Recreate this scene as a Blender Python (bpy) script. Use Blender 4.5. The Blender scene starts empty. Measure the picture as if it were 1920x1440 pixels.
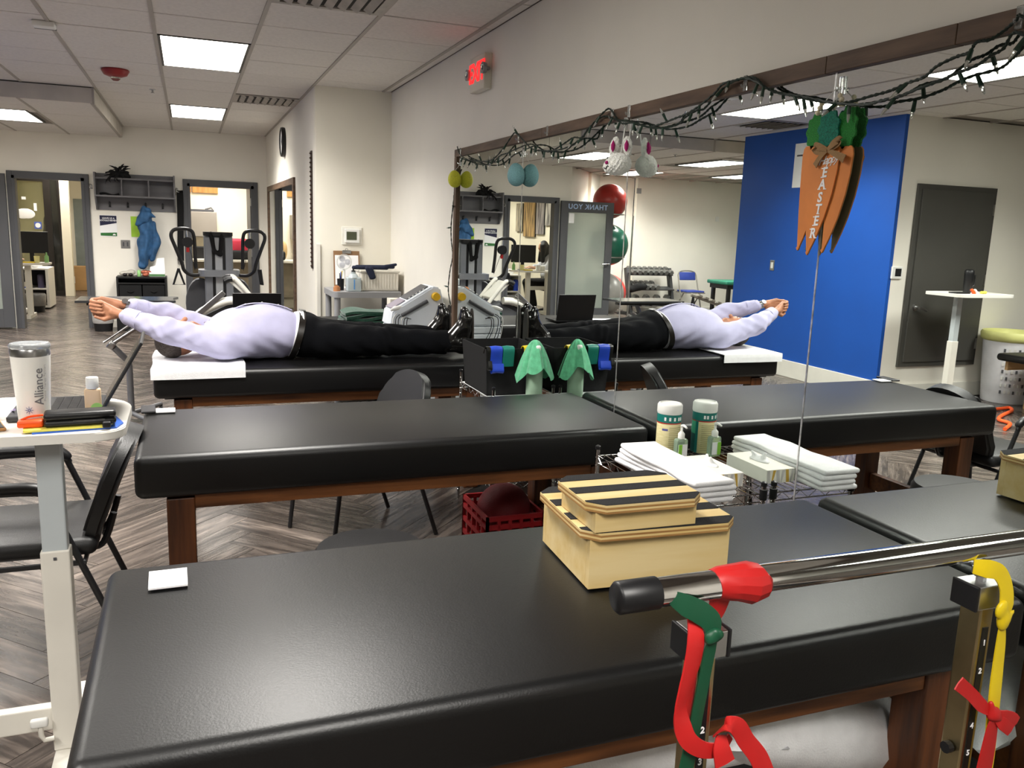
import bpy, bmesh, math, random
import numpy as np
from mathutils import Vector, Matrix, Euler
random.seed(7); np.random.seed(7)
scene = bpy.context.scene
COL = scene.collection
# ------------------------------------------------------------------ camera
cam_d = bpy.data.cameras.new('camera'); cam = bpy.data.objects.new('camera', cam_d); COL.objects.link(cam)
cam_d.sensor_width = 36.0; cam_d.lens = 1561.95 / 1920 * 36.0; cam_d.clip_start = .02; cam_d.clip_end = 100
_r = Vector((.93363269, -.35660049, .03414799)); _u = Vector((.03411864, .18340636, .98244492)); _f = Vector((.3566033, .91607762, -.1834009))
_m = Matrix((_r, _u, -_f)).transposed().to_4x4(); _m.translation = Vector((-1.7793, 0, 1.5598)); cam.matrix_world = _m
scene.camera = cam
# ------------------------------------------------------------------ world, exposure
w = bpy.data.worlds.new('world'); scene.world = w; w.use_nodes = True
w.node_tree.nodes['Background'].inputs[0].default_value = (.9, .95, 1, 1); w.node_tree.nodes['Background'].inputs[1].default_value = .05
vs = scene.view_settings; vs.view_transform = 'Standard'; vs.look = 'None'; vs.exposure = 0.3; vs.gamma = 1.0; vs.use_curve_mapping = False
LAMP, OFFICE_LAMP = 7.5, 6.0     # glow of the ceiling panels
LAMP_W, OFFICE_W = 50.0, 42.0   # watts each louvred panel throws downwards
SPREAD = 136                    # the louvres cut the light off sideways
scene.cycles.max_bounces = 9; scene.cycles.diffuse_bounces = 4; scene.cycles.glossy_bounces = 5; scene.cycles.transmission_bounces = 6;
CEIL, LOW = 2.745, 2.60
# ------------------------------------------------------------------ materials
def lin(h):
    h = h.lstrip('#'); v = [int(h[i:i+2], 16) / 255 for i in (0, 2, 4)]
    return tuple(c / 12.92 if c <= .04045 else ((c + .055) / 1.055) ** 2.4 for c in v) + (1,)
MATS = {}
def mat(name, color='#808080', rough=.5, metal=0, var=.06, vscale=6, bump=0, bscale=60, trans=0, emit=0, ior=1.45, sheen=0, coat=0, alpha=1, spec=.5, stretch=None, color2=None, obj=True):
    if name in MATS: return MATS[name]
    m = bpy.data.materials.new(name); m.use_nodes = True; nt = m.node_tree; N = nt.nodes; L = nt.links
    b = N['Principled BSDF']; c = lin(color)
    tc = N.new('ShaderNodeTexCoord'); mp = N.new('ShaderNodeMapping'); L.new(tc.outputs['Object'], mp.inputs[0])
    if stretch: mp.inputs['Scale'].default_value = stretch
    nz = N.new('ShaderNodeTexNoise'); nz.inputs['Scale'].default_value = vscale; nz.inputs['Detail'].default_value = 5; L.new(mp.outputs[0], nz.inputs['Vector'])
    mx = N.new('ShaderNodeMix'); mx.data_type = 'RGBA'; 
    c2 = lin(color2) if color2 else tuple(x * (1 - 2.2 * var) for x in c[:3]) + (1,)
    c1 = c if color2 else tuple(min(1, x * (1 + var)) for x in c[:3]) + (1,)
    mx.inputs[6].default_value = c1; mx.inputs[7].default_value = c2
    rp = N.new('ShaderNodeValToRGB'); rp.color_ramp.elements[0].position = .35; rp.color_ramp.elements[1].position = .68
    L.new(nz.outputs['Fac'], rp.inputs[0]); L.new(rp.outputs[0], mx.inputs[0]); L.new(mx.outputs[2], b.inputs['Base Color'])
    b.inputs['Roughness'].default_value = rough; b.inputs['Metallic'].default_value = metal; b.inputs['IOR'].default_value = ior
    b.inputs['Transmission Weight'].default_value = trans; b.inputs['Specular IOR Level'].default_value = spec
    b.inputs['Sheen Weight'].default_value = sheen; b.inputs['Coat Weight'].default_value = coat; b.inputs['Alpha'].default_value = alpha
    if emit: b.inputs['Emission Color'].default_value = c; b.inputs['Emission Strength'].default_value = emit
    if bump:
        n2 = N.new('ShaderNodeTexNoise'); n2.inputs['Scale'].default_value = bscale; n2.inputs['Detail'].default_value = 3; L.new(mp.outputs[0], n2.inputs['Vector'])
        bp = N.new('ShaderNodeBump'); bp.inputs['Strength'].default_value = bump; bp.inputs['Distance'].default_value = .01
        L.new(n2.outputs['Fac'], bp.inputs['Height']); L.new(bp.outputs[0], b.inputs['Normal'])
    MATS[name] = m; return m
def wood(name, c1, c2, scale=3, rough=.45, axis=(1, 12, 12), bump=.1, coat=0):
    return mat(name, c1, rough=rough, vscale=scale, color2=c2, stretch=axis, bump=bump, bscale=scale * 3, coat=coat)
wallm = mat('painted_wall', '#e9e5db', .7, var=.015, vscale=2, bump=.04, bscale=180)
wall_w = mat('painted_wall_warm', '#ebe7da', .7, var=.015, vscale=2, bump=.04, bscale=180)
bluem = mat('blue_paint', '#0f4ca4', .55, var=.03, vscale=2, bump=.03, bscale=180)
tilem = mat('ceiling_tile', '#dcd7d1', .9, var=.03, vscale=40, bump=.25, bscale=160)
gridm = mat('ceiling_grid', '#aaa39b', .6, var=.02)
whitep = mat('white_paint', '#d9d6cd', .5, var=.02)
greyd = mat('grey_door_paint', '#4c4d51', .45, var=.03, vscale=3)
darkd = mat('charcoal_door_paint', '#4a4945', .5, var=.03, vscale=3)
vinyl = mat('black_vinyl', '#070708', .4, var=.1, vscale=2.2, bump=.05, bscale=240, spec=.55)
blackp = mat('black_plastic', '#151517', .4, var=.05)
blackm = mat('black_metal', '#1a1a1c', .35, var=.05, spec=.6)
blackc = mat('black_cloth', '#0a0a0c', .9, var=.1, vscale=30, bump=.2, bscale=300)
walnut = wood('walnut_stain', '#7e4d28', '#4a2a14', 2.5, .42, (1, 14, 14), .12)
walnutv = wood('walnut_stain_upright', '#6e3f20', '#402312', 2.5, .45, (14, 14, 1), .12)
framew = wood('mirror_frame_wood', '#6b5442', '#4a382b', 3, .6, (10, 1.2, 10), .15)
chrome = mat('chrome', '#d9d9d9', .09, 1, var=.02)
steel = mat('brushed_steel', '#b9b9b9', .28, 1, var=.05, vscale=20)
brass = mat('warm_steel', '#c9b98e', .3, 1, var=.1, vscale=8)
mirrorm = mat('mirror_silver', '#e9efec', .0, 1, var=0)
glassm = mat('clear_glass', '#f4f6f4', .02, trans=1, var=0)
frost = mat('frosted_glass', '#b9c2ba', .45, trans=.55, var=.03, vscale=2)
whitepl = mat('white_plastic', '#e6e6e2', .4, var=.02)
greypl = mat('grey_plastic', '#8f9092', .5, var=.04)
greydk = mat('dark_grey_plastic', '#4b4c50', .5, var=.05)
whitec = mat('white_cotton', '#eeeef0', .9, var=.03, vscale=20, bump=.25, bscale=220, sheen=.2)
ply = wood('birch_plywood', '#e3cc98', '#d6b878', 2, .55, (1, 10, 10), .05)
plye = wood('plywood_edge', '#b98f55', '#8a6032', 4, .6, (1, 1, 90), .1)
grip = mat('black_grip_tape', '#232325', .95, var=.2, vscale=300, bump=.5, bscale=500)
skin = mat('skin', '#b07a5c', .5, var=.08, vscale=14, bump=.08, bscale=120)
redm = mat('red_latex', '#b51c1c', .42, var=.06, vscale=9)
greenm = mat('green_latex', '#0f452d', .42, var=.06, vscale=9)
yelm = mat('yellow_latex', '#dcc015', .42, var=.06, vscale=9)
bluel = mat('blue_latex', '#2347c0', .42, var=.06, vscale=9)
orange = mat('orange_plastic', '#f0581c', .4, var=.04)
paper = mat('white_paper', '#ededee', .7, var=.01)
lampm = mat('lamp_diffuser', '#fffaf0', .5, emit=LAMP, var=0)
lampo = mat('office_lamp_diffuser', '#fff4e0', .5, emit=OFFICE_LAMP, var=0)
# ------------------------------------------------------------------ mesh helpers
def BM(): return bmesh.new()
def box(bm, c, s, rot=None, bev=0, seg=2, taper=None):
    vs_ = bmesh.ops.create_cube(bm, size=1)['verts']
    for v in vs_:
        if taper and v.co.z < 0: v.co.x *= taper; v.co.y *= taper
        v.co = Vector((v.co.x * s[0], v.co.y * s[1], v.co.z * s[2]))
    if bev:
        es = list({e for v in vs_ for e in v.link_edges})
        r = bmesh.ops.bevel(bm, geom=es, offset=bev, segments=seg, affect='EDGES', profile=.5, clamp_overlap=True)
        vs_ = list({v for f in r['faces'] for v in f.verts} | {v for v in vs_ if v.is_valid})
    M = Matrix.Translation(c)
    if rot is not None: M = M @ Euler(rot).to_matrix().to_4x4()
    bmesh.ops.transform(bm, matrix=M, verts=vs_); return bm
def bx(bm, x0, x1, y0, y1, z0, z1, bev=0, seg=2):
    return box(bm, ((x0 + x1) / 2, (y0 + y1) / 2, (z0 + z1) / 2), (abs(x1 - x0), abs(y1 - y0), abs(z1 - z0)), bev=bev, seg=seg)
def tube(bm, pts, r, n=8, closed=False, cap=True, flat=None, up=None):
    pts = [Vector(p) for p in pts]; k = len(pts); rs = list(r) if hasattr(r, '__len__') else [r] * k
    rings = []; prev = None
    for i, p in enumerate(pts):
        if closed: t = pts[(i + 1) % k] - pts[i - 1]
        else: t = pts[min(i + 1, k - 1)] - pts[max(i - 1, 0)]
        if t.length < 1e-9: t = Vector((0, 0, 1))
        t.normalize()
        if prev is None:
            a = Vector(up) if up else (Vector((0, 0, 1)) if abs(t.z) < .9 else Vector((1, 0, 0)))
        else: a = prev
        nrm = a - t * a.dot(t)
        if nrm.length < 1e-6: nrm = t.orthogonal()
        nrm.normalize(); prev = nrm; bn = t.cross(nrm)
        fl = flat if flat else 1
        rings.append([bm.verts.new(p + (nrm * math.cos(2 * math.pi * j / n) * fl + bn * math.sin(2 * math.pi * j / n)) * rs[i]) for j in range(n)])
    for i in range(k if closed else k - 1):
        a, b = rings[i], rings[(i + 1) % k]
        for j in range(n): bm.faces.new((a[j], a[(j + 1) % n], b[(j + 1) % n], b[j]))
    if cap and not closed:
        bm.faces.new(rings[0][::-1]); bm.faces.new(rings[-1])
    return bm
def smoothpts(pts, n=6, closed=False):
    P = [Vector(p) for p in pts]; k = len(P); out = []
    for i in range(k if closed else k - 1):
        if closed: a, b, c, d = P[i - 1], P[i], P[(i + 1) % k], P[(i + 2) % k]
        else: a, b, c, d = P[max(i - 1, 0)], P[i], P[i + 1], P[min(i + 2, k - 1)]
        for j in range(n):
            t = j / n
            out.append(.5 * ((2 * b) + (c - a) * t + (2 * a - 5 * b + 4 * c - d) * t * t + (3 * b - a - 3 * c + d) * t ** 3))
    if not closed: out.append(P[-1])
    return out
def lathe(bm, prof, c=(0, 0, 0), n=20, M=None):
    rings = []
    for r, z in prof:
        ring = []
        for j in range(n):
            a = 2 * math.pi * j / n; p = Vector((r * math.cos(a), r * math.sin(a), z))
            if M: p = M @ p
            ring.append(bm.verts.new(p + Vector(c)))
        rings.append(ring)
    for a, b in zip(rings, rings[1:]):
        for j in range(n): bm.faces.new((a[j], a[(j + 1) % n], b[(j + 1) % n], b[j]))
    if prof[0][0] > 1e-6: bm.faces.new(rings[0][::-1])
    if prof[-1][0] > 1e-6: bm.faces.new(rings[-1])
    return bm
def prism(bm, poly, d0, d1, axis='z', bev=0):
    def P(a, b, d): return {'z': (a, b, d), 'y': (a, d, b), 'x': (d, a, b)}[axis]
    lo = [bm.verts.new(P(a, b, d0)) for a, b in poly]; hi = [bm.verts.new(P(a, b, d1)) for a, b in poly]; n = len(poly)
    bm.faces.new(lo[::-1]); bm.faces.new(hi)
    for i in range(n): bm.faces.new((lo[i], lo[(i + 1) % n], hi[(i + 1) % n], hi[i]))
    return bm
def sheet(bm, fn, nu, nv, thick=.003):
    g = [[Vector(fn(i / nu, j / nv)) for j in range(nv + 1)] for i in range(nu + 1)]
    def nrm(i, j):
        a = g[min(i + 1, nu)][j] - g[max(i - 1, 0)][j]; b = g[i][min(j + 1, nv)] - g[i][max(j - 1, 0)]
        c = a.cross(b); return c.normalized() if c.length > 1e-9 else Vector((0, 0, 1))
    top = [[bm.verts.new(g[i][j] + nrm(i, j) * thick / 2) for j in range(nv + 1)] for i in range(nu + 1)]
    bot = [[bm.verts.new(g[i][j] - nrm(i, j) * thick / 2) for j in range(nv + 1)] for i in range(nu + 1)]
    for i in range(nu):
        for j in range(nv):
            bm.faces.new((top[i][j], top[i + 1][j], top[i + 1][j + 1], top[i][j + 1])); bm.faces.new((bot[i][j], bot[i][j + 1], bot[i + 1][j + 1], bot[i + 1][j]))
    for i in range(nu):
        for j in (0, nv): bm.faces.new((top[i][j], bot[i][j], bot[i + 1][j], top[i + 1][j])) if j == 0 else bm.faces.new((top[i][j], top[i + 1][j], bot[i + 1][j], bot[i][j]))
    for j in range(nv):
        bm.faces.new((top[0][j], top[0][j + 1], bot[0][j + 1], bot[0][j])); bm.faces.new((top[nu][j], bot[nu][j], bot[nu][j + 1], top[nu][j + 1]))
    return bm
def obj(name, bm, m, parent=None, smooth=False):
    bmesh.ops.recalc_face_normals(bm, faces=bm.faces)
    me = bpy.data.meshes.new(name); bm.to_mesh(me); bm.free(); return mobj(name, me, m, parent, smooth)
def mobj(name, me, m, parent=None, smooth=False):
    if m is not None:
        me.materials.clear(); me.materials.append(m)
    if smooth:
        me.polygons.foreach_set('use_smooth', [True] * len(me.polygons))
        try: me.set_sharp_from_angle(angle=math.radians(50 if smooth is True else smooth))
        except Exception: pass
    o = bpy.data.objects.new(name, me); COL.objects.link(o)
    return o
# things are Empties at their base; parts are built in world coordinates, so the parent inverse is stored
def thing(name, label, cat, loc=(0, 0, 0), group=None):
    o = bpy.data.objects.new(name, None); COL.objects.link(o); o.location = loc; o.empty_display_size = .05
    tag(o, label, cat, group)
    return o
def tag(o, label, cat, group=None, kind=None):
    if label: o['label'] = label
    if cat: o['category'] = cat
    if group: o['group'] = group
    if kind: o['kind'] = kind
    return o
def part(name, bm, m, parent, smooth=False, label=None):
    o = obj(name, bm, m, None, smooth); adopt(o, parent)
    if label: o['label'] = label
    return o
def world(o):
    B_ = Matrix.LocRotScale(o.location, o.rotation_euler, o.scale)
    return B_ if o.parent is None else world(o.parent) @ o.matrix_parent_inverse @ B_
def adopt(o, parent):
    o.parent = parent; o.matrix_parent_inverse = world(parent).inverted(); return o
def solo(name, bm, m, label, cat, group=None, smooth=False):
    return tag(obj(name, bm, m, None, smooth), label, cat, group)
def struct(name, bm, m, label=None, smooth=False):
    o = obj(name, bm, m, None, smooth); o['kind'] = 'structure'
    if label: o['label'] = label
    return o
def copy_tree(root, d=(0, 0, 0), label=None, rot=None):
    def cp(o, par):
        c = o.copy(); COL.objects.link(c); c.parent = par
        for ch in [x for x in list(bpy.data.objects) if x.parent == o]: cp(ch, c)
        return c
    r = cp(root, None); r.location = Vector(root.location) + Vector(d)
    if rot is not None: r.rotation_euler = rot
    if label: r['label'] = label
    return r
def text_mesh(s, size, depth=.001, align='CENTER', bold=0, shear=0, spacing=1.0):
    cu = bpy.data.curves.new('lettering', 'FONT'); cu.body = s; cu.size = size; cu.extrude = depth; cu.align_x = align; cu.align_y = 'CENTER'; cu.offset = bold; cu.shear = shear; cu.space_character = spacing
    cu.resolution_u = 3
    o = bpy.data.objects.new('tmp_text', cu); COL.objects.link(o); bpy.context.view_layer.update()
    me = bpy.data.meshes.new_from_object(o.evaluated_get(bpy.context.evaluated_depsgraph_get())); bpy.data.objects.remove(o); bpy.data.curves.remove(cu); return me
def lettering(s, size, M, m, parent, depth=.001, **k):
    me = text_mesh(s, size, depth, **k); me.transform(M); o = mobj('lettering', me, m); adopt(o, parent); return o
def facing(loc, right, up):
    r = Vector(right).normalized(); u = Vector(up).normalized(); n = r.cross(u)
    M = Matrix((r, u, n)).transposed().to_4x4(); M.translation = Vector(loc); return M
# ------------------------------------------------------------------ signed-distance bodies (one continuous surface)
def rc(a, b, ra, rb): return ('c', np.array(a, float), np.array(b, float), ra, rb)
def el(c, r, rot=None): return ('e', np.array(c, float), np.array(r, float), None if rot is None else np.array(Euler(rot).to_matrix()))
def sdf_mesh(prims, res, k=.02, warp=None, pad=.03, cut=None):
    lo = np.array([1e9] * 3); hi = -lo
    B = []
    for p in prims:
        if p[0] == 'c': a = np.minimum(p[1] - p[3], p[2] - p[4]); b = np.maximum(p[1] + p[3], p[2] + p[4])
        else: R_ = max(p[2]); a = p[1] - (p[2] if p[3] is None else R_); b = p[1] + (p[2] if p[3] is None else R_)
        B.append((a, b)); lo = np.minimum(lo, a); hi = np.maximum(hi, b)
    lo -= pad; hi += pad; n = np.ceil((hi - lo) / res).astype(int) + 1
    V = np.full(n, .05, np.float32); ax = [lo[i] + res * np.arange(n[i]) for i in range(3)]
    for p, (a, b) in zip(prims, B):
        m = k + 3 * res
        i0 = np.maximum(0, ((a - m - lo) / res).astype(int)); i1 = np.minimum(n, ((b + m - lo) / res).astype(int) + 2)
        X, Y, Z = np.meshgrid(*[ax[i][i0[i]:i1[i]] for i in range(3)], indexing='ij')
        if p[0] == 'c':
            d = p[2] - p[1]; L2 = max(d @ d, 1e-9)
            t = np.clip(((X - p[1][0]) * d[0] + (Y - p[1][1]) * d[1] + (Z - p[1][2]) * d[2]) / L2, 0, 1)
            D = np.sqrt((X - p[1][0] - t * d[0]) ** 2 + (Y - p[1][1] - t * d[1]) ** 2 + (Z - p[1][2] - t * d[2]) ** 2) - (p[3] + (p[4] - p[3]) * t)
        else:
            Q = np.stack([X - p[1][0], Y - p[1][1], Z - p[1][2]], -1)
            if p[3] is not None: Q = Q @ p[3]
            q = np.sqrt(((Q / p[2]) ** 2).sum(-1)); g = np.sqrt(((Q / p[2] ** 2) ** 2).sum(-1))
            D = q * (q - 1) / np.maximum(g, 1e-6)
        s = tuple(slice(i0[i], i1[i]) for i in range(3)); O = V[s]
        h = np.clip(.5 + .5 * (O - D) / k, 0, 1); V[s] = O + (D - O) * h - k * h * (1 - h)
    if warp or cut:
        X, Y, Z = np.meshgrid(*ax, indexing='ij')
        if warp: V = V + warp(X, Y, Z).astype(np.float32)
        if cut: V = np.maximum(V, cut(X, Y, Z).astype(np.float32))
    V[0] = V[-1] = .05; V[:, 0] = V[:, -1] = .05; V[:, :, 0] = V[:, :, -1] = .05
    ins = V < 0; c = sum(ins[i:n[0]-1+i, j:n[1]-1+j, l:n[2]-1+l].astype(np.int8) for i in (0, 1) for j in (0, 1) for l in (0, 1))
    act = np.argwhere((c > 0) & (c < 8)); idx = np.full(c.shape, -1, np.int64); idx[tuple(act.T)] = np.arange(len(act))
    P = np.zeros((len(act), 3)); W = np.zeros(len(act))
    for ax_ in range(3):
        o1, o2 = [q for q in range(3) if q != ax_]
        for u in (0, 1):
            for v in (0, 1):
                a = act.copy(); a[:, o1] += u; a[:, o2] += v; b = a.copy(); b[:, ax_] += 1
                va = V[tuple(a.T)]; vb = V[tuple(b.T)]; mk = (va < 0) != (vb < 0); t = np.where(mk, va / np.where(mk, va - vb, 1), 0)
                q = a.astype(float); q[:, ax_] += t; P[mk] += q[mk]; W[mk] += 1
    P = lo + res * P / W[:, None]; F = []
    for ax_ in range(3):
        o1, o2 = [q for q in range(3) if q != ax_]
        sl = [slice(0, n[0]), slice(0, n[1]), slice(0, n[2])]; sa = list(sl); sb = list(sl); sa[ax_] = slice(0, n[ax_] - 1); sb[ax_] = slice(1, n[ax_])
        e = np.argwhere(ins[tuple(sa)] != ins[tuple(sb)]); flip = ins[tuple(e.T)]
        qs = []
        for u, v in ((1, 1), (0, 1), (0, 0), (1, 0)):
            g = e.copy(); g[:, o1] -= u; g[:, o2] -= v; qs.append(idx[tuple(g.T)])
        q = np.stack(qs, 1); fl = flip if ax_ != 1 else ~flip
        q[fl] = q[fl][:, ::-1]; F.append(q)
    F = np.concatenate(F); me = bpy.data.meshes.new('body'); me.from_pydata(P.tolist(), [], F[:, ::-1].tolist()); return me
def sdf(name, prims, res, m, parent=None, k=.02, **kw):
    o = mobj(name, sdf_mesh(prims, res, k, **kw), m)
    o.data.polygons.foreach_set('use_smooth', [True] * len(o.data.polygons))
    if parent is not None: adopt(o, parent)
    return o
# ------------------------------------------------------------------ floor: herringbone planks
def plank_mat(name, attr):
    m = bpy.data.materials.new(name); m.use_nodes = True; N = m.node_tree.nodes; L = m.node_tree.links; b = N['Principled BSDF']
    uv = N.new('ShaderNodeUVMap'); uv.uv_map = 'UVMap'
    if attr: r = N.new('ShaderNodeAttribute'); r.attribute_name = 'rnd'; ro = r.outputs['Fac']
    else: r = N.new('ShaderNodeObjectInfo'); ro = r.outputs['Random']
    mul = N.new('ShaderNodeMath'); mul.operation = 'MULTIPLY'; mul.inputs[1].default_value = 97.0; L.new(ro, mul.inputs[0])
    cx = N.new('ShaderNodeCombineXYZ'); L.new(mul.outputs[0], cx.inputs[0]); L.new(mul.outputs[0], cx.inputs[1]); L.new(mul.outputs[0], cx.inputs[2])
    add = N.new('ShaderNodeVectorMath'); add.operation = 'MULTIPLY_ADD'; add.inputs[1].default_value = (1.3, 13, 1); L.new(uv.outputs[0], add.inputs[0]); L.new(cx.outputs[0], add.inputs[2])
    nz = N.new('ShaderNodeTexNoise'); nz.inputs['Scale'].default_value = 2.2; nz.inputs['Detail'].default_value = 7; nz.inputs['Roughness'].default_value = .62; nz.inputs['Distortion'].default_value = .6; L.new(add.outputs[0], nz.inputs['Vector'])
    rp = N.new('ShaderNodeValToRGB'); E = rp.color_ramp.elements
    E[0].position = .3; E[0].color = lin('#2b2522'); E[1].position = .72; E[1].color = lin('#8e8075')
    e = E.new(.47); e.color = lin('#4c433d'); e = E.new(.58); e.color = lin('#665b53')
    L.new(nz.outputs['Fac'], rp.inputs[0])
    hs = N.new('ShaderNodeHueSaturation'); mr = N.new('ShaderNodeMapRange'); mr.inputs[3].default_value = .68; mr.inputs[4].default_value = 1.25; L.new(ro, mr.inputs[0]); L.new(mr.outputs[0], hs.inputs['Value']); hs.inputs['Saturation'].default_value = .9
    L.new(rp.outputs[0], hs.inputs['Color']); L.new(hs.outputs[0], b.inputs['Base Color'])
    rr = N.new('ShaderNodeMapRange'); rr.inputs[3].default_value = .34; rr.inputs[4].default_value = .2; L.new(nz.outputs['Fac'], rr.inputs[0]); L.new(rr.outputs[0], b.inputs['Roughness'])
    bp = N.new('ShaderNodeBump'); bp.inputs['Strength'].default_value = .05; bp.inputs['Distance'].default_value = .003; L.new(nz.outputs['Fac'], bp.inputs['Height']); L.new(bp.outputs[0], b.inputs['Normal'])
    return m
pm_o, pm_s = plank_mat('floor_plank', False), plank_mat('floor_plank_mass', True)
bm = BM(); bx(bm, -10.1, .1, -3.6, 20, -.1, -.004)
floor = struct('floor', bm, mat('floor_joint', '#201c1a', .8), 'dark wood-look herringbone plank floor')
PL, PW, G, TH = .96, .16, .0012, .006
def plank_mesh(direction):
    bm = BM(); box(bm, (0, 0, -TH / 2), (PL - 2 * G, PW - 2 * G, TH)); uvl = bm.loops.layers.uv.new('UVMap')
    for f in bm.faces:
        for l in f.loops: l[uvl].uv = (l.vert.co.x, l.vert.co.y)
    me = bpy.data.meshes.new('plank'); bm.to_mesh(me); bm.free(); me.materials.append(pm_o); return me
pmesh = plank_mesh(0); planks = []
for j in range(-14, 15):
    for k in range(-60, 130):
        for v in (0, 1):
            u, q = (k * PW + j * PL + PL / 2, k * PW - j * PL + PW / 2) if v == 0 else (k * PW + PL + PW / 2 + j * PL, (k + 1) * PW - PL / 2 - j * PL)
            x, y = (u - q) / 2 ** .5 - 1.51 - .68 - .02, (u + q) / 2 ** .5 - 1
            if -9.4 < x < -.35 and -2.9 < y < 19.4 and not (x < -5.2 and 5.8 < y < 9.3) and not (x < -5.4 and y > 14.2): planks.append((x, y, v))
cinv = _m.inverted()
def pix(x, y, z=0):
    q = cinv @ Vector((x, y, z)); return (960 + 1562 * q.x / -q.z, 720 - 1562 * q.y / -q.z, -q.z)
def seen(p):
    a = pix(p[0], p[1])
    if a[2] < .5 or not (-60 < a[0] < 1960 and -20 < a[1] < 1500): return 0
    t = [(1.2, 2.0), (2.88, 3.68), (4.56, 5.35), (6.35, 7.2)]
    hid = any(lo < p[1] < hi for lo, hi in t) and p[0] > -1.95
    return (.05 if hid else 1) / a[2] ** 3
planks.sort(key=seen, reverse=True)
for x, y, v in planks[:300]:
    o = bpy.data.objects.new('plank', pmesh); COL.objects.link(o); o.location = (x, y, -random.random() * .0006); o.rotation_euler = (0, 0, math.pi / 4 if v == 0 else 3 * math.pi / 4); o.parent = floor
bm = BM(); uvl = bm.loops.layers.uv.new('UVMap'); rl = bm.faces.layers.float.new('rnd')
for x, y, v in planks[300:]:
    a = math.pi / 4 if v == 0 else 3 * math.pi / 4; d = Vector((math.cos(a), math.sin(a), 0)) * (PL / 2 - G); e = Vector((-math.sin(a), math.cos(a), 0)) * (PW / 2 - G); c = Vector((x, y, 0)); rv = random.random()
    q = [(-1, -1), (1, -1), (1, 1), (-1, 1)]; top = [bm.verts.new(c + d * s + e * t) for s, t in q]; bot = [bm.verts.new(c + d * s + e * t - Vector((0, 0, TH))) for s, t in q]
    fs = [bm.faces.new(top)] + [bm.faces.new((bot[i], bot[(i + 1) % 4], top[(i + 1) % 4], top[i])) for i in range(4)]
    for f in fs:
        f[rl] = rv
        for l in f.loops:
            w_ = l.vert.co - c; l[uvl].uv = (w_.dot(d.normalized()), w_.dot(e.normalized()))
po = obj('planks', bm, pm_s); po.parent = floor; po['kind'] = 'stuff'
# ------------------------------------------------------------------ walls
def wallbox(name, x0, x1, y0, y1, z0=0, z1=CEIL, m=wallm, label=None):
    bm = BM(); bx(bm, x0, x1, y0, y1, z0, z1); return struct(name, bm, m, label)
wallbox('wall_right', 0, .1, -3.6, 7.95, label='off-white wall above and beside the big mirror')
wallbox('wall_alcove', -.69, 0, 7.85, 7.95, m=wall_w, label='narrow cream wall jutting out beside the mirror wall')
wallbox('wall_passage', -.69, -.59, 7.95, 13.0, label='off-white side wall with the clock and framed mirror')
bm = BM()
D1, D2, DH = (-3.93, -3.07), (-1.775, -.875), 2.03
for x0, x1, z0, z1 in ((-4.2, D1[0], 0, CEIL), (D1[1], D2[0], 0, CEIL), (D2[1], -.69, 0, CEIL), (D1[0], D1[1], DH, CEIL), (D2[0], D2[1], DH, CEIL)): bx(bm, x0, x1, 12.9, 13.0, z0, z1)
struct('wall_far', bm, wallm, 'off-white far wall with two doorways and coat shelf')
bm = BM(); prism(bm, [(-4.14, 12.9), (-5.68, 14.79), (-5.6, 14.85), (-4.06, 12.97)], 0, LOW + .1)
struct('wall_angled', bm, wallm, 'angled off-white wall behind the exercise balls')
bm = BM(); bx(bm, -6.4, -5.6, 14.75, 14.85, 0, LOW + .1); bx(bm, -10.1, -6.4, 14.62, 14.72, 0, LOW + .1); struct('wall_gym', bm, wallm, 'plain off-white wall behind the dumbbell rack')
wallbox('wall_left', -10.1, -10, -3.6, 14.7, label='plain off-white outer wall of the gym')
wallbox('wall_rear', -10, 0, -3.6, -3.5, label='plain off-white wall at the rear of the room')
wallbox('wall_closet', -10, -4.62, 6.31, 8.78, label='off-white wall holding the raised charcoal door')
wallbox('wall_blue', -4.62, -4.58, 6.31, 8.78, m=bluem, label='bright blue accent wall')
def board(name, x0, x1, y0, y1, h=.14, label=None): bm = BM(); bx(bm, x0, x1, y0, y1, 0, h, bev=.004); return struct(name, bm, whitep, label)
board('baseboard_blue', -4.58, -4.562, 6.29, 8.78, .19, 'white baseboard under the blue wall')
board('baseboard_closet', -8, -4.58, 6.29, 6.308, .15, 'white baseboard below the raised charcoal door')
board('baseboard_far', -3.0, -1.85, 12.885, 12.9, .1, 'white baseboard under the coat shelf wall')
board('baseboard_gym', -9.9, -6.4, 14.6, 14.62, .1, 'white baseboard behind the dumbbell rack')
# offices behind the far wall
offw = mat('office_wall', '#e3dcc8', .7, var=.015, vscale=2)
bm = BM(); bx(bm, -5.1, -5.0, 14.0, 20.1, 0, 2.65); struct('wall_office', bm, offw, 'cream office wall hung with dark canvases')
bm = BM(); bx(bm, -5, -2.4, 20, 20.1, 0, 2.65); struct('wall_office_end', bm, offw, 'cream end wall of the office beyond the glass door')
bm = BM(); bx(bm, -2.5, -2.4, 13, 20, 0, 2.65); struct('wall_office_divider', bm, offw, 'cream wall dividing the two back offices')
bm = BM(); bx(bm, -2.4, -.1, 15.6, 15.7, 0, 2.65); struct('wall_storage_end', bm, offw, 'cream back wall behind the grey overhead cabinet')
bm = BM(); bx(bm, -.2, -.1, 13, 15.6, 0, 2.65); struct('wall_storage_side', bm, offw, 'cream side wall of the back room')
bm = BM(); bx(bm, -5.1, -.1, 13.0, 20.1, 2.65, 2.7); struct('ceiling_office', bm, tilem, 'pale ceiling of the back offices')
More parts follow.
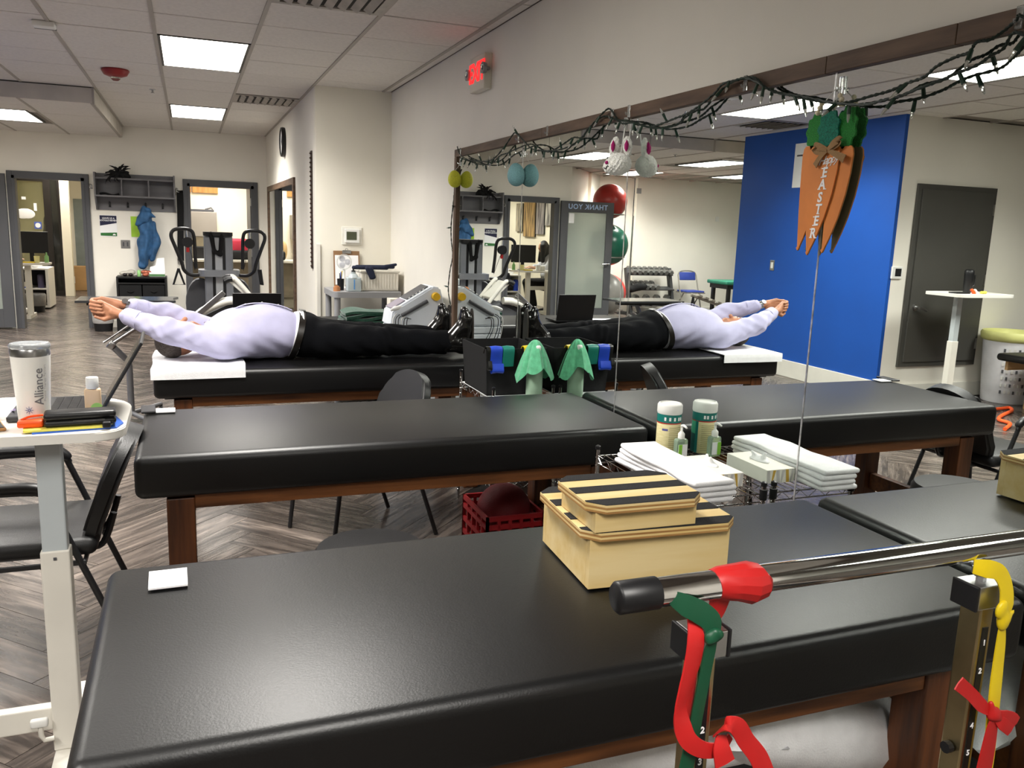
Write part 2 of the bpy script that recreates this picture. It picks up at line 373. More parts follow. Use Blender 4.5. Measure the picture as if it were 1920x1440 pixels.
# ------------------------------------------------------------------ ceiling: tiles, grid, fixtures
bm = BM(); bx(bm, -10.1, 0.1, -3.6, 9.19, CEIL + .012, CEIL + .1); bx(bm, -2.58, .1, 9.19, 13, CEIL + .012, CEIL + .1)
ceiling = struct('ceiling', bm, mat('ceiling_void', '#8d857e', .9), 'suspended ceiling of pale square tiles')
bm = BM(); bx(bm, -10.1, -2.6, 9.22, 14.85, LOW + .012, LOW + .1)
ceil_low = struct('ceiling_low', bm, MATS['ceiling_void'], 'lowered tiled ceiling over the gym side')
TS = .62; XS = [0, -.08] + [-.08 - TS * k for k in range(1, 13)]
FIX = []   # (x0, x1, y0, y1)
LIGHTS = [(-1.94, 6.31, CEIL, 'bright ceiling light panel directly over the laptop table'), (-1.94, 10.03, CEIL, 'bright ceiling light panel past the cable machine, before the far wall'),
          (-1.94, 2.59, CEIL, 'ceiling light panel over the second treatment table'), (-1.94, -1.13, CEIL, 'ceiling light panel behind the photographer'),
          (-3.80, 6.11, CEIL, 'ceiling light panel seen in the mirror above the blue wall, beside the carrot sign'), (-3.80, 3.63, CEIL, 'large ceiling light panel cut by the picture edge in the mirror'),
          (-5.66, 3.63, CEIL, 'ceiling light panel over the open floor by the charcoal door'), (-3.80, -.09, CEIL, 'ceiling light panel over the rear of the room')]
LOWL = [(-3.92, 10.3, 'ceiling light panel seen in the mirror just behind the toy bunny'), (-5.86, 10.2, 'ceiling light panel seen in the mirror near the blue wall top'), (-7.75, 12.1, 'ceiling light panel over the dumbbell rack'), (-6.0, 12.9, 'thin-looking ceiling light panel seen in the mirror below the bunny')]
for x, y, z, l in LIGHTS: FIX.append((x, x + TS, y, y + 2 * TS, z))
VENTS = [(-1.32, 4.45, 'large grey ceiling vent cut by the top of the picture'), (-1.32, 8.79, 'dusty slotted ceiling vent near the clock'), (-4.42, 7.35, 'dusty ceiling vent seen in the mirror beside the blue wall')]
for x, y, l in VENTS: FIX.append((x, x + TS, y, y + TS, CEIL))
tmeshes = {}
def tile(x0, x1, y0, y1, z, par):
    key = (round(x1 - x0, 2), round(y1 - y0, 2))
    if key not in tmeshes:
        bm = BM(); box(bm, (0, 0, 0), (key[0] - .018, key[1] - .012, .012), bev=.003, seg=1); me = bpy.data.meshes.new('tile'); bm.to_mesh(me); bm.free(); me.materials.append(tilem); tmeshes[key] = me
    o = bpy.data.objects.new('tile', tmeshes[key]); COL.objects.link(o); o.location = ((x0 + x1) / 2, (y0 + y1) / 2, z + .004 + random.random() * .003); o.parent = par
nt_ = 0
for i in range(len(XS) - 1):
    x1, x0 = XS[i], XS[i + 1]; off = -.2 if x1 < -2.5 else 0
    for k in range(-16, 14):
        y0 = 5.07 + TS * k + off; y1 = y0 + TS; cx_, cy_ = (x0 + x1) / 2, (y0 + y1) / 2
        ymax = 12.9 if x1 > -2.58 else 9.19
        if y0 > ymax - .1 or y0 < -3.4: continue
        y1 = min(y1, ymax)
        if any(a < cx_ < b and c < cy_ < d for a, b, c, d, z in FIX): continue
        if x1 < -4.6 and y1 > 6.31: continue
        if y0 > 2.2 and nt_ < 290: tile(x0, x1, y0, y1, CEIL, ceiling); nt_ += 1
nl_ = 0
for i in range(12):
    for k in range(6 if i > 4 else 6):
        x1 = -2.6 - TS * i; x0 = x1 - TS; y0 = 9.22 + TS * k; y1 = min(y0 + TS, 12.9 if x1 > -4.2 else 99)
        cx_, cy_ = (x0 + x1) / 2, (y0 + y1) / 2
        if any(x - .05 < cx_ < x + TS + .05 and y - .1 < cy_ < y + 2 * TS + .1 for x, y, l in LOWL): continue
        tile(x0, x1, y0, y1, LOW, ceil_low)
bm = BM()
for i, x in enumerate(XS[1:]):
    bx(bm, x - .012, x + .012, 2.0, 12.9 if x > -2.57 else (9.19 if x > -4.6 else 6.31), CEIL - .007, CEIL + .012)
gr = obj('grid', bm, gridm); gr.parent = ceiling
bm = BM()
for i in range(13): x = -2.6 - TS * i; bx(bm, x - .012, x + .012, 9.22, 12.9 if x > -4.2 else 14.7, LOW - .007, LOW + .012)
gr = obj('grid', bm, gridm); gr.parent = ceil_low
# soffit edge between the two ceiling levels: separate panels
soff = BM(); bx(soff, -10, -2.6, 9.2, 9.215, LOW, CEIL); bx(soff, -2.6, -2.585, 9.2, 12.9, LOW, CEIL); so = struct('trim_soffit', soff, mat('soffit_back', '#57524c', .9), 'boxed edge where the ceiling drops')
sp = mat('soffit_panel', '#c4beb4', .8, var=.04, vscale=5)
for k in range(8):
    bm = BM(); x1 = -2.59 - .92 * k; bx(bm, x1 - .905, x1, 9.185, 9.2, LOW - .006, CEIL - .012); q = obj('panel', bm, sp); q.parent = so
for k in range(4):
    bm = BM(); y = 9.2 + .92 * k; bx(bm, -2.585, -2.572, y, y + .905, LOW - .006, CEIL - .012); q = obj('panel', bm, sp); q.parent = so
for k in range(8):
    bm = BM(); x1 = -2.572 - .92 * k; bx(bm, x1 - .02, x1 + .0, 9.178, 9.2, LOW - .012, CEIL); q = obj('batten', bm, gridm); q.parent = so
def adopt_light(o, p): o.parent = p; o.matrix_parent_inverse = world(p).inverted()
def troffer(x, y, z, label, m=lampm):
    t = thing('ceiling_light', label, 'ceiling light', (x + TS / 2, y + TS, z), 'recessed ceiling light panels')
    bm = BM(); a = .018
    for q in ((x + .006, x + a + .012, y + .006, y + 2 * TS - .006), (x + TS - a - .012, x + TS - .006, y + .006, y + 2 * TS - .006), (x + a, x + TS - a, y + .006, y + a), (x + a, x + TS - a, y + 2 * TS - a, y + 2 * TS - .006)): bx(bm, *q, z - .006, z + .01)
    part('frame', bm, mat('lamp_frame', '#55524d', .5), t)
    bm = BM(); bx(bm, x + a + .012, x + TS - a - .012, y + a, y + 2 * TS - a, z - .002, z + .006); part('diffuser', bm, m, t)
    L_ = bpy.data.lights.new('panel_light', 'AREA'); L_.shape = 'RECTANGLE'; L_.size = TS - .09; L_.size_y = 2 * TS - .09; L_.energy = LAMP_W if m is lampm else OFFICE_W; L_.spread = math.radians(SPREAD); L_.color = (1, .965, .91)
    lo_ = bpy.data.objects.new('panel_light', L_); COL.objects.link(lo_); lo_.location = (x + TS / 2, y + TS, z - .012); adopt_light(lo_, t)
for x, y, z, l in LIGHTS: troffer(x, y, z, l)
for x, y, l in LOWL: troffer(x, y, LOW, l)
troffer(-4.2, 14.6, 2.65, 'light panel in the ceiling of the office where the person works', lampo); troffer(-4.2, 17.2, 2.65, 'light panel near the glass door of the office', lampo); troffer(-1.6, 13.9, 2.65, 'light panel in the ceiling of the back room with the grey cabinet', lampo)
ventm = mat('vent_metal', '#a9a39c', .5, .3, var=.1, vscale=8); ventd = mat('vent_dark', '#2a2725', .9)
for x, y, l in VENTS:
    t = thing('ceiling_vent', l, 'vent', (x + TS / 2, y + TS / 2, CEIL), 'ceiling air vents')
    bm = BM(); bx(bm, x + .02, x + TS - .02, y + .02, y + TS - .02, CEIL + .002, CEIL + .01); part('backing', bm, ventd, t)
    bm = BM()
    for q in ((x + .01, x + .05, y + .01, y + TS - .01), (x + TS - .05, x + TS - .01, y + .01, y + TS - .01), (x + .05, x + TS - .05, y + .01, y + .05), (x + .05, x + TS - .05, y + TS - .05, y + TS - .01)): bx(bm, *q, CEIL - .008, CEIL + .004)
    part('frame', bm, ventm, t)
    for k in range(7):
        bm = BM(); box(bm, (x + .09 + k * .073, y + TS / 2, CEIL - .006), (.05, TS - .1, .004), rot=(0, .5, 0)); part('louver', bm, ventm, t)
t = thing('fire_strobe', 'red fire alarm strobe mounted on the ceiling tiles', 'fire alarm', (-2.30, 7.99, CEIL))
bm = BM(); lathe(bm, [(.105, 0), (.11, -.012), (.09, -.045), (.05, -.06)], (-2.30, 7.99, CEIL), 20); part('housing', bm, mat('alarm_red', '#8e1f20', .4), t, True)
bm = BM(); lathe(bm, [(.035, -.055), (.038, -.075), (.02, -.09), (0.001, -.092)], (-2.30, 7.99, CEIL), 12); part('lens', bm, glassm, t, True)
t = thing('motion_sensor', 'white motion sensor box stuck to the ceiling grid', 'sensor', (-2.587, 6.30, CEIL))
bm = BM(); box(bm, (-2.587, 6.3, CEIL - .02), (.13, .1, .035), bev=.008); part('case', bm, whitepl, t, True)
bm = BM(); bx(bm, -2.65, -2.525, 6.36, 6.375, CEIL - .035, CEIL); part('bracket', bm, blackp, t)
for x, y, l in ((-2.05, 9.0, 'small sprinkler head in the tiles before the far wall'), (-4.3, 9.9, 'small sprinkler head under the lowered ceiling')):
    z = CEIL if y < 9.19 or x > -2.5 else LOW
    bm = BM(); lathe(bm, [(.03, 0), (.028, -.006), (.008, -.008), (.008, -.03), (.018, -.032), (.018, -.036)], (x, y, z), 12); solo('sprinkler', bm, steel, l, 'sprinkler', 'ceiling sprinklers', True)
# ------------------------------------------------------------------ doors and frames
def doorframe(name, x0, x1, label, m=greyd, h=DH):
    d = BM(); f = .055
    bx(d, x0, x0 + .04, 12.86, 13.02, 0, h, bev=.003); d0 = struct(name, d, m, label)
    for q in ((x1 - .04, x1, 0, h), (x0, x1, h - .04, h)): bm = BM(); bx(bm, q[0], q[1], 12.86, 13.02, q[2], q[3]); a = obj('jamb', bm, m); a.parent = d0
    for q in ((x0 - f, x0 + .01, 0, h + f), (x1 - .01, x1 + f, 0, h + f), (x0 + .01, x1 - .01, h - .01, h + f)): bm = BM(); bx(bm, q[0], q[1], 12.868, 12.9, q[2], q[3], bev=.004); a = obj('casing', bm, m); a.parent = d0
    return d0
d1 = doorframe('door_1', *D1, 'grey doorway to the office with an opened lettered door')
# the leaf stands folded back against the wall
x0, x1, y0, y1 = -4.965, -3.995, 12.81, 12.855
leaf = thing('office_door', 'grey glazed office door opened back, lettered THANK YOU', 'door', (-4.0, 12.83, 0))
for n, q in (('stile', (x0, x0 + .13, .02, 2.04)), ('stile', (x1 - .13, x1, .02, 2.04)), ('rail', (x0 + .13, x1 - .13, 1.86, 2.04)), ('rail', (x0 + .13, x1 - .13, .02, .27))):
    bm = BM(); bx(bm, q[0], q[1], y0, y1, q[2], q[3], bev=.002); part(n, bm, greyd, leaf)
bm = BM(); bx(bm, x0 + .13, x1 - .13, y0 + .015, y1 - .015, .27, 1.86); part('pane', bm, frost, leaf, label='frosted glass pane')
bm = BM(); bx(bm, x1 - .24, x1 - .145, y0 + .008, y0 + .014, 1.68, 1.84); q = part('notice', bm, paper, leaf)
lettering('THANK YOU', .115, facing(((x0 + x1) / 2, y0 - .002, 1.95), (1, 0, 0), (0, 0, 1)), mat('letter_blue', '#a9c0e6', .5, var=0), leaf, bold=.002, spacing=1.12)
bm = BM(); lathe(bm, [(.03, 0), (.03, -.02), (.012, -.022), (.012, -.06)], (0, 0, 0), 14, M=Euler((math.radians(-90), 0, 0)).to_matrix().to_4x4())
for v in bm.verts: v.co = Vector((x0 + .07, y0 - abs(v.co.y), 1.02 + v.co.z))
h_ = part('handle', bm, chrome, leaf, True); bm = BM(); tube(bm, [(x0 + .06, y0 - .055, 1.02), (x0 + .12, y0 - .06, 1.02), (x0 + .2, y0 - .05, 1.015)], .011, 8); part('lever', bm, chrome, h_, True)
d2 = doorframe('door_2', *D2, 'grey doorway to the bright back room')
bm = BM(); box(bm, (-.905, 13.3, 1.01), (.045, .8, 2.0), bev=.003); a = obj('leaf', bm, greyd); a.parent = d2
for z in (.25, 1.02, 1.75): bm = BM(); bx(bm, -.925, -.885, 12.88, 12.895, z, z + .11); a = obj('hinge', bm, steel); a.parent = d2
# raised charcoal door on the closet wall
bm = BM(); X0, X1, Z0, Z1 = -5.85, -4.81, .33, 2.12
bx(bm, X0, X1, 6.285, 6.31, Z0, Z1, bev=.003); d3 = struct('door_3', bm, darkd, 'raised charcoal door in a charcoal frame beside the blue wall')
bm = BM(); bx(bm, X0 + .05, X1 - .05, 6.268, 6.286, Z0 + .05, Z1 - .05, bev=.003); a = obj('leaf', bm, darkd); a.parent = d3
bm = BM(); lathe(bm, [(.032, 0), (.032, .012), (.014, .014), (.014, .05)], (0, 0, 0), 14, M=Euler((math.radians(90), 0, 0)).to_matrix().to_4x4())
for v in bm.verts: v.co += Vector((X1 - .12, 6.268, .93))
tube(bm, [(X1 - .12, 6.222, .93), (X1 - .16, 6.218, .925), (X1 - .23, 6.222, .9)], .011, 8)
a = obj('handle', bm, steel, None, True); a.parent = d3
for z in (.5, 1.15, 1.85): bm = BM(); bx(bm, X0 + .03, X0 + .055, 6.262, 6.27, z, z + .11); a = obj('hinge', bm, steel); a.parent = d3
# ------------------------------------------------------------------ the big wall mirror
mir = thing('wall_mirror', 'long mirror of tall panes in a brown wood frame along the wall', 'mirror', (0, 3, 0))
MB0 = .12
bm = BM(); bx(bm, -.004, -.0005, -.40, 5.73, MB0, 2.05); part('backing', bm, mat('mirror_backing', '#2b2a28', .8), mir)
edges = [-.40, .815, 2.04, 3.263, 4.495, 5.715]
for a, b in zip(edges, edges[1:]):
    bm = BM(); bx(bm, -.010, -.004, a + .0018, b - .0018, MB0, 2.045, bev=.0015, seg=1); part('pane', bm, mirrorm, mir)
for e_ in edges[1:-1]: bm = BM(); bx(bm, -.0112, -.0098, e_ - .003, e_ + .003, MB0, 2.04); part('seam_glint_strip', bm, mat('seam_glint', '#d8d8d6', .3, .8, var=.2, vscale=30), mir)  # bright strips added in place of the glint on the pane edges
for a, b in ((-.46, .9), (.9, 1.62), (1.62, 2.07), (2.07, 4.2), (4.2, 5.765)):
    bm = BM(); bx(bm, -.026, 0, a + .001, b - .001, 2.035, 2.085, bev=.002); part('frame_board', bm, framew, mir)
bm = BM(); bx(bm, -.026, 0, 5.712, 5.765, MB0 - .02, 2.034, bev=.002); part('frame_board', bm, wood('mirror_frame_upright', '#6b5442', '#4a382b', 3, .6, (10, 10, 1.2), .15), mir)
bm = BM(); bx(bm, -.026, 0, -.46, 5.71, MB0 - .05, MB0, bev=.002); part('frame_board', bm, framew, mir)
# ------------------------------------------------------------------ treatment tables
def table(y0, label):
    t = thing('treatment_table', label, 'table', (-1, y0 + .37, 0), 'black padded treatment tables')
    x0, x1, y1 = -1.975, -.03, y0 + .755
    bm = BM(); bx(bm, x0, x1, y0, y1, .626, .776, bev=.028, seg=4)
    for v in bm.verts:
        if v.co.z > .7:
            u = (v.co.x - x0) / (x1 - x0); q = (v.co.y - y0) / (y1 - y0); v.co.z += .006 * math.sin(math.pi * min(max(u, 0), 1)) ** .3 * math.sin(math.pi * min(max(q, 0), 1)) ** .3
    cu = part('cushion', bm, vinyl, t, 60)
    bm = BM(); bx(bm, x0 + .05, x1 - .05, y0 + .06, y1 - .06, .6145, .632); part('deck', bm, blackc, t)
    ax0, ax1, ay0, ay1 = x0 + .095, x1 - .15, y0 + .04, y1 - .04
    for q in ((ax0 + .09, ax1 - .09, ay0 + .005, ay0 + .045), (ax0 + .09, ax1 - .09, ay1 - .045, ay1 - .005)): bm = BM(); bx(bm, *q, .572, .6255, bev=.003); part('apron', bm, walnut, t)
    for q in ((ax0 + .02, ax0 + .06, ay0 + .09, ay1 - .09), (ax1 - .06, ax1 - .02, ay0 + .09, ay1 - .09)): bm = BM(); bx(bm, *q, .572, .6255, bev=.003); part('apron', bm, walnut, t)
    for x in (ax0, ax1 - .09):
        for y in (ay0, ay1 - .09): bm = BM(); bx(bm, x, x + .09, y, y + .09, 0.0005, .613, bev=.004); part('leg', bm, walnutv, t)
    for x in (ax0 + .02, ax1 - .07): bm = BM(); bx(bm, x, x + .04, ay0 + .09, ay1 - .09, .17, .26, bev=.003); part('stretcher', bm, walnut, t)
    return t
table(1.215, 'black padded treatment table carrying the plywood step boxes')
table(2.905, 'black padded treatment table between the wire racks, with a card on its corner')
table(4.585, 'black padded treatment table the stretching person lies on')
table(6.385, 'black padded treatment table holding the open laptop and green towel')
# ------------------------------------------------------------------ plywood step boxes
def step(cx, cy, z, lx, ly, h, rz, label, nstrip):
    t = thing('step_box', label, 'step box', (cx, cy, z), 'plywood step boxes'); R_ = Matrix.Translation((cx, cy, z)) @ Matrix.Rotation(rz, 4, 'Z')
    def P(name, bm, m): bmesh.ops.transform(bm, matrix=R_, verts=bm.verts); return part(name, bm, m, t)
    a, b, e = lx / 2 - .018, ly / 2 - .018, .018; tt = .019
    for q in ((-a, a, -b, -b + tt), (-a, a, b - tt, b)): bm = BM(); bx(bm, *q, 0, h - tt, bev=.001); P('side_panel', bm, ply)
    for q in ((-a, -a + tt, -b + tt, b - tt), (a - tt, a, -b + tt, b - tt)): bm = BM(); bx(bm, *q, 0, h - tt, bev=.001); P('side_panel', bm, ply)
    A, B, c = lx / 2, ly / 2, .035
    poly = [(-A + c, -B), (A - c, -B), (A, -B + c), (A, B - c), (A - c, B), (-A + c, B), (-A, B - c), (-A, -B + c)]
    for i in range(4): bm = BM(); s_ = 1 - (.0015 if i % 2 else 0); prism(bm, [(x * s_, y * s_) for x, y in poly], h - tt + i * tt / 4, h - tt + (i + 1) * tt / 4); P('ply_layer', bm, ply if i in (3,) else (plye if i % 2 == 0 else ply))
    w_ = ly / (2 * nstrip - 1) ; 
    for i in range(nstrip):
        y0 = -B + i * 2 * w_ + .002; y1 = y0 + w_ - .004; 
        def xa(y): return A - .002 - max(0, abs(y) - (B - c))
        bm = BM(); prism(bm, [(-xa(y0), y0), (xa(y0), y0), (xa(min(y1, B - c)) if y1 > B - c else xa(max(y0, -B + c)), min(y1, B - c) if y1 > B - c else max(y0, -B + c) if y0 < -B + c else (y0 + y1) / 2), (xa(y1), y1), (-xa(y1), y1), (-xa(max(y0, -B + c)) if y0 < -B + c else -xa(min(y1, B - c)), max(y0, -B + c) if y0 < -B + c else min(y1, B - c) if y1 > B - c else (y0 + y1) / 2)], h, h + .0015); P('grip_strip', bm, grip)
    return t
step(-.80, 1.68, .7825, .385, .335, .135, -.06, 'larger lower plywood step box with black grip strips on the front table', 4)
step(-.855, 1.615, .9195, .285, .225, .066, -.03, 'smaller flat plywood step box stacked on the larger one', 3)
# ------------------------------------------------------------------ cards
def card(x, y, z, l, w_, rz, label):
    bm = BM(); box(bm, (x, y, z), (l, w_, .004), rot=(0, 0, rz)); return solo('card', bm, paper, label, 'card', 'small white cards')
card(-1.846, 1.853, .7845, .078, .094, .02, 'small white card lying on the front table corner')
card(-1.893, 3.59, .7845, .078, .07, .02, 'small white card at the corner of the second table')
bm = BM(); box(bm, (-1.955, 3.61, .7875), (.055, .13, .009), bev=.004, rot=(0, 0, .05)); solo('phone', bm, blackp, 'black phone lying beside the card at the second table edge', 'phone')
# ------------------------------------------------------------------ parallel bar
t = thing('parallel_bar', 'chrome parallel bar with black end cap and numbered uprights in front', 'parallel bar', (-.7, .92, 0))
YB, ZB = .92, 1.078
bm = BM(); tube(bm, [(-1.205, YB, ZB), (-.02, YB, ZB - .004)], .0205, 24); part('rail', bm, chrome, t, True)
bm = BM(); tube(bm, [(-1.262, YB, ZB), (-1.258, YB, ZB), (-1.2, YB, ZB)], [.019, .0225, .0225], 24); part('end_cap', bm, blackp, t, True)
def upright(x, z0=.0):
    bm = BM(); box(bm, (x, YB, .49), (.029, .04, .985), bev=.003); u = part('upright', bm, brass, t)
    bm = BM(); tube(bm, [(x, YB, 1.0), (x, YB, ZB - .015)], .008, 6); tube(bm, [(x, YB, 1.028), (x, YB, 1.04)], .0155, 6); part('bolt', bm, steel, t)
    bm = BM(); bx(bm, x - .029, x + .029, YB - .024, YB + .024, .978, 1.018, bev=.002); br = part('bracket', bm, steel, t)
    for s in (-1, 1): bm = BM(); box(bm, (x + s * .0315, YB, .998), (.006, .05, .043), bev=.002); part('bracket_cap', bm, blackp, br)
    bm = BM(); bx(bm, x - .006, x + .006, YB - .0215, YB - .0199, .35, .945); st = part('scale_strip', bm, blackp, u)
    for i in range(8):
        me = text_mesh(str(i + 1), .014, .0004, bold=.0003); me.transform(facing((x, YB - .0222, .918 - i * .05), (1, 0, 0), (0, 0, 1))); q = mobj('numeral', me, paper); adopt(q, u)
    bm = BM(); tube(bm, [(x - .017, YB, .72), (x - .028, YB, .72)], .01, 10); part('knob', bm, blackp, u)
    return u
upright(-1.121); upright(-.583)
bm = BM(); bx(bm, -1.3, -.03, YB - .05, YB + .05, 0.0005, .03, bev=.004); part('base_rail', bm, blackm, t)
def lerp_list(L_, f_):
    p = f_ * (len(L_) - 1); a = min(int(p), len(L_) - 2); return L_[a] * (1 - p + a) + L_[a + 1] * (p - a)
def ribbon(bm, pts, wdt, thick=.0025, wdir=None, n=6):
    P = smoothpts(pts, n); k = len(P); L_ = []; 
    for i, p in enumerate(P):
        tg = (P[min(i + 1, k - 1)] - P[max(i - 1, 0)]).normalized(); ww = lerp_list(wdt, i / (k - 1)) if hasattr(wdt, '__len__') else wdt
        d = lerp_list([Vector(q).normalized() for q in wdir], i / (k - 1)) if wdir and hasattr(wdir[0], '__len__') else Vector(wdir or (1, 0, 0))
        d = d - tg * d.dot(tg)
        if d.length < 1e-5: d = tg.orthogonal()
        d.normalize(); nn = tg.cross(d) * thick / 2
        cr = nn.normalized() * ww * .05
        L_.append([bm.verts.new(v) for v in (p - d * ww / 2 + nn, p + nn + cr, p + d * ww / 2 + nn, p + d * ww / 2 - nn, p - nn + cr, p - d * ww / 2 - nn)])
    for a, b in zip(L_, L_[1:]):
        for j in range(6): bm.faces.new((a[j], a[(j + 1) % 6], b[(j + 1) % 6], b[j]))
    bm.faces.new(L_[0][::-1]); bm.faces.new(L_[-1]); return bm
# red band wound on the rail and looped down the first upright
x = -1.121; W1, W3 = (1, 0, 0), (0, 0, 1)
bnd = thing('resistance_band', 'red resistance band wrapped round the rail and hanging in a loop', 'exercise band', (x, YB, .6))
bm = BM(); tube(bm, [(x + .015, YB, ZB), (x + .022, YB, ZB + .001), (x + .05, YB - .002, ZB), (x + .072, YB - .003, ZB - .003), (x + .088, YB - .002, ZB - .002), (x + .091, YB, ZB)], [.0216, .0235, .0265, .0305, .027, .0218], 14); wq = part('wrap', bm, redm, bnd, 25)
bm = BM(); ribbon(bm, [(x + .028, YB - .002, ZB - .016), (x + .022, YB + .004, ZB - .05), (x + .012, YB + .012, 1.012), (x - .01, YB + .03, .99)], [.034, .03, .026, .02], wdir=W1); part('tail', bm, redm, bnd, True)
bm = BM(); ribbon(bm, [(x - .03, YB - .02, 1.045), (x - .032, YB - .034, 1.02), (x - .036, YB - .036, .985), (x - .045, YB - .037, .95), (x - .05, YB - .037, .92), (x - .046, YB - .04, .893), (x - .036, YB - .044, .872), (x - .014, YB - .048, .857), (x + .012, YB - .05, .855), (x + .03, YB - .046, .868)], [.016, .026, .03, .026, .022, .026, .026, .024, .022, .014], wdir=[W1, W1, (1, .2, .1), (1, .3, 0), (.9, .3, .3), (.7, 0, .7), (.4, 0, 1), W3, W3, W3]); part('loop', bm, redm, bnd, True)
bm = BM(); ribbon(bm, [(x - .032, YB - .033, 1.0), (x - .03, YB - .03, .95), (x - .034, YB - .031, .9), (x - .038, YB - .033, .87)], [.02, .022, .018, .012], .002, wdir=(1, .5, 0)); part('loop', bm, redm, bnd, True)
bm = BM(); ribbon(bm, [(x + .002, YB - .047, .875), (x + .012, YB - .06, .897), (x + .028, YB - .062, .893), (x + .045, YB - .062, .868), (x + .068, YB - .064, .838), (x + .085, YB - .066, .80)], [.008, .022, .026, .026, .028, .03], wdir=[(.8, 0, .6), (.8, 0, .6), (.7, 0, .7), (.8, 0, .6), (.8, 0, .6)]); part('tail', bm, redm, bnd, True)
bm = BM(); ribbon(bm, [(x + .01, YB - .052, .878), (x + .008, YB - .058, .86), (x + .014, YB - .06, .838)], [.012, .026, .032], wdir=(1, 0, .35)); part('tail', bm, redm, bnd, True)
gb = thing('resistance_band', 'dark green resistance band knotted under the rail end', 'exercise band', (x, YB, .5))
bm = BM(); ribbon(bm, [(x - .062, YB - .018, ZB - .002), (x - .045, YB - .026, ZB - .012), (x - .025, YB - .03, 1.055), (x - .01, YB - .034, 1.042), (x - .006, YB - .036, 1.025)], [.02, .03, .032, .03, .022], wdir=[(0, .2, 1), (.2, .2, 1), (.6, 0, .8), (.9, 0, .4)]); part('upper_end', bm, greenm, gb, True)
sdf('knot', [el((x - .007, YB - .038, 1.022), (.014, .008, .010)), el((x - .002, YB - .041, 1.027), (.010, .006, .006), (0, .6, 0)), el((x - .012, YB - .04, 1.018), (.009, .006, .006), (0, -.5, 0))], .0025, greenm, gb, k=.004)
bm = BM(); ribbon(bm, [(x - .008, YB - .040, 1.018), (x - .01, YB - .037, 1.0), (x - .016, YB - .036, .95), (x - .022, YB - .036, .9), (x - .028, YB - .036, .855), (x - .034, YB - .034, .8), (x - .045, YB - .032, .7)], [.012, .018, .019, .019, .022, .024, .028], wdir=W1); part('tail', bm, greenm, gb, True)
x = -.583
yb = thing('resistance_band', 'yellow resistance band knotted on the upright by the mirror', 'exercise band', (x, YB, .6))
bm = BM(); ribbon(bm, [(x - .045, YB - .018, 1.055), (x - .028, YB - .03, 1.054), (x - .005, YB - .034, 1.046), (x + .012, YB - .036, 1.02), (x + .016, YB - .038, .99), (x + .014, YB - .038, .962)], [.022, .03, .026, .026, .03, .014], wdir=[(.1, 0, 1), (.1, 0, 1), (.6, 0, .8), (1, 0, .2), W1, W1]); part('upper_end', bm, yelm, yb, True)
sdf('knot', [el((x + .013, YB - .039, .966), (.012, .008, .02)), rc((x + .018, YB - .039, .968), (x + .034, YB - .039, .978), .007, .002), el((x + .004, YB - .04, .985), (.011, .006, .016), (0, .4, 0))], .0025, yelm, yb, k=.004)
bm = BM(); ribbon(bm, [(x + .014, YB - .038, .955), (x + .018, YB - .037, .92), (x + .022, YB - .036, .86), (x + .028, YB - .035, .79), (x + .036, YB - .034, .70), (x + .04, YB - .03, .6)], [.012, .02, .025, .026, .024, .02], wdir=W1); part('tail', bm, yelm, yb, True)
rb = thing('resistance_band', 'red resistance band tied in a bow on the upright by the mirror', 'exercise band', (x, YB, .5))
sdf('knot', [el((x + .017, YB - .044, .80), (.013, .009, .013)), rc((x + .014, YB - .045, .80), (x + .006, YB - .045, .822), .008, .004), el((x + .022, YB - .047, .795), (.012, .006, .006), (0, .5, 0))], .0025, redm, rb, k=.004)
for pts, wd in (([(x + .012, YB - .044, .803), (x - .012, YB - .042, .82), (x - .035, YB - .04, .842), (x - .065, YB - .038, .866)], [.012, .022, .022, .024]), ([(x + .02, YB - .045, .80), (x + .04, YB - .047, .792), (x + .06, YB - .046, .784), (x + .072, YB - .045, .774)], [.012, .024, .024, .022]), ([(x + .02, YB - .046, .795), (x + .035, YB - .05, .782), (x + .055, YB - .05, .766)], [.010, .022, .02])):
    bm = BM(); ribbon(bm, pts, wd, wdir=(.3, 0, 1)); part('bow_loop', bm, redm, rb, True)
bm = BM(); ribbon(bm, [(x + .017, YB - .045, .792), (x + .018, YB - .044, .765), (x + .018, YB - .042, .71), (x + .014, YB - .04, .62)], [.012, .026, .034, .036], wdir=W1); part('tail', bm, redm, rb, True)
# ------------------------------------------------------------------ pillows on the floor under the front table
def pillow(name, c, s, rot, label):
    bm = BM()
    def fn(u, v, sg):
        a, b = 2 * u - 1, 2 * v - 1; e = (1 - abs(a) ** 3) * (1 - abs(b) ** 3); pin = 1 - .06 * (1 - abs(a)) * abs(b) ** 2 - .05 * (1 - abs(b)) * abs(a) ** 2
        return Vector((a * s[0] * pin, b * s[1] * pin, sg * s[2] * max(e, 0) ** .45 + .004 * math.sin(9 * a + 3 * b) * e))
    R_ = Matrix.Translation(c) @ Euler(rot).to_matrix().to_4x4(); n = 22
    G_ = {}
    for sg in (1, -1):
        for i in range(n + 1):
            for j in range(n + 1):
                if sg == -1 and (i in (0, n) or j in (0, n)): G_[sg, i, j] = G_[1, i, j]
                else: G_[sg, i, j] = bm.verts.new(R_ @ fn(i / n, j / n, sg))
        for i in range(n):
            for j in range(n): bm.faces.new([G_[sg, i, j], G_[sg, i + 1, j], G_[sg, i + 1, j + 1], G_[sg, i, j + 1]])
    return solo(name, bm, whitec, label, 'pillow', 'white pillows under the front table', True)
pillow('pillow', (-.42, 1.56, .42), (.36, .25, .11), (.1, .30, .06), 'white pillow under the front table, next to the table leg')
pillow('pillow', (-.86, 1.53, .475), (.29, .2, .085), (.08, -.02, -.1), 'white pillow under the front table, in front of the other pillow')
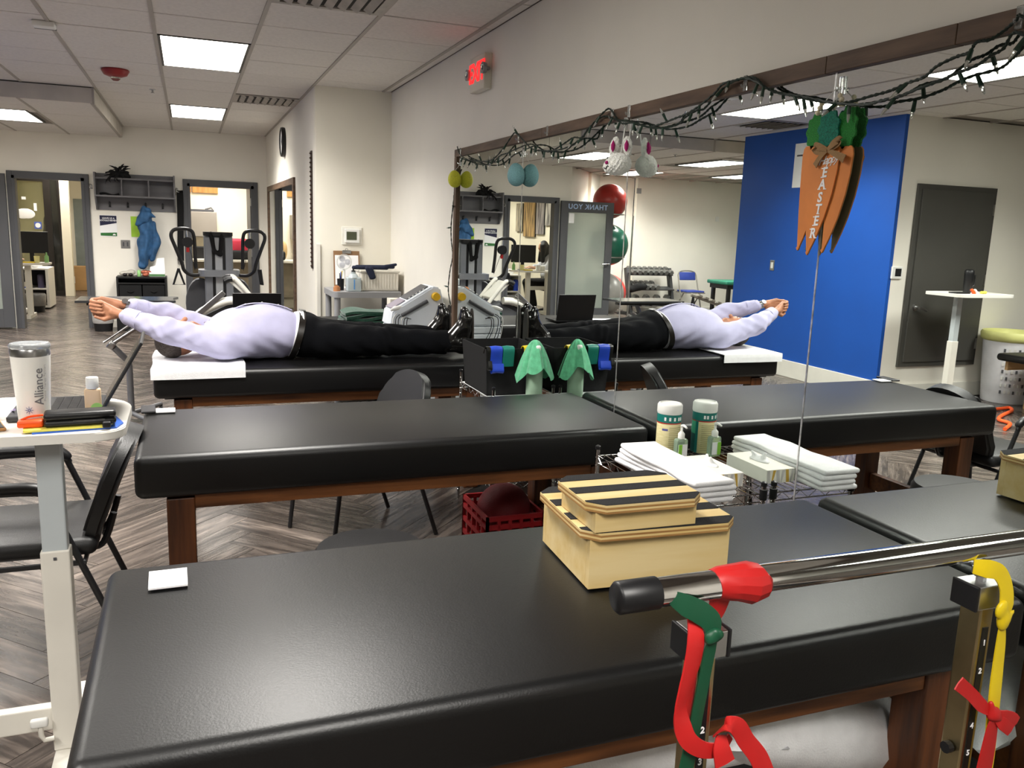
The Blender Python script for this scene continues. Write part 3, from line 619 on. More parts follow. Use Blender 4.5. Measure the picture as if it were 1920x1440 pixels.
bm = BM(); bx(bm, -1.2, -.30, 1.36, 1.80, .001, .27, bev=.02); solo('storage_crate', bm, mat('grey_crate', '#6a6a6c', .6), 'low grey bin under the pillows', 'bin')
# ------------------------------------------------------------------ wire racks by the mirror
def rack(y0, y1, top, shelves, label, caps=False):
    t = thing('wire_rack', label, 'rack', (-.2, (y0 + y1) / 2, 0), 'chrome wire racks by the mirror'); x0, x1 = -.36, -.03
    for x in (x0, x1):
        for y in (y0, y1):
            bm = BM(); tube(bm, [(x, y, 0.001), (x, y, top)], .0085, 10)
            for k in range(int((top - .06) / .03)): lathe(bm, [(.0085, -.0015), (.0095, 0), (.0085, .0015)], (x, y, .06 + k * .03), 10)
            p = part('post', bm, chrome, t, True)
            bm = BM(); lathe(bm, [(.001, 0), (.0105, 0), (.0105, .012), (.004, .016), (.001, .016)], (x, y, top - .006), 10); part('cap', bm, blackp, p, True)
            if caps and y == y0:
                bm = BM(); lathe(bm, [(.0125, 0), (.013, .035)], (x, y, shelves[0] - .02), 10); part('sleeve', bm, blackp, p, True)
    for z in shelves:
        bm = BM()
        for dz in (0, -.028):
            tube(bm, [(x0, y0, z + dz), (x1, y0, z + dz), (x1, y1, z + dz), (x0, y1, z + dz)], .0026, 6, closed=True)
        for a, b in (((x0, y0), (x1, y0)), ((x1, y0), (x1, y1)), ((x1, y1), (x0, y1)), ((x0, y1), (x0, y0))):
            A, B = Vector((*a, z)), Vector((*b, z)); n = max(4, int((B - A).length / .035)); pts = [A.lerp(B, i / n) - Vector((0, 0, .028 * (i % 2))) for i in range(n + 1)]; tube(bm, pts, .0016, 5)
        s = part('shelf', bm, chrome, t, True)
        for i in range(1, 12):
            x = x0 + (x1 - x0) * i / 12; bm = BM(); tube(bm, [(x, y0, z + .002), (x, y1, z + .002)], .0016, 5); part('wire', bm, chrome, s, True)
    return t
rack(2.165, 2.725, .757, (.725, .28), 'chrome wire rack holding folded towels and tissue box by the mirror', True)
rack(3.90, 4.45, .757, (.69, .25), 'chrome wire rack holding the black bin with coloured bands')
# white liners
bm = BM(); bx(bm, -.355, -.04, 3.91, 4.44, .6935, .6965); solo('shelf_liner', bm, paper, 'white liner sheet under the black bin', 'liner')
# folded towels: a stack of individual folded towels
for i in range(4):
    bm = BM(); zz_ = .7295 + i * .0185; sx = random.uniform(-.006, .006); x0, x1, y0, y1 = -.335 + sx, -.185 + sx, 2.105 + random.uniform(-.008, .008), 2.62 + random.uniform(-.01, .01)
    bx(bm, x0, x1, y0, y1, zz_, zz_ + .0175, bev=.0085, seg=3); bmesh.ops.subdivide_edges(bm, edges=[e for e in bm.edges if abs((e.verts[0].co - e.verts[1].co).y) > .3], cuts=10)
    for v in bm.verts: v.co.x += .006 * math.sin(v.co.y * 21 + i); v.co.z += .0015 * math.sin(v.co.y * 33 + v.co.x * 40 + i) * (1 if i == 3 else .3)
    solo('folded_towel', bm, whitec, ['bottom folded white towel in the stack on the wire rack', 'second folded white towel from the bottom of the wire rack stack', 'third folded white towel from the bottom of the wire rack stack', 'topmost folded white towel on the wire rack'][i], 'towel', 'folded towels on the wire rack', True)
# wipes canister
def canister(x, y, z):
    t = thing('wipes_canister', 'white and teal disinfecting wipes canister on the wire rack', 'canister', (x, y, z))
    bm = BM(); lathe(bm, [(.044, 0), (.0455, .004), (.0455, .128), (.044, .13)], (x, y, z), 32); body = part('label_wrap', bm, mat('label_cream', '#e0d6a8', .45, color2='#cfc48e', vscale=40, stretch=(1, 1, 8)), t, True)
    bm = BM(); lathe(bm, [(.046, .128), (.0462, .13), (.0462, .158), (.046, .16)], (x, y, z), 32); part('teal_band', bm, mat('label_teal', '#12776f', .4), t, True)
    bm = BM(); lathe(bm, [(.0463, .1245), (.0464, .1255), (.0464, .1275), (.0463, .1285)], (x, y, z), 32); part('red_line', bm, redm, t, True)
    bm = BM(); lathe(bm, [(.0465, .16), (.048, .165), (.0475, .192), (.043, .199), (.038, .2), (.036, .196), (.001, .196)], (x, y, z), 32); part('lid', bm, whitepl, t, True)
    def wrap(bm_fn, a0, a1, z0, z1, m, name, r=.0459):
        bm = BM(); n = max(2, int((a1 - a0) / .1)); vs1 = []
        for i in range(n + 1):
            a = a0 + (a1 - a0) * i / n; vs1.append([bm.verts.new((x + rr * math.cos(a), y + rr * math.sin(a), z + zq)) for rr in (r - .0012, r) for zq in (z0, z1)])
        for p, q in zip(vs1, vs1[1:]): bm.faces.new((p[2], q[2], q[3], p[3])); bm.faces.new((p[0], p[1], q[1], q[0])); bm.faces.new((p[1], p[3], q[3], q[1])); bm.faces.new((p[0], q[0], q[2], p[2]))
        bm.faces.new((vs1[0][0], vs1[0][2], vs1[0][3], vs1[0][1])); bm.faces.new((vs1[-1][0], vs1[-1][1], vs1[-1][3], vs1[-1][2])); return part(name, bm, m, t, True)
    wrap(None, -.25, 2.2, .001, .128, mat('label_green_dark', '#0b4f4a', .4), 'back_label'); wrap(None, -.25, 2.2, .075, .128, mat('label_green_light', '#3fae86', .4), 'back_flash', .0462); wrap(None, -.5, -.25, .001, .158, MATS['label_teal'], 'side_label', .0463)
    wrap(None, 3.6, 4.1, .098, .106, mat('label_blue', '#5b5a9a', .5), 'title_line')
    for i in range(14): wrap(None, 4.2, 5.5, .012 + i * .0075, .0145 + i * .0075, mat('label_text', '#a89f78', .6), 'text_line')
    for a in (3.75, 4.15, 4.55, 4.95, 5.2): wrap(None, a, a + .16, .137, .15, paper, 'icon', .0466)
    for k in range(3):
        a = 2 * math.pi * k / 3 + .5; c = 4.35; ca, cz = c + .09 * math.cos(a), .02 + .004 * math.sin(a); wrap(None, ca - .04, ca + .04, cz - .0015, cz + .0015, blackp, 'recycling_mark', .0463)
canister(-.089, 2.675, .730)
# sanitizer pump bottle
t = thing('pump_bottle', 'clear green hand sanitizer pump bottle in front of the canister', 'bottle', (-.084, 2.59, .73))
bm = BM(); box(bm, (-.084, 2.592, .771), (.05, .032, .08), bev=.01, seg=3); part('bottle', bm, mat('green_gel', '#cfe8cf', .1, trans=.75, var=.02), t, True)
bm = BM(); bx(bm, -.103, -.065, 2.5745, 2.5765, .742, .79, bev=.0005); lb = part('label', bm, paper, t)
bm = BM(); bx(bm, -.103, -.088, 2.5732, 2.5746, .742, .79); part('label_stripe', bm, mat('lime_print', '#86c440', .5), lb)
bm = BM(); lathe(bm, [(.013, .08), (.013, .098), (.008, .104), (.0045, .108), (.0045, .128)], (-.084, 2.592, .73), 16); tube(bm, [(-.084, 2.592, .857), (-.084, 2.58, .862), (-.086, 2.556, .858)], [.0065, .005, .0035], 8); part('pump', bm, whitepl, t, True)
# tissue box
t = thing('tissue_box', 'white and gold patterned tissue box on the wire rack', 'tissue box', (-.12, 2.36, .73))
bm = BM(); bx(bm, -.175, -.058, 2.24, 2.47, .7295, .778, bev=.001); bxo = part('carton', bm, mat('tissue_print', '#e9e6dc', .55), t)
gold = mat('gold_print', '#c9a545', .4); lgrey = mat('grey_print', '#c3c1bd', .6)
for i in range(6):
    x0 = -.173 + i * .0195; bm = BM(); prism(bm, [(x0, .731), (x0 + .012, .731), (x0 + .017, .776), (x0 + .006, .776)] if i % 2 else [(x0, .776), (x0 + .011, .776), (x0 + .016, .731), (x0 + .012, .731)], 2.2388, 2.2398, 'y'); part('printed_diamond', bm, [lgrey, gold, lgrey][i % 3], bxo)
for i in range(9):
    y0 = 2.245 + i * .025; bm = BM(); prism(bm, [(y0, .731), (y0 + .012, .731), (y0 + .02, .776), (y0 + .008, .776)] if i % 2 else [(y0, .776), (y0 + .011, .776), (y0 + .02, .731), (y0 + .012, .731)], -.1762, -.1752, 'x'); part('printed_diamond', bm, [gold, lgrey, lgrey][i % 3], bxo)
sdf('tissue', [el((-.117, 2.36, .78), (.022, .05, .008)), rc((-.117, 2.35, .782), (-.125, 2.34, .805), .012, .006), rc((-.117, 2.37, .782), (-.105, 2.39, .803), .012, .005)], .004, paper, t, k=.012)
# black bin with bands on the second rack
t = thing('storage_bin', 'black open fabric bin on the far wire rack, bands over its edge', 'bin', (-.2, 4.17, .7))
bm = BM()
def binwall(x0, x1, y0, y1, z0, z1, th=.006):
    for q in ((x0, x1, y0, y0 + th), (x0, x1, y1 - th, y1), (x0, x0 + th, y0, y1), (x1 - th, x1, y0, y1)): bx(bm, *q, z0, z1)
    bx(bm, x0, x1, y0, y1, z0, z0 + th)
binwall(-.355, -.045, 3.985, 4.36, .6975, .945)
for v in bm.verts: f_ = 1 + .1 * (v.co.z - .7) / .25; v.co.x = -.2 + (v.co.x + .2) * f_; v.co.y = 4.20 + (v.co.y - 4.17) * f_
part('fabric_wall', bm, blackc, t)
def band_drape(x0, x1, zb, m, label, loop=False):
    yf = 3.992; bm = BM()
    pts = [(0, yf + .05, .92), (0, yf + .025, .952), (0, yf + .008, .957), (0, yf - .012, .945), (0, yf - .006, (.94 + zb) / 2), (0, yf + .0, zb + .01)]
    if loop: pts = pts[:-1] + [(0, yf - .012, zb + .01), (0, yf - .025, zb), (0, yf - .04, zb + .012), (0, yf - .03, zb + .05)]
    ribbon(bm, [(( x0 + x1) / 2, p[1], p[2]) for p in pts], x1 - x0, .004, wdir=(1, 0, 0)); return solo('exercise_band', bm, m, label, 'exercise band', 'folded bands over the bin edge', True)
band_drape(-.352, -.288, .825, bluel, 'blue exercise band draped over the black bin next to the green one', True)
band_drape(-.284, -.222, .845, mat('teal_latex', '#1c7a6c', .42), 'teal green exercise band draped over the black bin')
band_drape(-.168, -.102, .82, yelm, 'yellow exercise band draped over the black bin beside the spray bottle')
band_drape(-.372, -.352, .84, mat('black_latex', '#1c1c1a', .35), 'black exercise band hanging at the bin corner', True)
# spray bottle with cloth
t = thing('spray_bottle', 'pale green spray bottle under a green cloth by the mirror', 'bottle', (-.128, 3.935, .6975))
bm = BM(); lathe(bm, [(.04, 0), (.043, .005), (.043, .14), (.036, .17), (.016, .195), (.014, .22), (.016, .222), (.016, .25)], (-.128, 3.925, .6975), 24); part('bottle', bm, mat('pale_green_plastic', '#b6d8bc', .35, trans=.25), t, True)
bm = BM(); box(bm, (-.128, 3.915, .962), (.026, .075, .03), bev=.008); part('trigger_head', bm, whitepl, t, True)
greenc = mat('green_microfibre', '#5fb488', .95, var=.1, vscale=40, bump=.3, bscale=350, sheen=.3)
def cone_cloth(c, top, ang0, ang1, r0, drop, name, label, seed=0):
    bm = BM()
    def fn(u, v):
        a = ang0 + (ang1 - ang0) * u; r = .008 + (r0 * (v ** .75)) * (1 + .16 * math.sin(4.3 * a + seed) + .1 * math.sin(9.1 * a + 2 * seed)); z = top - drop * v ** 1.25 * (1 + .18 * math.sin(2.1 * a + seed) - .1 * math.cos(5 * a)) - .004 * v
        return (c[0] + r * math.cos(a) * .95, c[1] + r * math.sin(a) * .9, z)
    sheet(bm, fn, 40, 14, .0028); return solo(name, bm, greenc, label, 'cloth', None, True)
cone_cloth((-.13, 3.925), 1.0, 0, 2 * math.pi * .97, .085, .17, 'microfibre_cloth', 'green microfibre cloth draped over the spray bottle', 1.2)
# lower shelf: rolled towels, crate with ball
for i in range(3):
    bm = BM(); x = -.3 + i * .1; tube(bm, [(x, 3.93, .305), (x, 4.2, .305), (x, 4.42, .305)], .046, 16); solo('rolled_towel', bm, whitec, ['white rolled towel on the low rack shelf, the one by the rack post', 'white rolled towel on the low rack shelf, the middle one', 'white rolled towel on the low rack shelf, the one by the mirror'][i], 'towel', 'rolled towels on the low shelf', True)
t = thing('milk_crate', 'red plastic crate on the floor under the second table', 'crate', (-.37, 3.55, 0))
bm = BM(); cr = mat('red_crate', '#9a1d22', .45); x0, x1, y0, y1, H_ = -.57, -.285, 3.36, 3.72, .27
bx(bm, x0, x1, y0, y1, .001, .012); part('base', bm, cr, t)
bm = BM()
for z in (.02, .085, .15, .215, .255): 
    for q in ((x0, x1, y0, y0 + .012), (x0, x1, y1 - .012, y1), (x0, x0 + .012, y0, y1), (x1 - .012, x1, y0, y1)): bx(bm, *q, z, z + .022)
part('slatted_wall', bm, cr, t)
for k in range(6):
    for q in ((x0 + k * .054, y0), (x0 + k * .054, y1 - .014), (x0, y0 + k * .069), (x1 - .014, y0 + k * .069)): bm = BM(); bx(bm, q[0], q[0] + .014, q[1], q[1] + .014, .01, .262); part('rib', bm, cr, t)
bm = BM(); lathe(bm, [(.13 * math.sin(math.pi * i / 16) + 1e-4, -.13 * math.cos(math.pi * i / 16)) for i in range(17)], (-.425, 3.53, .245), 28); solo('medicine_ball', bm, mat('dark_red_rubber', '#7d1c22', .55, bump=.2, bscale=200), 'dark red textured ball resting in the red crate', 'ball', None, True)
bm = BM(); tube(bm, smoothpts([(-.38, 3.68, .2), (-.34, 3.68, .3), (-.315, 3.64, .31), (-.31, 3.6, .28), (-.31, 3.42, .2)], 5), .007, 8); solo('tubing', bm, whitepl, 'white exercise tubing poking from the red crate', 'tubing', None, True)
bm = BM(); tube(bm, smoothpts([(-.36, 3.69, .2), (-.33, 3.69, .26), (-.31, 3.66, .27), (-.305, 3.58, .2)], 5), .008, 8); solo('tubing', bm, greenm, 'green exercise tubing poking from the red crate', 'tubing', None, True)
# ------------------------------------------------------------------ hanging spring decorations on the mirror
clear = mat('clear_plastic', '#eef0ee', .1, trans=.85, var=0)
def hang_hook(y, z, par, x=-.012):
    bm = BM(); bx(bm, x - .006, x, y - .009, y + .009, z - .025, z + .025, bev=.002); tube(bm, [(x - .006, y, z - .005), (x - .016, y, z - .014), (x - .02, y, z - .004)], .003, 6); return part('clear_hook', bm, clear, par)
def egg(y, z, r, h, m, name_c, label, zt):
    t = thing('hanging_egg', label, 'ornament', (-.048, y, z - h), 'hanging egg ornaments')
    bm = BM(); prof = []
    for i in range(21):
        a = math.pi * i / 20; zz_ = -math.cos(a); prof.append((r * math.sin(a) * (1 - .12 * zz_) + 1e-4, h * zz_))
    lathe(bm, prof, (-.052, y, z), 28, M=Euler((.0, -.12, 0)).to_matrix().to_4x4()); part('egg', bm, m, t, True)
    bm = BM(); tube(bm, [(-.052, y, z + h - .002), (-.03, y, (z + h + zt) / 2), (-.02, y, zt)], .0012, 5); part('string', bm, whitepl, t); hang_hook(y, zt + .012, t)
egg(5.66, 1.882, .046, .058, mat('yellow_glitter', '#d9d93a', .6, bump=.4, bscale=300, var=.1, vscale=200), 'y', 'yellow glitter egg hanging at the mirror corner', 1.985)
egg(4.485, 1.857, .05, .064, mat('blue_glitter', '#7fb2b8', .6, bump=.4, bscale=300, var=.1, vscale=200), 'b', 'pale blue glitter egg hanging on the mirror', 1.97)
# toy bunny
t = thing('toy_bunny', 'fluffy white bunny head ornament hanging on the mirror', 'ornament', (-.04, 3.25, 1.79))
fur = mat('white_fur', '#f0f1ea', .95, bump=1.0, bscale=140, sheen=.6, var=.05, vscale=60)
def furw(X, Y, Z): return .0035 * np.sin(310 * X + 90 * Z) * np.sin(290 * Y + 40 * X) * np.sin(300 * Z)
sdf('head', [el((-.06, 3.235, 1.842), (.046, .056, .046)), el((-.075, 3.262, 1.83), (.03, .035, .03))], .0035, fur, t, k=.015, warp=furw)
for y0, y1 in ((3.255, 3.275), (3.21, 3.195)): sdf('ear', [el((-.05, (y0 + y1) / 2, 1.915), (.013, .021, .042), (.2 if y0 > 3.23 else -.15, 0, 0))], .0035, fur, t, k=.01, warp=furw)
magenta = mat('magenta_felt', '#a01a66', .9)
for y0 in (3.263, 3.2): bm = BM(); lathe(bm, [(.001, -.024), (.008, -.012), (.009, .006), (.001, .024)], (-.066, y0, 1.915), 10); part('inner_ear', bm, magenta, t, True)
bm = BM(); lathe(bm, [(.008 * math.sin(math.pi * i / 8) + 1e-4, -.008 * math.cos(math.pi * i / 8)) for i in range(9)], (-.104, 3.268, 1.845), 10); part('nose', bm, magenta, t, True)
for y0 in (3.225, 3.275): bm = BM(); lathe(bm, [(.006 * math.sin(math.pi * i / 8) + 1e-4, -.006 * math.cos(math.pi * i / 8)) for i in range(9)], (-.103 + (.012 if y0 < 3.25 else .02), y0, 1.864), 10); part('eye', bm, blackp, t, True)
bm = BM(); tube(bm, smoothpts([(-.100, 3.24, 1.83), (-.103, 3.25, 1.822), (-.106, 3.262, 1.832), (-.105, 3.272, 1.82), (-.098, 3.285, 1.828)], 4), .002, 6); part('mouth', bm, blackp, t)
bm = BM(); tube(bm, [(-.045, 3.235, 1.885), (-.02, 3.235, 2.0)], .0025, 6); part('cord', bm, whitepl, t); hang_hook(3.235, 2.01, t); t.location.x -= .028; t.rotation_euler = (0, 0, .6)
# carrot sign
t = thing('carrot_sign', 'orange wooden carrot bunch sign lettered Happy EASTER', 'sign', (-.03, 2.02, 1.51))
oc = mat('orange_paint', '#d5803a', .6, var=.06, vscale=8); backc = mat('raw_board_back', '#8a7a5e', .8)
def carrot(top0, top1, ztop, tip, ztip, x0, x1):
    def side(y0, s): return [(y0 + (tip - y0) * f_ ** 2.1, ztop + (ztip - ztop) * f_) for f_ in (.08, .25, .45, .65, .8, .9, .96)]
    L_ = side(top0, 1); R_ = side(top1, -1); r_ = .012
    poly = [(top0 - r_, ztop), (top0 - .004, ztop - .008)] + L_ + [(tip + .006, ztip + .008), (tip, ztip), (tip - .006, ztip + .008)] + R_[::-1] + [(top1 + .004, ztop - .008), (top1 + r_, ztop)]
    bm = BM(); prism(bm, poly, x0, x1, 'x'); c = part('carrot', bm, oc, t)
    bm = BM(); prism(bm, [(2.02 + (a - 2.02) * .999, b - .0005) for a, b in poly], x1, x1 + .0015, 'x'); part('bare_back', bm, backc, c); return c
carrot(2.129, 2.03, 1.833, 2.114, 1.523, -.030, -.026)
carrot(2.01, 1.918, 1.822, 2.006, 1.52, -.030, -.026)
carrot(2.093, 1.965, 1.828, 2.063, 1.511, -.036, -.032)
gl = [mat('green_glitter', '#2d9a3e', .55, bump=.8, bscale=400, var=.25, vscale=300), mat('teal_glitter', '#158b73', .55, bump=.8, bscale=400, var=.25, vscale=300)]
def leafy(cy, cz, ry, rz, m, x0):
    poly = []
    for i in range(60):
        a = 2 * math.pi * i / 60; k_ = 1 + .09 * math.sin(9 * a); poly.append((cy + ry * k_ * math.sin(a), cz + rz * k_ * math.cos(a)))
    bm = BM(); prism(bm, poly, x0, x0 + .006, 'x'); part('leaf_top', bm, m, t)
leafy(2.085, 1.872, .036, .05, gl[0], -.030); leafy(1.957, 1.874, .038, .056, gl[0], -.030); leafy(2.02, 1.875, .042, .052, gl[1], -.038)
for ch, y, z in (('E', 2.017, 1.751), ('A', 2.023, 1.717), ('S', 2.027, 1.680), ('T', 2.029, 1.646), ('E', 2.033, 1.612), ('R', 2.042, 1.576)):
    o_ = lettering(ch, .04, facing((-.0368, y, z), (0, -1, .02), (0, -.12, 1)), paper, t, bold=.0012, depth=.0006)
    sf = {'E': [(.009, -.0125), (.009, .0125)], 'A': [(-.012, -.0125), (.012, -.0125)], 'S': [], 'T': [(0, -.0125)], 'R': [(-.009, -.0125), (.011, -.0125), (-.009, .0125)]}[ch]
    for a_, b_ in sf:
        if ch == 'E': a_ = -.009
        bm = BM(); bx(bm, -.0374, -.0364, y - a_ - .006, y - a_ + .006, z + b_ - .0015, z + b_ + .0015); part('serif', bm, paper, t)
lettering('Happy', .036, facing((-.0368, 2.006, 1.787), (0, -1, .1), (0, -.2, 1)), paper, t, depth=.0006, shear=.25, spacing=.85)
bw = mat('burlap', '#9a7a55', .9, bump=.4, bscale=300)
for pts, wd in (([(-.042, 2.01, 1.815), (-.048, 2.035, 1.824), (-.046, 2.058, 1.828), (-.044, 2.05, 1.813), (-.043, 2.012, 1.812)], [.01, .02, .024, .02, .01]), ([(-.042, 2.008, 1.815), (-.048, 1.985, 1.828), (-.046, 1.962, 1.84), (-.044, 1.968, 1.828), (-.043, 2.006, 1.812)], [.01, .02, .022, .018, .01]), ([(-.043, 2.012, 1.813), (-.045, 2.035, 1.795), (-.044, 2.055, 1.772)], [.01, .016, .02]), ([(-.043, 2.006, 1.812), (-.045, 1.97, 1.8), (-.044, 1.935, 1.785)], [.01, .018, .024])):
    bm = BM(); ribbon(bm, pts, wd, .0015, wdir=(0, .3, 1)); part('bow', bm, bw, t, True)
for k, (y, z) in enumerate(((2.075, 1.925), (2.068, 1.938), (2.06, 1.95), (1.985, 1.94), (1.98, 1.952), (1.988, 1.963), (1.972, 1.938))):
    bm = BM(); lathe(bm, [(.0075 * math.sin(math.pi * i / 8) + 1e-4, -.0075 * math.cos(math.pi * i / 8)) for i in range(9)], (-.035, y, z), 12); part('bead', bm, mat('wood_bead', '#e2d8bd', .5), t, True)
bm = BM(); tube(bm, [(-.03, 2.06, 1.95), (-.022, 2.02, 1.99), (-.03, 1.985, 1.96)], .0018, 6); part('cord', bm, whitepl, t); hang_hook(2.01, 1.995, t)
# ------------------------------------------------------------------ string lights
G1 = [(5.648, 2.097), (5.595, 2.04), (5.381, 1.992), (5.109, 1.966), (4.91, 1.97), (4.73, 2.028), (4.578, 2.081), (4.52, 2.084), (4.393, 2.022), (4.274, 1.98), (4.056, 1.956), (3.859, 1.955), (3.71, 1.983), (3.574, 2.035), (3.432, 2.083), (3.397, 2.085), (3.342, 2.042), (3.266, 2.012), (3.174, 2.007), (3.061, 1.979), (2.959, 1.982), (2.844, 1.99), (2.772, 1.999), (2.704, 2.02), (2.608, 2.049), (2.548, 2.073), (2.473, 2.075), (2.43, 2.077), (2.372, 2.065), (2.312, 2.027), (2.244, 2.002), (2.179, 1.986), (2.105, 1.966), (2.047, 1.953), (1.991, 1.943), (1.928, 1.94), (1.85, 1.944), (1.795, 1.95), (1.744, 1.963), (1.685, 1.968), (1.648, 1.987), (1.604, 2.002), (1.567, 2.007), (1.54, 2.024), (1.505, 2.023), (1.48, 2.038), (1.45, 2.054), (1.431, 2.059), (1.374, 2.015)]
G2 = [(5.581, 2.018), (5.213, 1.959), (4.956, 1.941), (4.77, 1.979), (4.681, 1.988), (4.392, 2.011), (4.238, 1.999), (4.055, 1.951), (3.893, 1.978), (3.771, 1.998), (3.652, 1.988), (3.601, 2.026), (3.471, 2.064), (3.316, 2.032), (3.197, 2.014), (3.018, 1.971), (2.859, 1.966), (2.788, 1.984), (2.702, 2.003), (2.669, 2.006), (2.592, 2.047), (2.502, 2.07), (2.415, 2.071), (2.284, 2.012), (2.155, 1.983), (2.013, 1.947), (1.886, 1.925), (1.829, 1.93), (1.757, 1.932), (1.69, 1.943), (1.643, 1.953), (1.598, 1.963), (1.532, 1.971), (1.5, 1.987), (1.474, 2.0), (1.446, 2.029), (1.369, 1.982)]
G3 = [(5.68, 1.95), (5.77, 1.835), (5.774, 1.725), (5.802, 1.577), (5.82, 1.464), (5.786, 1.352), (5.817, 1.236), (5.848, 1.099), (5.798, .968), (5.85, .883), (5.87, .779), (5.87, .715), (5.86, .5), (5.85, .3)]
wirem = mat('green_wire', '#12241b', .5); sock = mat('green_socket', '#1d3a2b', .5); bulb = mat('clear_bulb', '#f2f2ec', .08, trans=.7, var=0)
def garland(name, lines, label, xoff, spacing, along=None):
    t = thing(name, label, 'string lights', (xoff, lines[0][0][0], lines[0][-1][1]))
    for L_ in lines:
        P = smoothpts([(xoff + .006 * math.sin(i * 1.7), y, z) for i, (y, z) in enumerate(L_)], 5)
        bm = BM(); 
        for ph in (0, math.pi): 
            pts = []
            for i, p in enumerate(P): a = i * 1.9 + ph; pts.append(p + Vector((math.cos(a) * .0022, 0, math.sin(a) * .0022)))
            tube(bm, pts, .003, 5)
        part('wire', bm, wirem, t, True)
        acc = 0; nb = 0
        for a, b in zip(P, P[1:]):
            acc += (b - a).length
            if acc > spacing:
                acc = 0; nb += 1; d = Vector((random.uniform(-.6, .1), random.uniform(-.5, .5), random.uniform(-1.2, -.5) if random.random() < .82 else .8)) if along is None else Vector((-.3, -.9 if nb % 3 else .9, random.uniform(-.2, .3)))
                d.normalize(); q = a + d * .004; bm = BM(); tube(bm, [q, q + d * .03], [.005, .006], 7); s = part('socket', bm, sock, t); bm = BM(); tube(bm, [q + d * .03, q + d * .042, q + d * .053], [.0045, .0042, .0015], 7); part('bulb', bm, bulb, s, True)
garland('string_lights', [G1, G2], 'green wired string lights draped along the mirror top frame', -.042, .19)
garland('string_lights', [G3], 'green wired string lights hanging down the mirror side frame', -.022, .14, 1)
bm = BM()
tcl = thing('hook_set', 'clear adhesive hooks holding the string lights on the frame', 'hook', (-.026, 3, 2.06))
for y in (5.62, 4.53, 4.12, 3.40, 3.25, 2.45, 1.45): hang_hook(y, 2.062, tcl, -.0262)
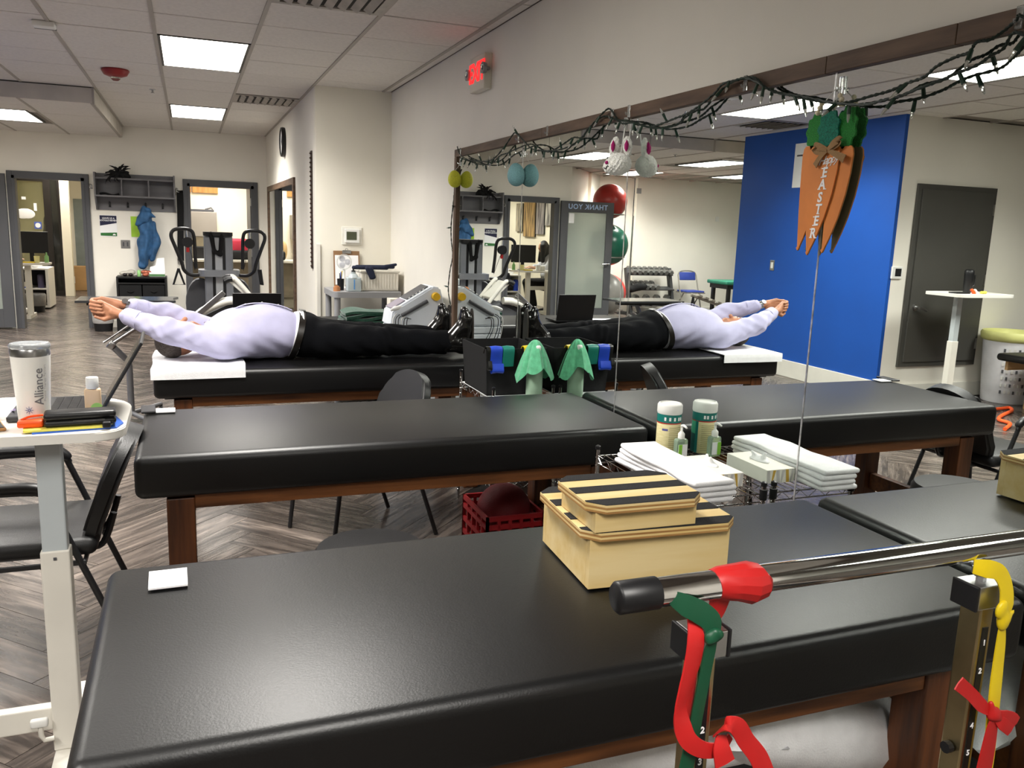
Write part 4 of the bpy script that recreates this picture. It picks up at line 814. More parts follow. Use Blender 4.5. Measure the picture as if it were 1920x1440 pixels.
# ------------------------------------------------------------------ the person stretching on the third table
def person_lying():
    t = thing('person', 'person in lavender shirt and dark trousers lying, arms stretched overhead with clasped hands', 'person', (-1.1, 4.95, .785)); C0 = 4.95
    # skeleton joints
    sn, sf_ = (-1.625, 4.765, .885), (-1.625, 5.135, .885); en, ef = (-1.90, 4.77, .962), (-1.90, 5.13, 1.005); wn, wf = (-2.125, 4.872, 1.040), (-2.113, 5.005, 1.078)
    hand = []
    kn = [(-2.232, 4.918, 1.098 - i * .0185) for i in range(4)]; kf = [(-2.226, 4.982, 1.112 - i * .0185) for i in range(4)]
    # palms
    hand += [rc(wn, (-2.165, 4.885, 1.05), .024, .026), rc((-2.165, 4.885, 1.058), kn[0], .022, .016), rc((-2.165, 4.888, 1.048), kn[1], .022, .016), rc((-2.165, 4.888, 1.042), kn[2], .022, .016), rc((-2.16, 4.886, 1.035), kn[3], .022, .015)]
    hand += [rc(wf, (-2.16, 5.0, 1.085), .022, .025), rc((-2.16, 5.0, 1.09), kf[0], .021, .015), rc((-2.16, 5.0, 1.08), kf[1], .021, .015), rc((-2.16, 4.998, 1.07), kf[2], .021, .015), rc((-2.16, 4.998, 1.062), kf[3], .021, .014)]
    body = [el((-1.852, C0, .898), (.108, .076, .098)), el((-1.80, C0, .925), (.07, .062, .06)), rc((-1.775, C0, .955), (-1.745, C0, .945), .036, .03), rc((-1.83, C0, .985), (-1.812, C0, 1.004), .011, .013), rc((-1.86, C0, .985), (-1.83, C0, .985), .014, .012),
            rc((-1.80, C0, .90), (-1.64, C0, .885), .056, .062), el((-1.845, C0 - .078, .89), (.03, .012, .018)), el((-1.845, C0 + .078, .89), (.03, .012, .018)),
            rc((-1.78, C0 - .018, .983), (-1.78, C0 + .018, .983), .007, .007), rc((-1.77, C0 - .015, .98), (-1.77, C0 + .015, .98), .007, .007),
            el((-1.87, C0 - .032, .972), (.017, .02, .012)), el((-1.87, C0 + .032, .972), (.017, .02, .012))]
    body += [el((-1.5, C0, .90), (.19, .17, .1)), el((-1.2, C0, .89), (.22, .165, .09)), rc((-1.12, C0 - .09, .875), (-.7, C0 - .1, .87), .07, .055), rc((-.7, C0 - .1, .87), (-.33, C0 - .12, .86), .055, .04), rc((-1.12, C0 + .09, .875), (-.7, C0 + .1, .87), .07, .055), rc((-.7, C0 + .1, .87), (-.36, C0 + .13, .86), .055, .04)]
    for s, e_, w_ in ((sn, en, wn), (sf_, ef, wf)): body += [rc(s, e_, .05, .04), rc(e_, w_, .04, .025), rc((-1.5, s[1] * .6 + C0 * .4, .89), s, .06, .05)]
    fing = []
    for i in range(4):
        z = kf[i][2]; dl = (.0, -.004, -.002, .006)[i]
        P = [kf[i], (-2.27 + dl, 4.965, z - .002), (-2.272 + dl, 4.925, z - .006), (-2.245 + dl, 4.893, z - .009), (-2.222 + dl, 4.887, z - .012)]
        fing += [rc(a, b, r, r2) for a, b, r, r2 in zip(P, P[1:], (.0105, .01, .0095, .009), (.01, .0095, .009, .0078))]
        z = kn[i][2] - .004
        P = [kn[i], (-2.268 + dl, 4.935, z), (-2.262 + dl, 4.975, z), (-2.24, 5.012, z), (-2.215, 5.018, z)]
        fing += [rc(a, b, r, r2) for a, b, r, r2 in zip(P, P[1:], (.0105, .0095, .009, .0085), (.0095, .009, .0085, .0075))]
    fing += [rc((-2.165, 4.885, 1.03), (-2.21, 4.895, 1.012), .016, .012), rc((-2.21, 4.895, 1.012), (-2.255, 4.92, 1.022), .0115, .009), rc((-2.165, 5.0, 1.05), (-2.215, 4.985, 1.02), .015, .011), rc((-2.215, 4.985, 1.02), (-2.265, 4.955, 1.03), .011, .0085)]
    bo = mobj('body', merge_sdf(body + hand, fing, .004), skin); bo.data.polygons.foreach_set('use_smooth', [True] * len(bo.data.polygons)); adopt(bo, t)
    # hair
    hairm = mat('grey_hair', '#6e6660', .85, color2='#3c3632', vscale=60, stretch=(1, 4, 4), bump=.5, bscale=200)
    sdf('hair', [el((-1.885, C0, .882), (.09, .084, .094))], .005, hairm, t, cut=lambda X, Y, Z: np.maximum(.82 * (Z - .955) + .57 * (X + 1.925) * 1.0, -(.79 - Z) * 1.0 - 1))
    # shirt
    shirtm = mat('lavender_shirt', '#b3b1cf', .8, var=.03, vscale=12, bump=.15, bscale=40, sheen=.1)
    def wr(X, Y, Z):
        arm = np.clip((-1.68 - X) / .08, 0, 1); tor = 1 - arm; under = np.clip((.96 - Z) / .12, 0, 1)
        return arm * (.0022 * np.sin(75 * X + 60 * Z + 3 * np.sin(30 * Y)) + .0018 * np.sin(45 * X - 90 * Z)) + tor * (.0032 * np.sin(48 * X + 75 * Z + 12 * Y) * under + .0022 * np.sin(24 * X - 45 * Y + 20 * Z))
    sh = [el((-1.53, C0, .925), (.17, .195, .138)), el((-1.62, C0, .91), (.1, .18, .11)), el((-1.50, C0, .915), (.20, .195, .135)), el((-1.40, C0, .93), (.20, .195, .158)), el((-1.30, C0, .92), (.15, .19, .135)), el((-1.6, C0, .895), (.1, .2, .1)), rc((-1.66, C0, .9), (-1.60, C0, .9), .07, .1)]
    for s, e_, w_, cu in ((sn, en, wn, .86), (sf_, ef, wf, .84)):
        e2 = np.array(e_); w2 = np.array(e_) + (np.array(w_) - np.array(e_)) * cu; sh += [rc((-1.52, s[1] * .75 + C0 * .25, .89), s, .085, .08), rc(s, e_, .082, .066), rc(e_, w2, .066, .043)]
    sdf('shirt', sh, .006, shirtm, t, k=.03, warp=wr, cut=lambda X, Y, Z: np.maximum(np.maximum(X + 1.215 - .3 * (Z - .9), .787 - Z), np.minimum(.075 - np.sqrt((Y - C0) ** 2 + (Z - .925) ** 2), -(X + 1.665))))
    # collar
    bm = BM(); 
    for s in (-1, 1): ribbon(bm, [(-1.655, C0 + s * .07, .89), (-1.672, C0 + s * .068, .94), (-1.69, C0 + s * .04, .982), (-1.668, C0 + s * .008, .992)], [.04, .045, .05, .04], .004, wdir=(1, 0, .25))
    part('collar', bm, shirtm, t, True)
    bm = BM(); ribbon(bm, [(-1.66, C0, 1.003), (-1.6, C0, 1.035), (-1.5, C0, 1.083), (-1.4, C0, 1.093), (-1.3, C0, 1.078), (-1.235, C0, 1.052)], .03, .003, wdir=(0, 1, 0)); part('placket', bm, shirtm, t, True)
    for i, x in enumerate((-1.58, -1.49, -1.40, -1.31)):
        bm = BM(); z = (1.048, 1.088, 1.098, 1.084)[i]; lathe(bm, [(.005, 0), (.005, .002), (.001, .0025)], (x, C0, z), 8); part('button', bm, whitepl, t)
    for s, e_, w_, cu in ((sn, en, wn, .86), (sf_, ef, wf, .84)):
        a = Vector(e_).lerp(Vector(w_), cu - .24); b = Vector(e_).lerp(Vector(w_), cu); bm = BM(); tube(bm, [a, a.lerp(b, .5), b, b + (a - b) * .02], [.052, .0485, .0465, .036], 20); part('cuff', bm, shirtm, t, True)
    # undershirt sliver
    bm = BM(); tube(bm, [(-1.245, C0, .912), (-1.205, C0, .915)], [.14, .145], 28, flat=.93, up=(0, 0, 1)); 
    for v in bm.verts: v.co.y = C0 + (v.co.y - C0) * 1.29; v.co.x += .28 * (v.co.z - .9); v.co.z = max(v.co.z, .79)
    part('undershirt', bm, whitec, t, True)
    # trousers
    tr = mat('dark_navy_trousers', '#05060a', .95, spec=.2, var=.12, vscale=10, bump=.2, bscale=200)
    def wt(X, Y, Z): return .003 * np.sin(40 * X + 50 * Z + 8 * np.sin(11 * Y)) * np.clip((X + 1.2) / .2, .3, 1) + .004 * np.exp(-((X + .72) / .05) ** 2) * np.sin(120 * X + 40 * Z)
    sdf('trousers', [el((-1.17, C0, .905), (.13, .19, .138)), el((-1.05, C0, .892), (.13, .185, .112)), rc((-1.08, C0 - .095, .885), (-.70, C0 - .115, .88), .103, .082), rc((-.70, C0 - .115, .878), (-.335, C0 - .135, .868), .08, .07), rc((-1.08, C0 + .095, .885), (-.72, C0 + .105, .88), .103, .082), rc((-.72, C0 + .105, .878), (-.385, C0 + .125, .868), .08, .07)], .006, tr, t, k=.025, warp=wt, cut=lambda X, Y, Z: np.maximum(np.maximum(.787 - Z, -(X + 1.225 - .3 * (Z - .9))), X + .325 - .35 * (Z - .86) + .3 * (Y > C0) * .16))
    # belt
    bm = BM(); n = 40; ring = []
    for i in range(n):
        a = 2 * math.pi * i / n; y = C0 + .193 * math.cos(a); z = .905 + .136 * math.sin(a); ring.append((y, max(z, .786)))
    rr_ = []
    for y, z in ring: rr_.append([bm.verts.new((-1.222 + .3 * (z - .9) + d, C0 + (y - C0) * q, .9 + (z - .9) * q)) for d, q in ((-.018, 1.0), (-.018, 1.03), (.018, 1.03), (.018, 1.0))])
    for i in range(n):
        for j in range(4): bm.faces.new((rr_[i][j], rr_[(i + 1) % n][j], rr_[(i + 1) % n][(j + 1) % 4], rr_[i][(j + 1) % 4]))
    be = part('belt', bm, mat('black_leather', '#17130f', .35), t, True)
    bm = BM(); box(bm, (-1.175, C0, 1.052), (.035, .05, .008), bev=.003, rot=(0, .15, 0)); part('buckle', bm, steel, be)
    # shoes
    lea = mat('polished_black_leather', '#0f0e0d', .22, var=.1, coat=.5)
    for y, xo, zo, lean in ((4.80, 0, 0, 0.0), (5.08, -.06, -.005, .0)):
        s = sdf('shoe', [rc((-.245 + xo, y, .838 + zo), (-.23 + xo, y, .95 + zo), .042, .043), rc((-.23 + xo, y, .95 + zo), (-.226 + xo, y, 1.01 + zo), .043, .044), rc((-.226 + xo, y, 1.01 + zo), (-.238 + xo, y - .004, 1.062 + zo), .042, .026), rc((-.345 + xo, y, .862 + zo), (-.25 + xo, y, .86 + zo), .056, .05), rc((-.315 + xo, y, .89 + zo), (-.25 + xo, y, .97 + zo), .046, .04)], .005, lea, t, k=.02, cut=lambda X, Y, Z: np.maximum(X + .192 - xo, .787 - Z))
        bm = BM(); prism(bm, [(y + .04 * math.cos(a) * (1 if math.sin(a) < 0 else .95) , .93 + zo + .145 * math.sin(a)) for a in [2 * math.pi * i / 28 for i in range(28)]], -.193 + xo, -.184 + xo, 'x'); part('sole', bm, mat('shoe_sole', '#2a2520', .6), s)
        bm = BM(); bx(bm, -.192 + xo, -.165 + xo, y - .032, y + .032, .79 + zo if zo >= 0 else .788, .86 + zo, bev=.004); part('heel', bm, MATS['shoe_sole'], s)
    # watch, glasses
    a, b = Vector(ef).lerp(Vector(wf), .94), Vector(ef).lerp(Vector(wf), 1.0); d = (b - a).normalized(); c = Vector(wf) + d * .0
    bm = BM(); tube(bm, [c - d * .01, c + d * .01], .0285, 20, cap=False); tube(bm, [c - d * .01, c + d * .01], .026, 20, cap=False); wa = part('wristwatch', bm, steel, t, True, label='silver wristwatch')
    bm = BM(); q = c + Vector((0, -.021, .02)); tube(bm, [q, q + Vector((0, -.005, .005))], .016, 16); part('watch_face', bm, steel, wa, True)
    bm = BM()
    for s in (-1, 1):
        tube(bm, [(-1.87 + .016 * math.cos(2 * math.pi * i / 14), C0 + s * .032 + .021 * math.sin(2 * math.pi * i / 14), .994) for i in range(14)], .0014, 5, closed=True); tube(bm, [(-1.872, C0 + s * .053, .993), (-1.866, C0 + s * .08, .95), (-1.862, C0 + s * .083, .90)], .0014, 5)
    tube(bm, [(-1.868, C0 - .011, .996), (-1.864, C0, 1.0), (-1.868, C0 + .011, .996)], .0014, 5); part('eyeglasses', bm, steel, t)
    bm = BM(); tube(bm, smoothpts([(-1.766, C0 - .02, .985), (-1.77, C0, .99), (-1.766, C0 + .02, .985)], 4), .0018, 6); part('mouth', bm, mat('lip', '#9c5a4a', .5), t)
    return t
def merge_sdf(a, b, res):
    # soft union for the body, a tighter one for fingers so that they stay apart
    return sdf_mesh(a + b, res, .004)
person_lying()
# towel below the head
bm = BM()
def tw(u, v):
    x = -1.985 + .465 * v; y = 4.575 + .66 * u
    if u < .14:
        q = 1 - u / .14; return (x, 4.575 - .004 - .004 * math.sin(5 * v), .788 - .055 * q)
    return (x + .006 * math.sin(7 * u) * (1 if v in (0., 1.) else .3), y, .7875 + .002 * math.sin(14 * v + 5 * u) ** 2)
sheet(bm, tw, 30, 20, .005); solo('head_towel', bm, whitec, 'white towel spread under the lying person at the table end', 'towel', None, True)
# ------------------------------------------------------------------ standing desks
desk_white = mat('white_laminate', '#eae7e0', .4, var=.01); col_grey = mat('silver_paint', '#b9c0c3', .35, var=.02); col_white = mat('white_powder_coat', '#dedad0', .45, var=.02)
def rounded(x0, x1, y0, y1, r, n=6, rb=None):
    P = []; q = rb or r
    for cx, cy, a0, r_ in ((x1 - r, y0 + r, -90, r), (x1 - q, y1 - q, 0, q), (x0 + q, y1 - q, 90, q), (x0 + r, y0 + r, 180, r)):
        for i in range(n + 1): a = math.radians(a0 + 90 * i / n); P.append((cx + r_ * math.cos(a), cy + r_ * math.sin(a)))
    return P
def desk(x1, y0, zt, cxo, label, length=1.2, dep=.62):
    t = thing('standing_desk', label, 'desk', (x1 - .2, y0 + .1, 0), 'white standing desks'); x0 = x1 - length
    bm = BM(); prism(bm, rounded(x0, x1, y0, y0 + dep, .07, rb=.17), zt - .025, zt); bmesh.ops.bevel(bm, geom=[e for e in bm.edges if abs(e.verts[0].co.z - e.verts[1].co.z) < 1e-4], offset=.003, segments=2, affect='EDGES'); part('desktop', bm, desk_white, t, 40)
    for cx in (cxo, cxo - length * .62):
        cy = y0 + .11
        bm = BM(); bx(bm, cx - .031, cx + .031, cy - .022, cy + .022, .60, zt - .026, bev=.004); part('inner_column', bm, col_grey, t)
        bm = BM(); bx(bm, cx - .036, cx + .036, cy - .027, cy + .027, .06, .655, bev=.004); c = part('outer_column', bm, col_white, t)
        bm = BM(); bx(bm, cx - .004, cx + .004, cy - .029, cy - .0265, .63, .638); part('screw', bm, greydk, c)
        bm = BM(); bx(bm, cx - .034, cx + .034, cy - .27, cy + .36, .001, .06, bev=.006); part('foot', bm, col_white, t)
    bm = BM(); bx(bm, cxo - length * .62, cxo - .036, y0 + .13, y0 + .165, .10, .17, bev=.004); part('crossbar', bm, col_white, t)
    bm = BM(); tube(bm, [(cxo - .03, y0 + .07, .11), (cxo - .055, y0 + .07, .108), (cxo - .062, y0 + .068, .125), (cxo - .062, y0 + .066, .16)], .007, 8); h = part('crank', bm, col_white, t, True); bm = BM(); box(bm, (cxo - .064, y0 + .066, .165), (.045, .018, .026), bev=.006); part('crank_grip', bm, whitepl, h, True)
    return t
desk(-1.955, 2.35, 1.0, -2.148, 'white standing desk with the tumbler and open laptop', dep=.49)
n_before = set(o.name for o in bpy.data.objects)
# tumbler
tx, ty, tz = -2.178, 2.53, .9855
t = thing('tumbler', 'white steel tumbler lettered Alliance on the standing desk', 'tumbler', (tx, ty, tz))
bm = BM(); lathe(bm, [(.036, 0), (.037, .003), (.0468, .188), (.0468, .19)], (tx, ty, tz), 80); part('body', bm, mat('white_enamel', '#f2f0ea', .4, var=.01), t, 60)
bm = BM(); lathe(bm, [(.0468, .19), (.0474, .209), (.046, .211)], (tx, ty, tz), 40); part('steel_rim', bm, steel, t, 60)
bm = BM(); lathe(bm, [(.047, .2105), (.049, .213), (.0492, .219), (.046, .222), (.040, .219), (.001, .218)], (tx, ty, tz), 40); part('lid', bm, mat('clear_lid', '#d8dcdf', .08, trans=.6), t, True)
def wrap_text(s, size, a0, z0, m, up=True, r0=.0372, dr=.0098 / .188, **k):
    me = text_mesh(s, size, .0003, align='LEFT', **k); b_ = BM(); b_.from_mesh(me)
    for _ in range(3): bmesh.ops.subdivide_edges(b_, edges=[e for e in b_.edges if abs(e.verts[0].co.y - e.verts[1].co.y) > size * .12], cuts=1)
    b_.to_mesh(me); b_.free()
    for v in me.vertices:
        # text runs upwards along the cup
        z = z0 + v.co.x; off = -v.co.y; r = r0 + dr * z + .0007 + v.co.z; a = a0 + off / r
        v.co = (tx + r * math.cos(a), ty + r * math.sin(a), tz + z)
    o = mobj('lettering', me, m); adopt(o, t)
dk = mat('grey_ink', '#7c7b7e', .5, var=0)
va = math.atan2(-ty, -1.779 - tx)   # direction facing the desk front
wrap_text('Alliance', .032, va + .36, .062, dk, bold=0, spacing=.98)
wrap_text('Physical Therapy Partners', .0095, va + .72, .07, mat('pale_ink', '#c9c7c4', .5, var=0))
bm = BM()
for k in range(8):
    a = k * math.pi / 4; r = .0372 + .0098 / .188 * .05 + .0006
    for q in (.003, .0065, .0095):
        w_ = .0018 if q < .009 else .0012; z = .05 + q * math.sin(a); aa = va - .28 + q * math.cos(a) / r; bx_ = (tx + r * math.cos(aa), ty + r * math.sin(aa), tz + z); box(bm, bx_, (.0008, w_, w_), rot=(a, 0, aa))
part('star_emblem', bm, mat('navy_ink', '#2c4a94', .5, var=0), t)
# laptop on the desk (screen leans away to the side)
def laptop(c, ang, label, open_deg, w_=.33, d_=.23, m=None, rz=0.0):
    t = thing('laptop', label, 'laptop', c); m = m or mat('laptop_shell', '#2b2c2e', .4, var=.03)
    R_ = Matrix.Translation(c) @ Matrix.Rotation(rz, 4, 'Z')
    def P(name, bm, mm, par=t, **k): bmesh.ops.transform(bm, matrix=R_, verts=bm.verts); return part(name, bm, mm, par, **k)
    bm = BM(); bx(bm, -w_ / 2, w_ / 2, -d_ / 2, d_ / 2, .002, .018, bev=.004); base = P('base', bm, m)
    bm = BM(); bx(bm, -w_ / 2 + .02, w_ / 2 - .02, -.02, d_ / 2 - .02, .018, .0188); P('key_bed', bm, blackp, base)
    for r in range(5):
        for k in range(13):
            bm = BM(); x = -w_ / 2 + .024 + k * (w_ - .048) / 13; y = -.018 + r * .0235; bx(bm, x, x + (w_ - .048) / 13 - .003, y, y + .0195, .0185, .0205); P('key', bm, blackp, base)
    bm = BM(); bx(bm, -.05, .05, -d_ / 2 + .012, -.03, .018, .0186); P('trackpad', bm, greydk, base)
    H_ = Matrix.Translation((0, d_ / 2, .018)) @ Matrix.Rotation(math.radians(90 - open_deg), 4, 'X')
    bm = BM(); bx(bm, -w_ / 2, w_ / 2, -.004, .004, 0, d_ * .97, bev=.002); bmesh.ops.transform(bm, matrix=H_, verts=bm.verts); sc_ = P('screen', bm, m)
    bm = BM(); bx(bm, -w_ / 2 + .01, w_ / 2 - .01, -.0052, -.0042, .014, d_ * .97 - .01); bmesh.ops.transform(bm, matrix=H_, verts=bm.verts); P('display', bm, mat('dark_display', '#0c0d10', .1, var=0), sc_)
    return t
laptop((-2.14, 2.70, .9855), 0, 'dark laptop opened wide on the standing desk, keyboard towards the tumbler', 120, rz=-math.pi / 2 + .02, w_=.26)
# lotion bottle
t = thing('lotion_bottle', 'small peach lotion bottle with white cap on the desk', 'bottle', (-2.046, 2.625, .9855))
bm = BM(); box(bm, (-2.046, 2.625, 1.0255), (.042, .026, .078), bev=.007, seg=3); part('bottle', bm, mat('peach_plastic', '#e8c9a4', .4), t, True)
bm = BM(); lathe(bm, [(.016, .078), (.0165, .08), (.0165, .108), (.015, .11), (.001, .11)], (-2.046, 2.625, .9855), 20); part('cap', bm, whitepl, t, True)
bm = BM(); tube(bm, [(-2.036, 2.6115, 1.008), (-2.036, 2.6108, 1.008)], .016, 20); part('label', bm, mat('leaf_green', '#9fcf74', .5), t)
# papers, glasses case, pouch, phone on the desk
bm = BM(); prism(bm, [(-2.17, 2.425), (-1.975, 2.45), (-1.962, 2.50), (-1.99, 2.60), (-2.1, 2.58), (-2.17, 2.52)], .9855, .9895); solo('folder', bm, mat('blue_card', '#2f63c4', .5), 'blue folder under the yellow notepad on the desk', 'folder')
bm = BM(); prism(bm, [(-2.19, 2.428), (-2.0, 2.445), (-1.985, 2.49), (-2.15, 2.53), (-2.2, 2.5)], .990, .996); solo('notepad', bm, mat('yellow_paper', '#ece264', .6), 'yellow notepad under the black glasses case', 'notepad')
t = thing('glasses_case', 'black glasses case lying on the yellow notepad', 'case', (-2.06, 2.485, .996))
for n_, z0, z1 in (('tray', .9965, 1.0145), ('cover', 1.0146, 1.034)):
    bm = BM(); box(bm, (-2.063, 2.478, (z0 + z1) / 2), (.17, .062, z1 - z0), bev=.008, seg=3, rot=(0, 0, .1)); part(n_, bm, mat('black_leatherette', '#141415', .4, bump=.04, bscale=300), t, True)
bm = BM(); box(bm, (-2.04, 2.4485, 1.012), (.075, .001, .0012), rot=(0, 0, .1)); part('seam_line', bm, steel, t)
bm = BM(); box(bm, (-1.998, 2.443, 1.0), (.02, .02, .016), bev=.003); part('flap', bm, blackp, t)
t = thing('tape_measure', 'bright orange pouch beside the glasses case', 'pouch', (-2.185, 2.47, .99))
bm = BM(); box(bm, (-2.178, 2.468, 1.006), (.06, .035, .019), bev=.006, seg=3, rot=(0, 0, .05)); part('case', bm, orange, t, True)
bm = BM(); tube(bm, smoothpts([(-2.2, 2.47, 1.015), (-2.18, 2.475, 1.022), (-2.15, 2.48, 1.024)], 4), .003, 6); part('strap', bm, orange, t, True)
bm = BM(); box(bm, (-2.30, 2.535, .9905), (.09, .15, .009), bev=.004, rot=(0, 0, .3)); t = thing('phone', 'black phone in a tan case at the desk edge', 'phone', (-2.30, 2.535, .9855)); part('case', bm, mat('tan_case', '#b98a56', .5), t, True)
bm = BM(); box(bm, (-2.30, 2.535, .9956), (.08, .14, .0016), rot=(0, 0, .3)); part('glass', bm, blackp, t)
bm = BM(); box(bm, (-2.33, 2.74, .991), (.2, .27, .01), rot=(0, 0, .08), bev=.001); solo('paper_stack', bm, paper, 'stack of white papers on the desk behind the phone', 'papers')
bm = BM(); tube(bm, [(-2.255, 2.66, 1.0), (-2.24, 2.62, 1.012)], .0035, 8); solo('pen', bm, mat('lilac', '#a89ac4', .4), 'lilac pen leaning by the tumbler', 'pen')
MOVE = [o.name for o in bpy.data.objects if o.name not in n_before and o.parent is None]
# second standing desk, seen only in the mirror
t = thing('standing_desk', 'narrow white standing desk seen before the charcoal door', 'desk', (-4.93, 5.78, 0), 'white standing desks')
bm = BM(); prism(bm, rounded(-5.42, -4.72, 5.56, 6.02, .09), 1.085, 1.112); part('desktop', bm, desk_white, t)
bm = BM(); bx(bm, -4.965, -4.90, 5.76, 5.81, .60, 1.085, bev=.004); part('inner_column', bm, col_grey, t)
bm = BM(); bx(bm, -4.972, -4.893, 5.755, 5.815, .05, .66, bev=.004); part('outer_column', bm, col_white, t)
bm = BM(); bx(bm, -4.975, -4.89, 5.55, 6.1, .001, .05, bev=.006); part('foot', bm, col_white, t)
bm = BM(); lathe(bm, [(.036, 0), (.038, .004), (.044, .17), (.044, .2), (.03, .215), (.001, .216)], (-5.12, 5.86, 1.1125), 20); t = thing('tumbler', 'black insulated bottle on the narrow standing desk', 'bottle', (-5.12, 5.86, 1.1125)); part('body', bm, blackp, t, True)
bm = BM(); tube(bm, [(-5.165, 5.86, 1.28), (-5.20, 5.86, 1.27), (-5.2, 5.86, 1.18), (-5.165, 5.86, 1.165)], .008, 8); part('handle', bm, blackp, t, True)
bm = BM(); box(bm, (-4.98, 5.68, 1.132), (.06, .03, .024), bev=.008, rot=(0, -.9, .3)); solo('stapler', bm, orange, 'orange gadget on the narrow standing desk', 'gadget', None, True)
bm = BM(); box(bm, (-5.02, 5.68, 1.130), (.06, .03, .022), bev=.008, rot=(0, -.9, .3)); solo('tape_dispenser', bm, whitepl, 'white gadget next to the orange one on the narrow desk', 'gadget', None, True)
bm = BM(); tube(bm, [(-5.06, 5.66, 1.127), (-5.12, 5.66, 1.127)], .013, 14); solo('tape_roll', bm, mat('yellow_plastic', '#d8d25a', .5), 'yellow roll on the narrow standing desk', 'roll', None, True)
bm = BM(); box(bm, (-4.86, 5.72, 1.119), (.16, .1, .012), bev=.003); solo('tablet', bm, blackp, 'black tablet lying on the narrow standing desk', 'tablet')
# ------------------------------------------------------------------ black guest chairs (facing -x)
def chair(loc, rz, label, arms=True):
    t = thing('guest_chair', label, 'chair', (0, 0, 0), 'black guest chairs'); cv = mat('chair_vinyl', '#1b1b1c', .42, var=.06, bump=.1, bscale=300)
    bm = BM(); box(bm, (0, 0, .445), (.46, .46, .065), bev=.03, seg=4)
    for v in bm.verts: v.co.z += .012 * (1 - (v.co.x / .23) ** 2) * (1 - (v.co.y / .23) ** 2) if v.co.z > .45 else 0
    part('seat', bm, cv, t, True)
    bm = BM(); n = 18; P = []
    for i in range(n + 1): a = math.pi * i / n; P.append((.205 * math.cos(a), .17 * math.sin(a) + .03))
    poly = [(.2, -.17), (.215, -.12)] + P + [(-.215, -.12), (-.2, -.17)]
    prism(bm, poly, -.03, .026, 'x'); bmesh.ops.bevel(bm, geom=[e for e in bm.edges if abs(e.verts[0].co.x - e.verts[1].co.x) < 1e-4], offset=.012, segments=3, affect='EDGES')
    for v in bm.verts: v.co.x += .05 * (v.co.y / .2) ** 2 * -1 * .4
    bmesh.ops.transform(bm, matrix=Matrix.Translation((.285, 0, .625)) @ Matrix.Rotation(.36, 4, 'Y'), verts=bm.verts); part('backrest', bm, cv, t, True)
    for s in (-1, 1):
        y = s * .245
        bm = BM(); tube(bm, smoothpts([(-.235, y, .004), (-.2, y, .3), (-.19, y, .62), (-.16, y, .655), (.06, y, .655), (.10, y, .62)] if arms else [(-.25, y, .004), (-.2, y, .40)], 4), .0115, 8); part('leg', bm, blackm, t, True)
        bm = BM(); tube(bm, [(.09, y, .635) if arms else (.19, y, .41), (.33, y, .004)], .0115, 8); part('leg', bm, blackm, t, True)
        if not arms: continue
        bm = BM(); tube(bm, smoothpts([(-.2, y, .63), (-.17, y, .672), (-.05, y, .676), (.06, y, .672), (.10, y, .635)], 4), [.016] + [.021] * 15 + [.016], 10, flat=.8); part('armrest', bm, blackp, t, True)
    bm = BM(); tube(bm, [(-.2, -.245, .40), (.19, -.245, .40), (.19, .245, .40), (-.2, .245, .40)], .010, 8, closed=True); part('seat_frame', bm, blackm, t)
    for y in (-.1, .1): bm = BM(); tube(bm, smoothpts([(.15, y, .40), (.22, y, .40), (.25, y, .44), (.275, y, .52)], 4), .0115, 8); part('back_bracket', bm, blackm, t)
    t.location = loc; t.rotation_euler = (0, 0, rz); return t
chair((-2.335, 3.235, 0), 0, 'black guest chair pulled up to the standing desk, back against the second table')
chair((-1.03, 4.06, 0), 0.3, 'black armless chair between the second table and the lying person', False)
# round stool
t = thing('stool', 'round black stool between the front and second tables', 'stool', (-1.27, 2.50, 0))
bm = BM(); lathe(bm, [(.001, .48), (.165, .48), (.18, .495), (.18, .53), (.168, .546), (.001, .551)], (-1.27, 2.50, 0), 36); part('seat', bm, MATS['chair_vinyl'], t, True)
bm = BM(); tube(bm, [(-1.27, 2.5, .09), (-1.27, 2.5, .479)], .025, 14); part('column', bm, chrome, t, True)
for k in range(5):
    a = 2 * math.pi * k / 5 + .3; e_ = (-1.27 + .25 * math.cos(a), 2.5 + .25 * math.sin(a)); bm = BM(); tube(bm, [(-1.27, 2.5, .1), (e_[0], e_[1], .065)], [.018, .012], 8); l_ = part('leg', bm, blackm, t, True)
    bm = BM(); tube(bm, [(e_[0] - .012, e_[1], .027), (e_[0] + .012, e_[1], .027)], .026, 12); part('caster', bm, blackp, l_, True)
# ------------------------------------------------------------------ rolling laptop table behind the person's head
t = thing('rolling_table', 'rolling side table with dark glossy top and bent grey pole', 'table', (-2.24, 6.95, 0))
bm = BM(); prism(bm, [(-2.56, 6.72), (-1.90, 6.72), (-1.885, 6.745), (-1.905, 6.80), (-1.92, 6.86), (-1.905, 6.95), (-1.87, 7.05), (-1.89, 7.08), (-2.56, 7.08)], .925, .943); part('tabletop', bm, mat('glossy_dark_laminate', '#3c3d3f', .12, var=.02), t)
bm = BM(); bx(bm, -2.5, -1.95, 6.86, 6.94, .895, .924); part('underframe', bm, blackm, t)
bm = BM(); tube(bm, smoothpts([(-2.235, 6.9, .05), (-2.235, 6.9, .3), (-2.24, 6.9, .45), (-2.29, 6.86, .53), (-2.33, 6.84, .58)], 5), .024, 12); part('pole', bm, mat('grey_paint_metal', '#77787b', .35, .4), t, True)
bm = BM(); box(bm, (-2.345, 6.83, .60), (.05, .05, .06), bev=.008, rot=(0, .6, 0)); part('joint', bm, steel, t, True)
bm = BM(); tube(bm, [(-2.335, 6.83, .615), (-2.06, 6.88, .80)], .017, 10); part('arm', bm, steel, t, True)
bm = BM(); tube(bm, [(-2.395, 6.80, .625), (-2.10, 6.86, .83)], .009, 8); part('arm', bm, steel, t, True)
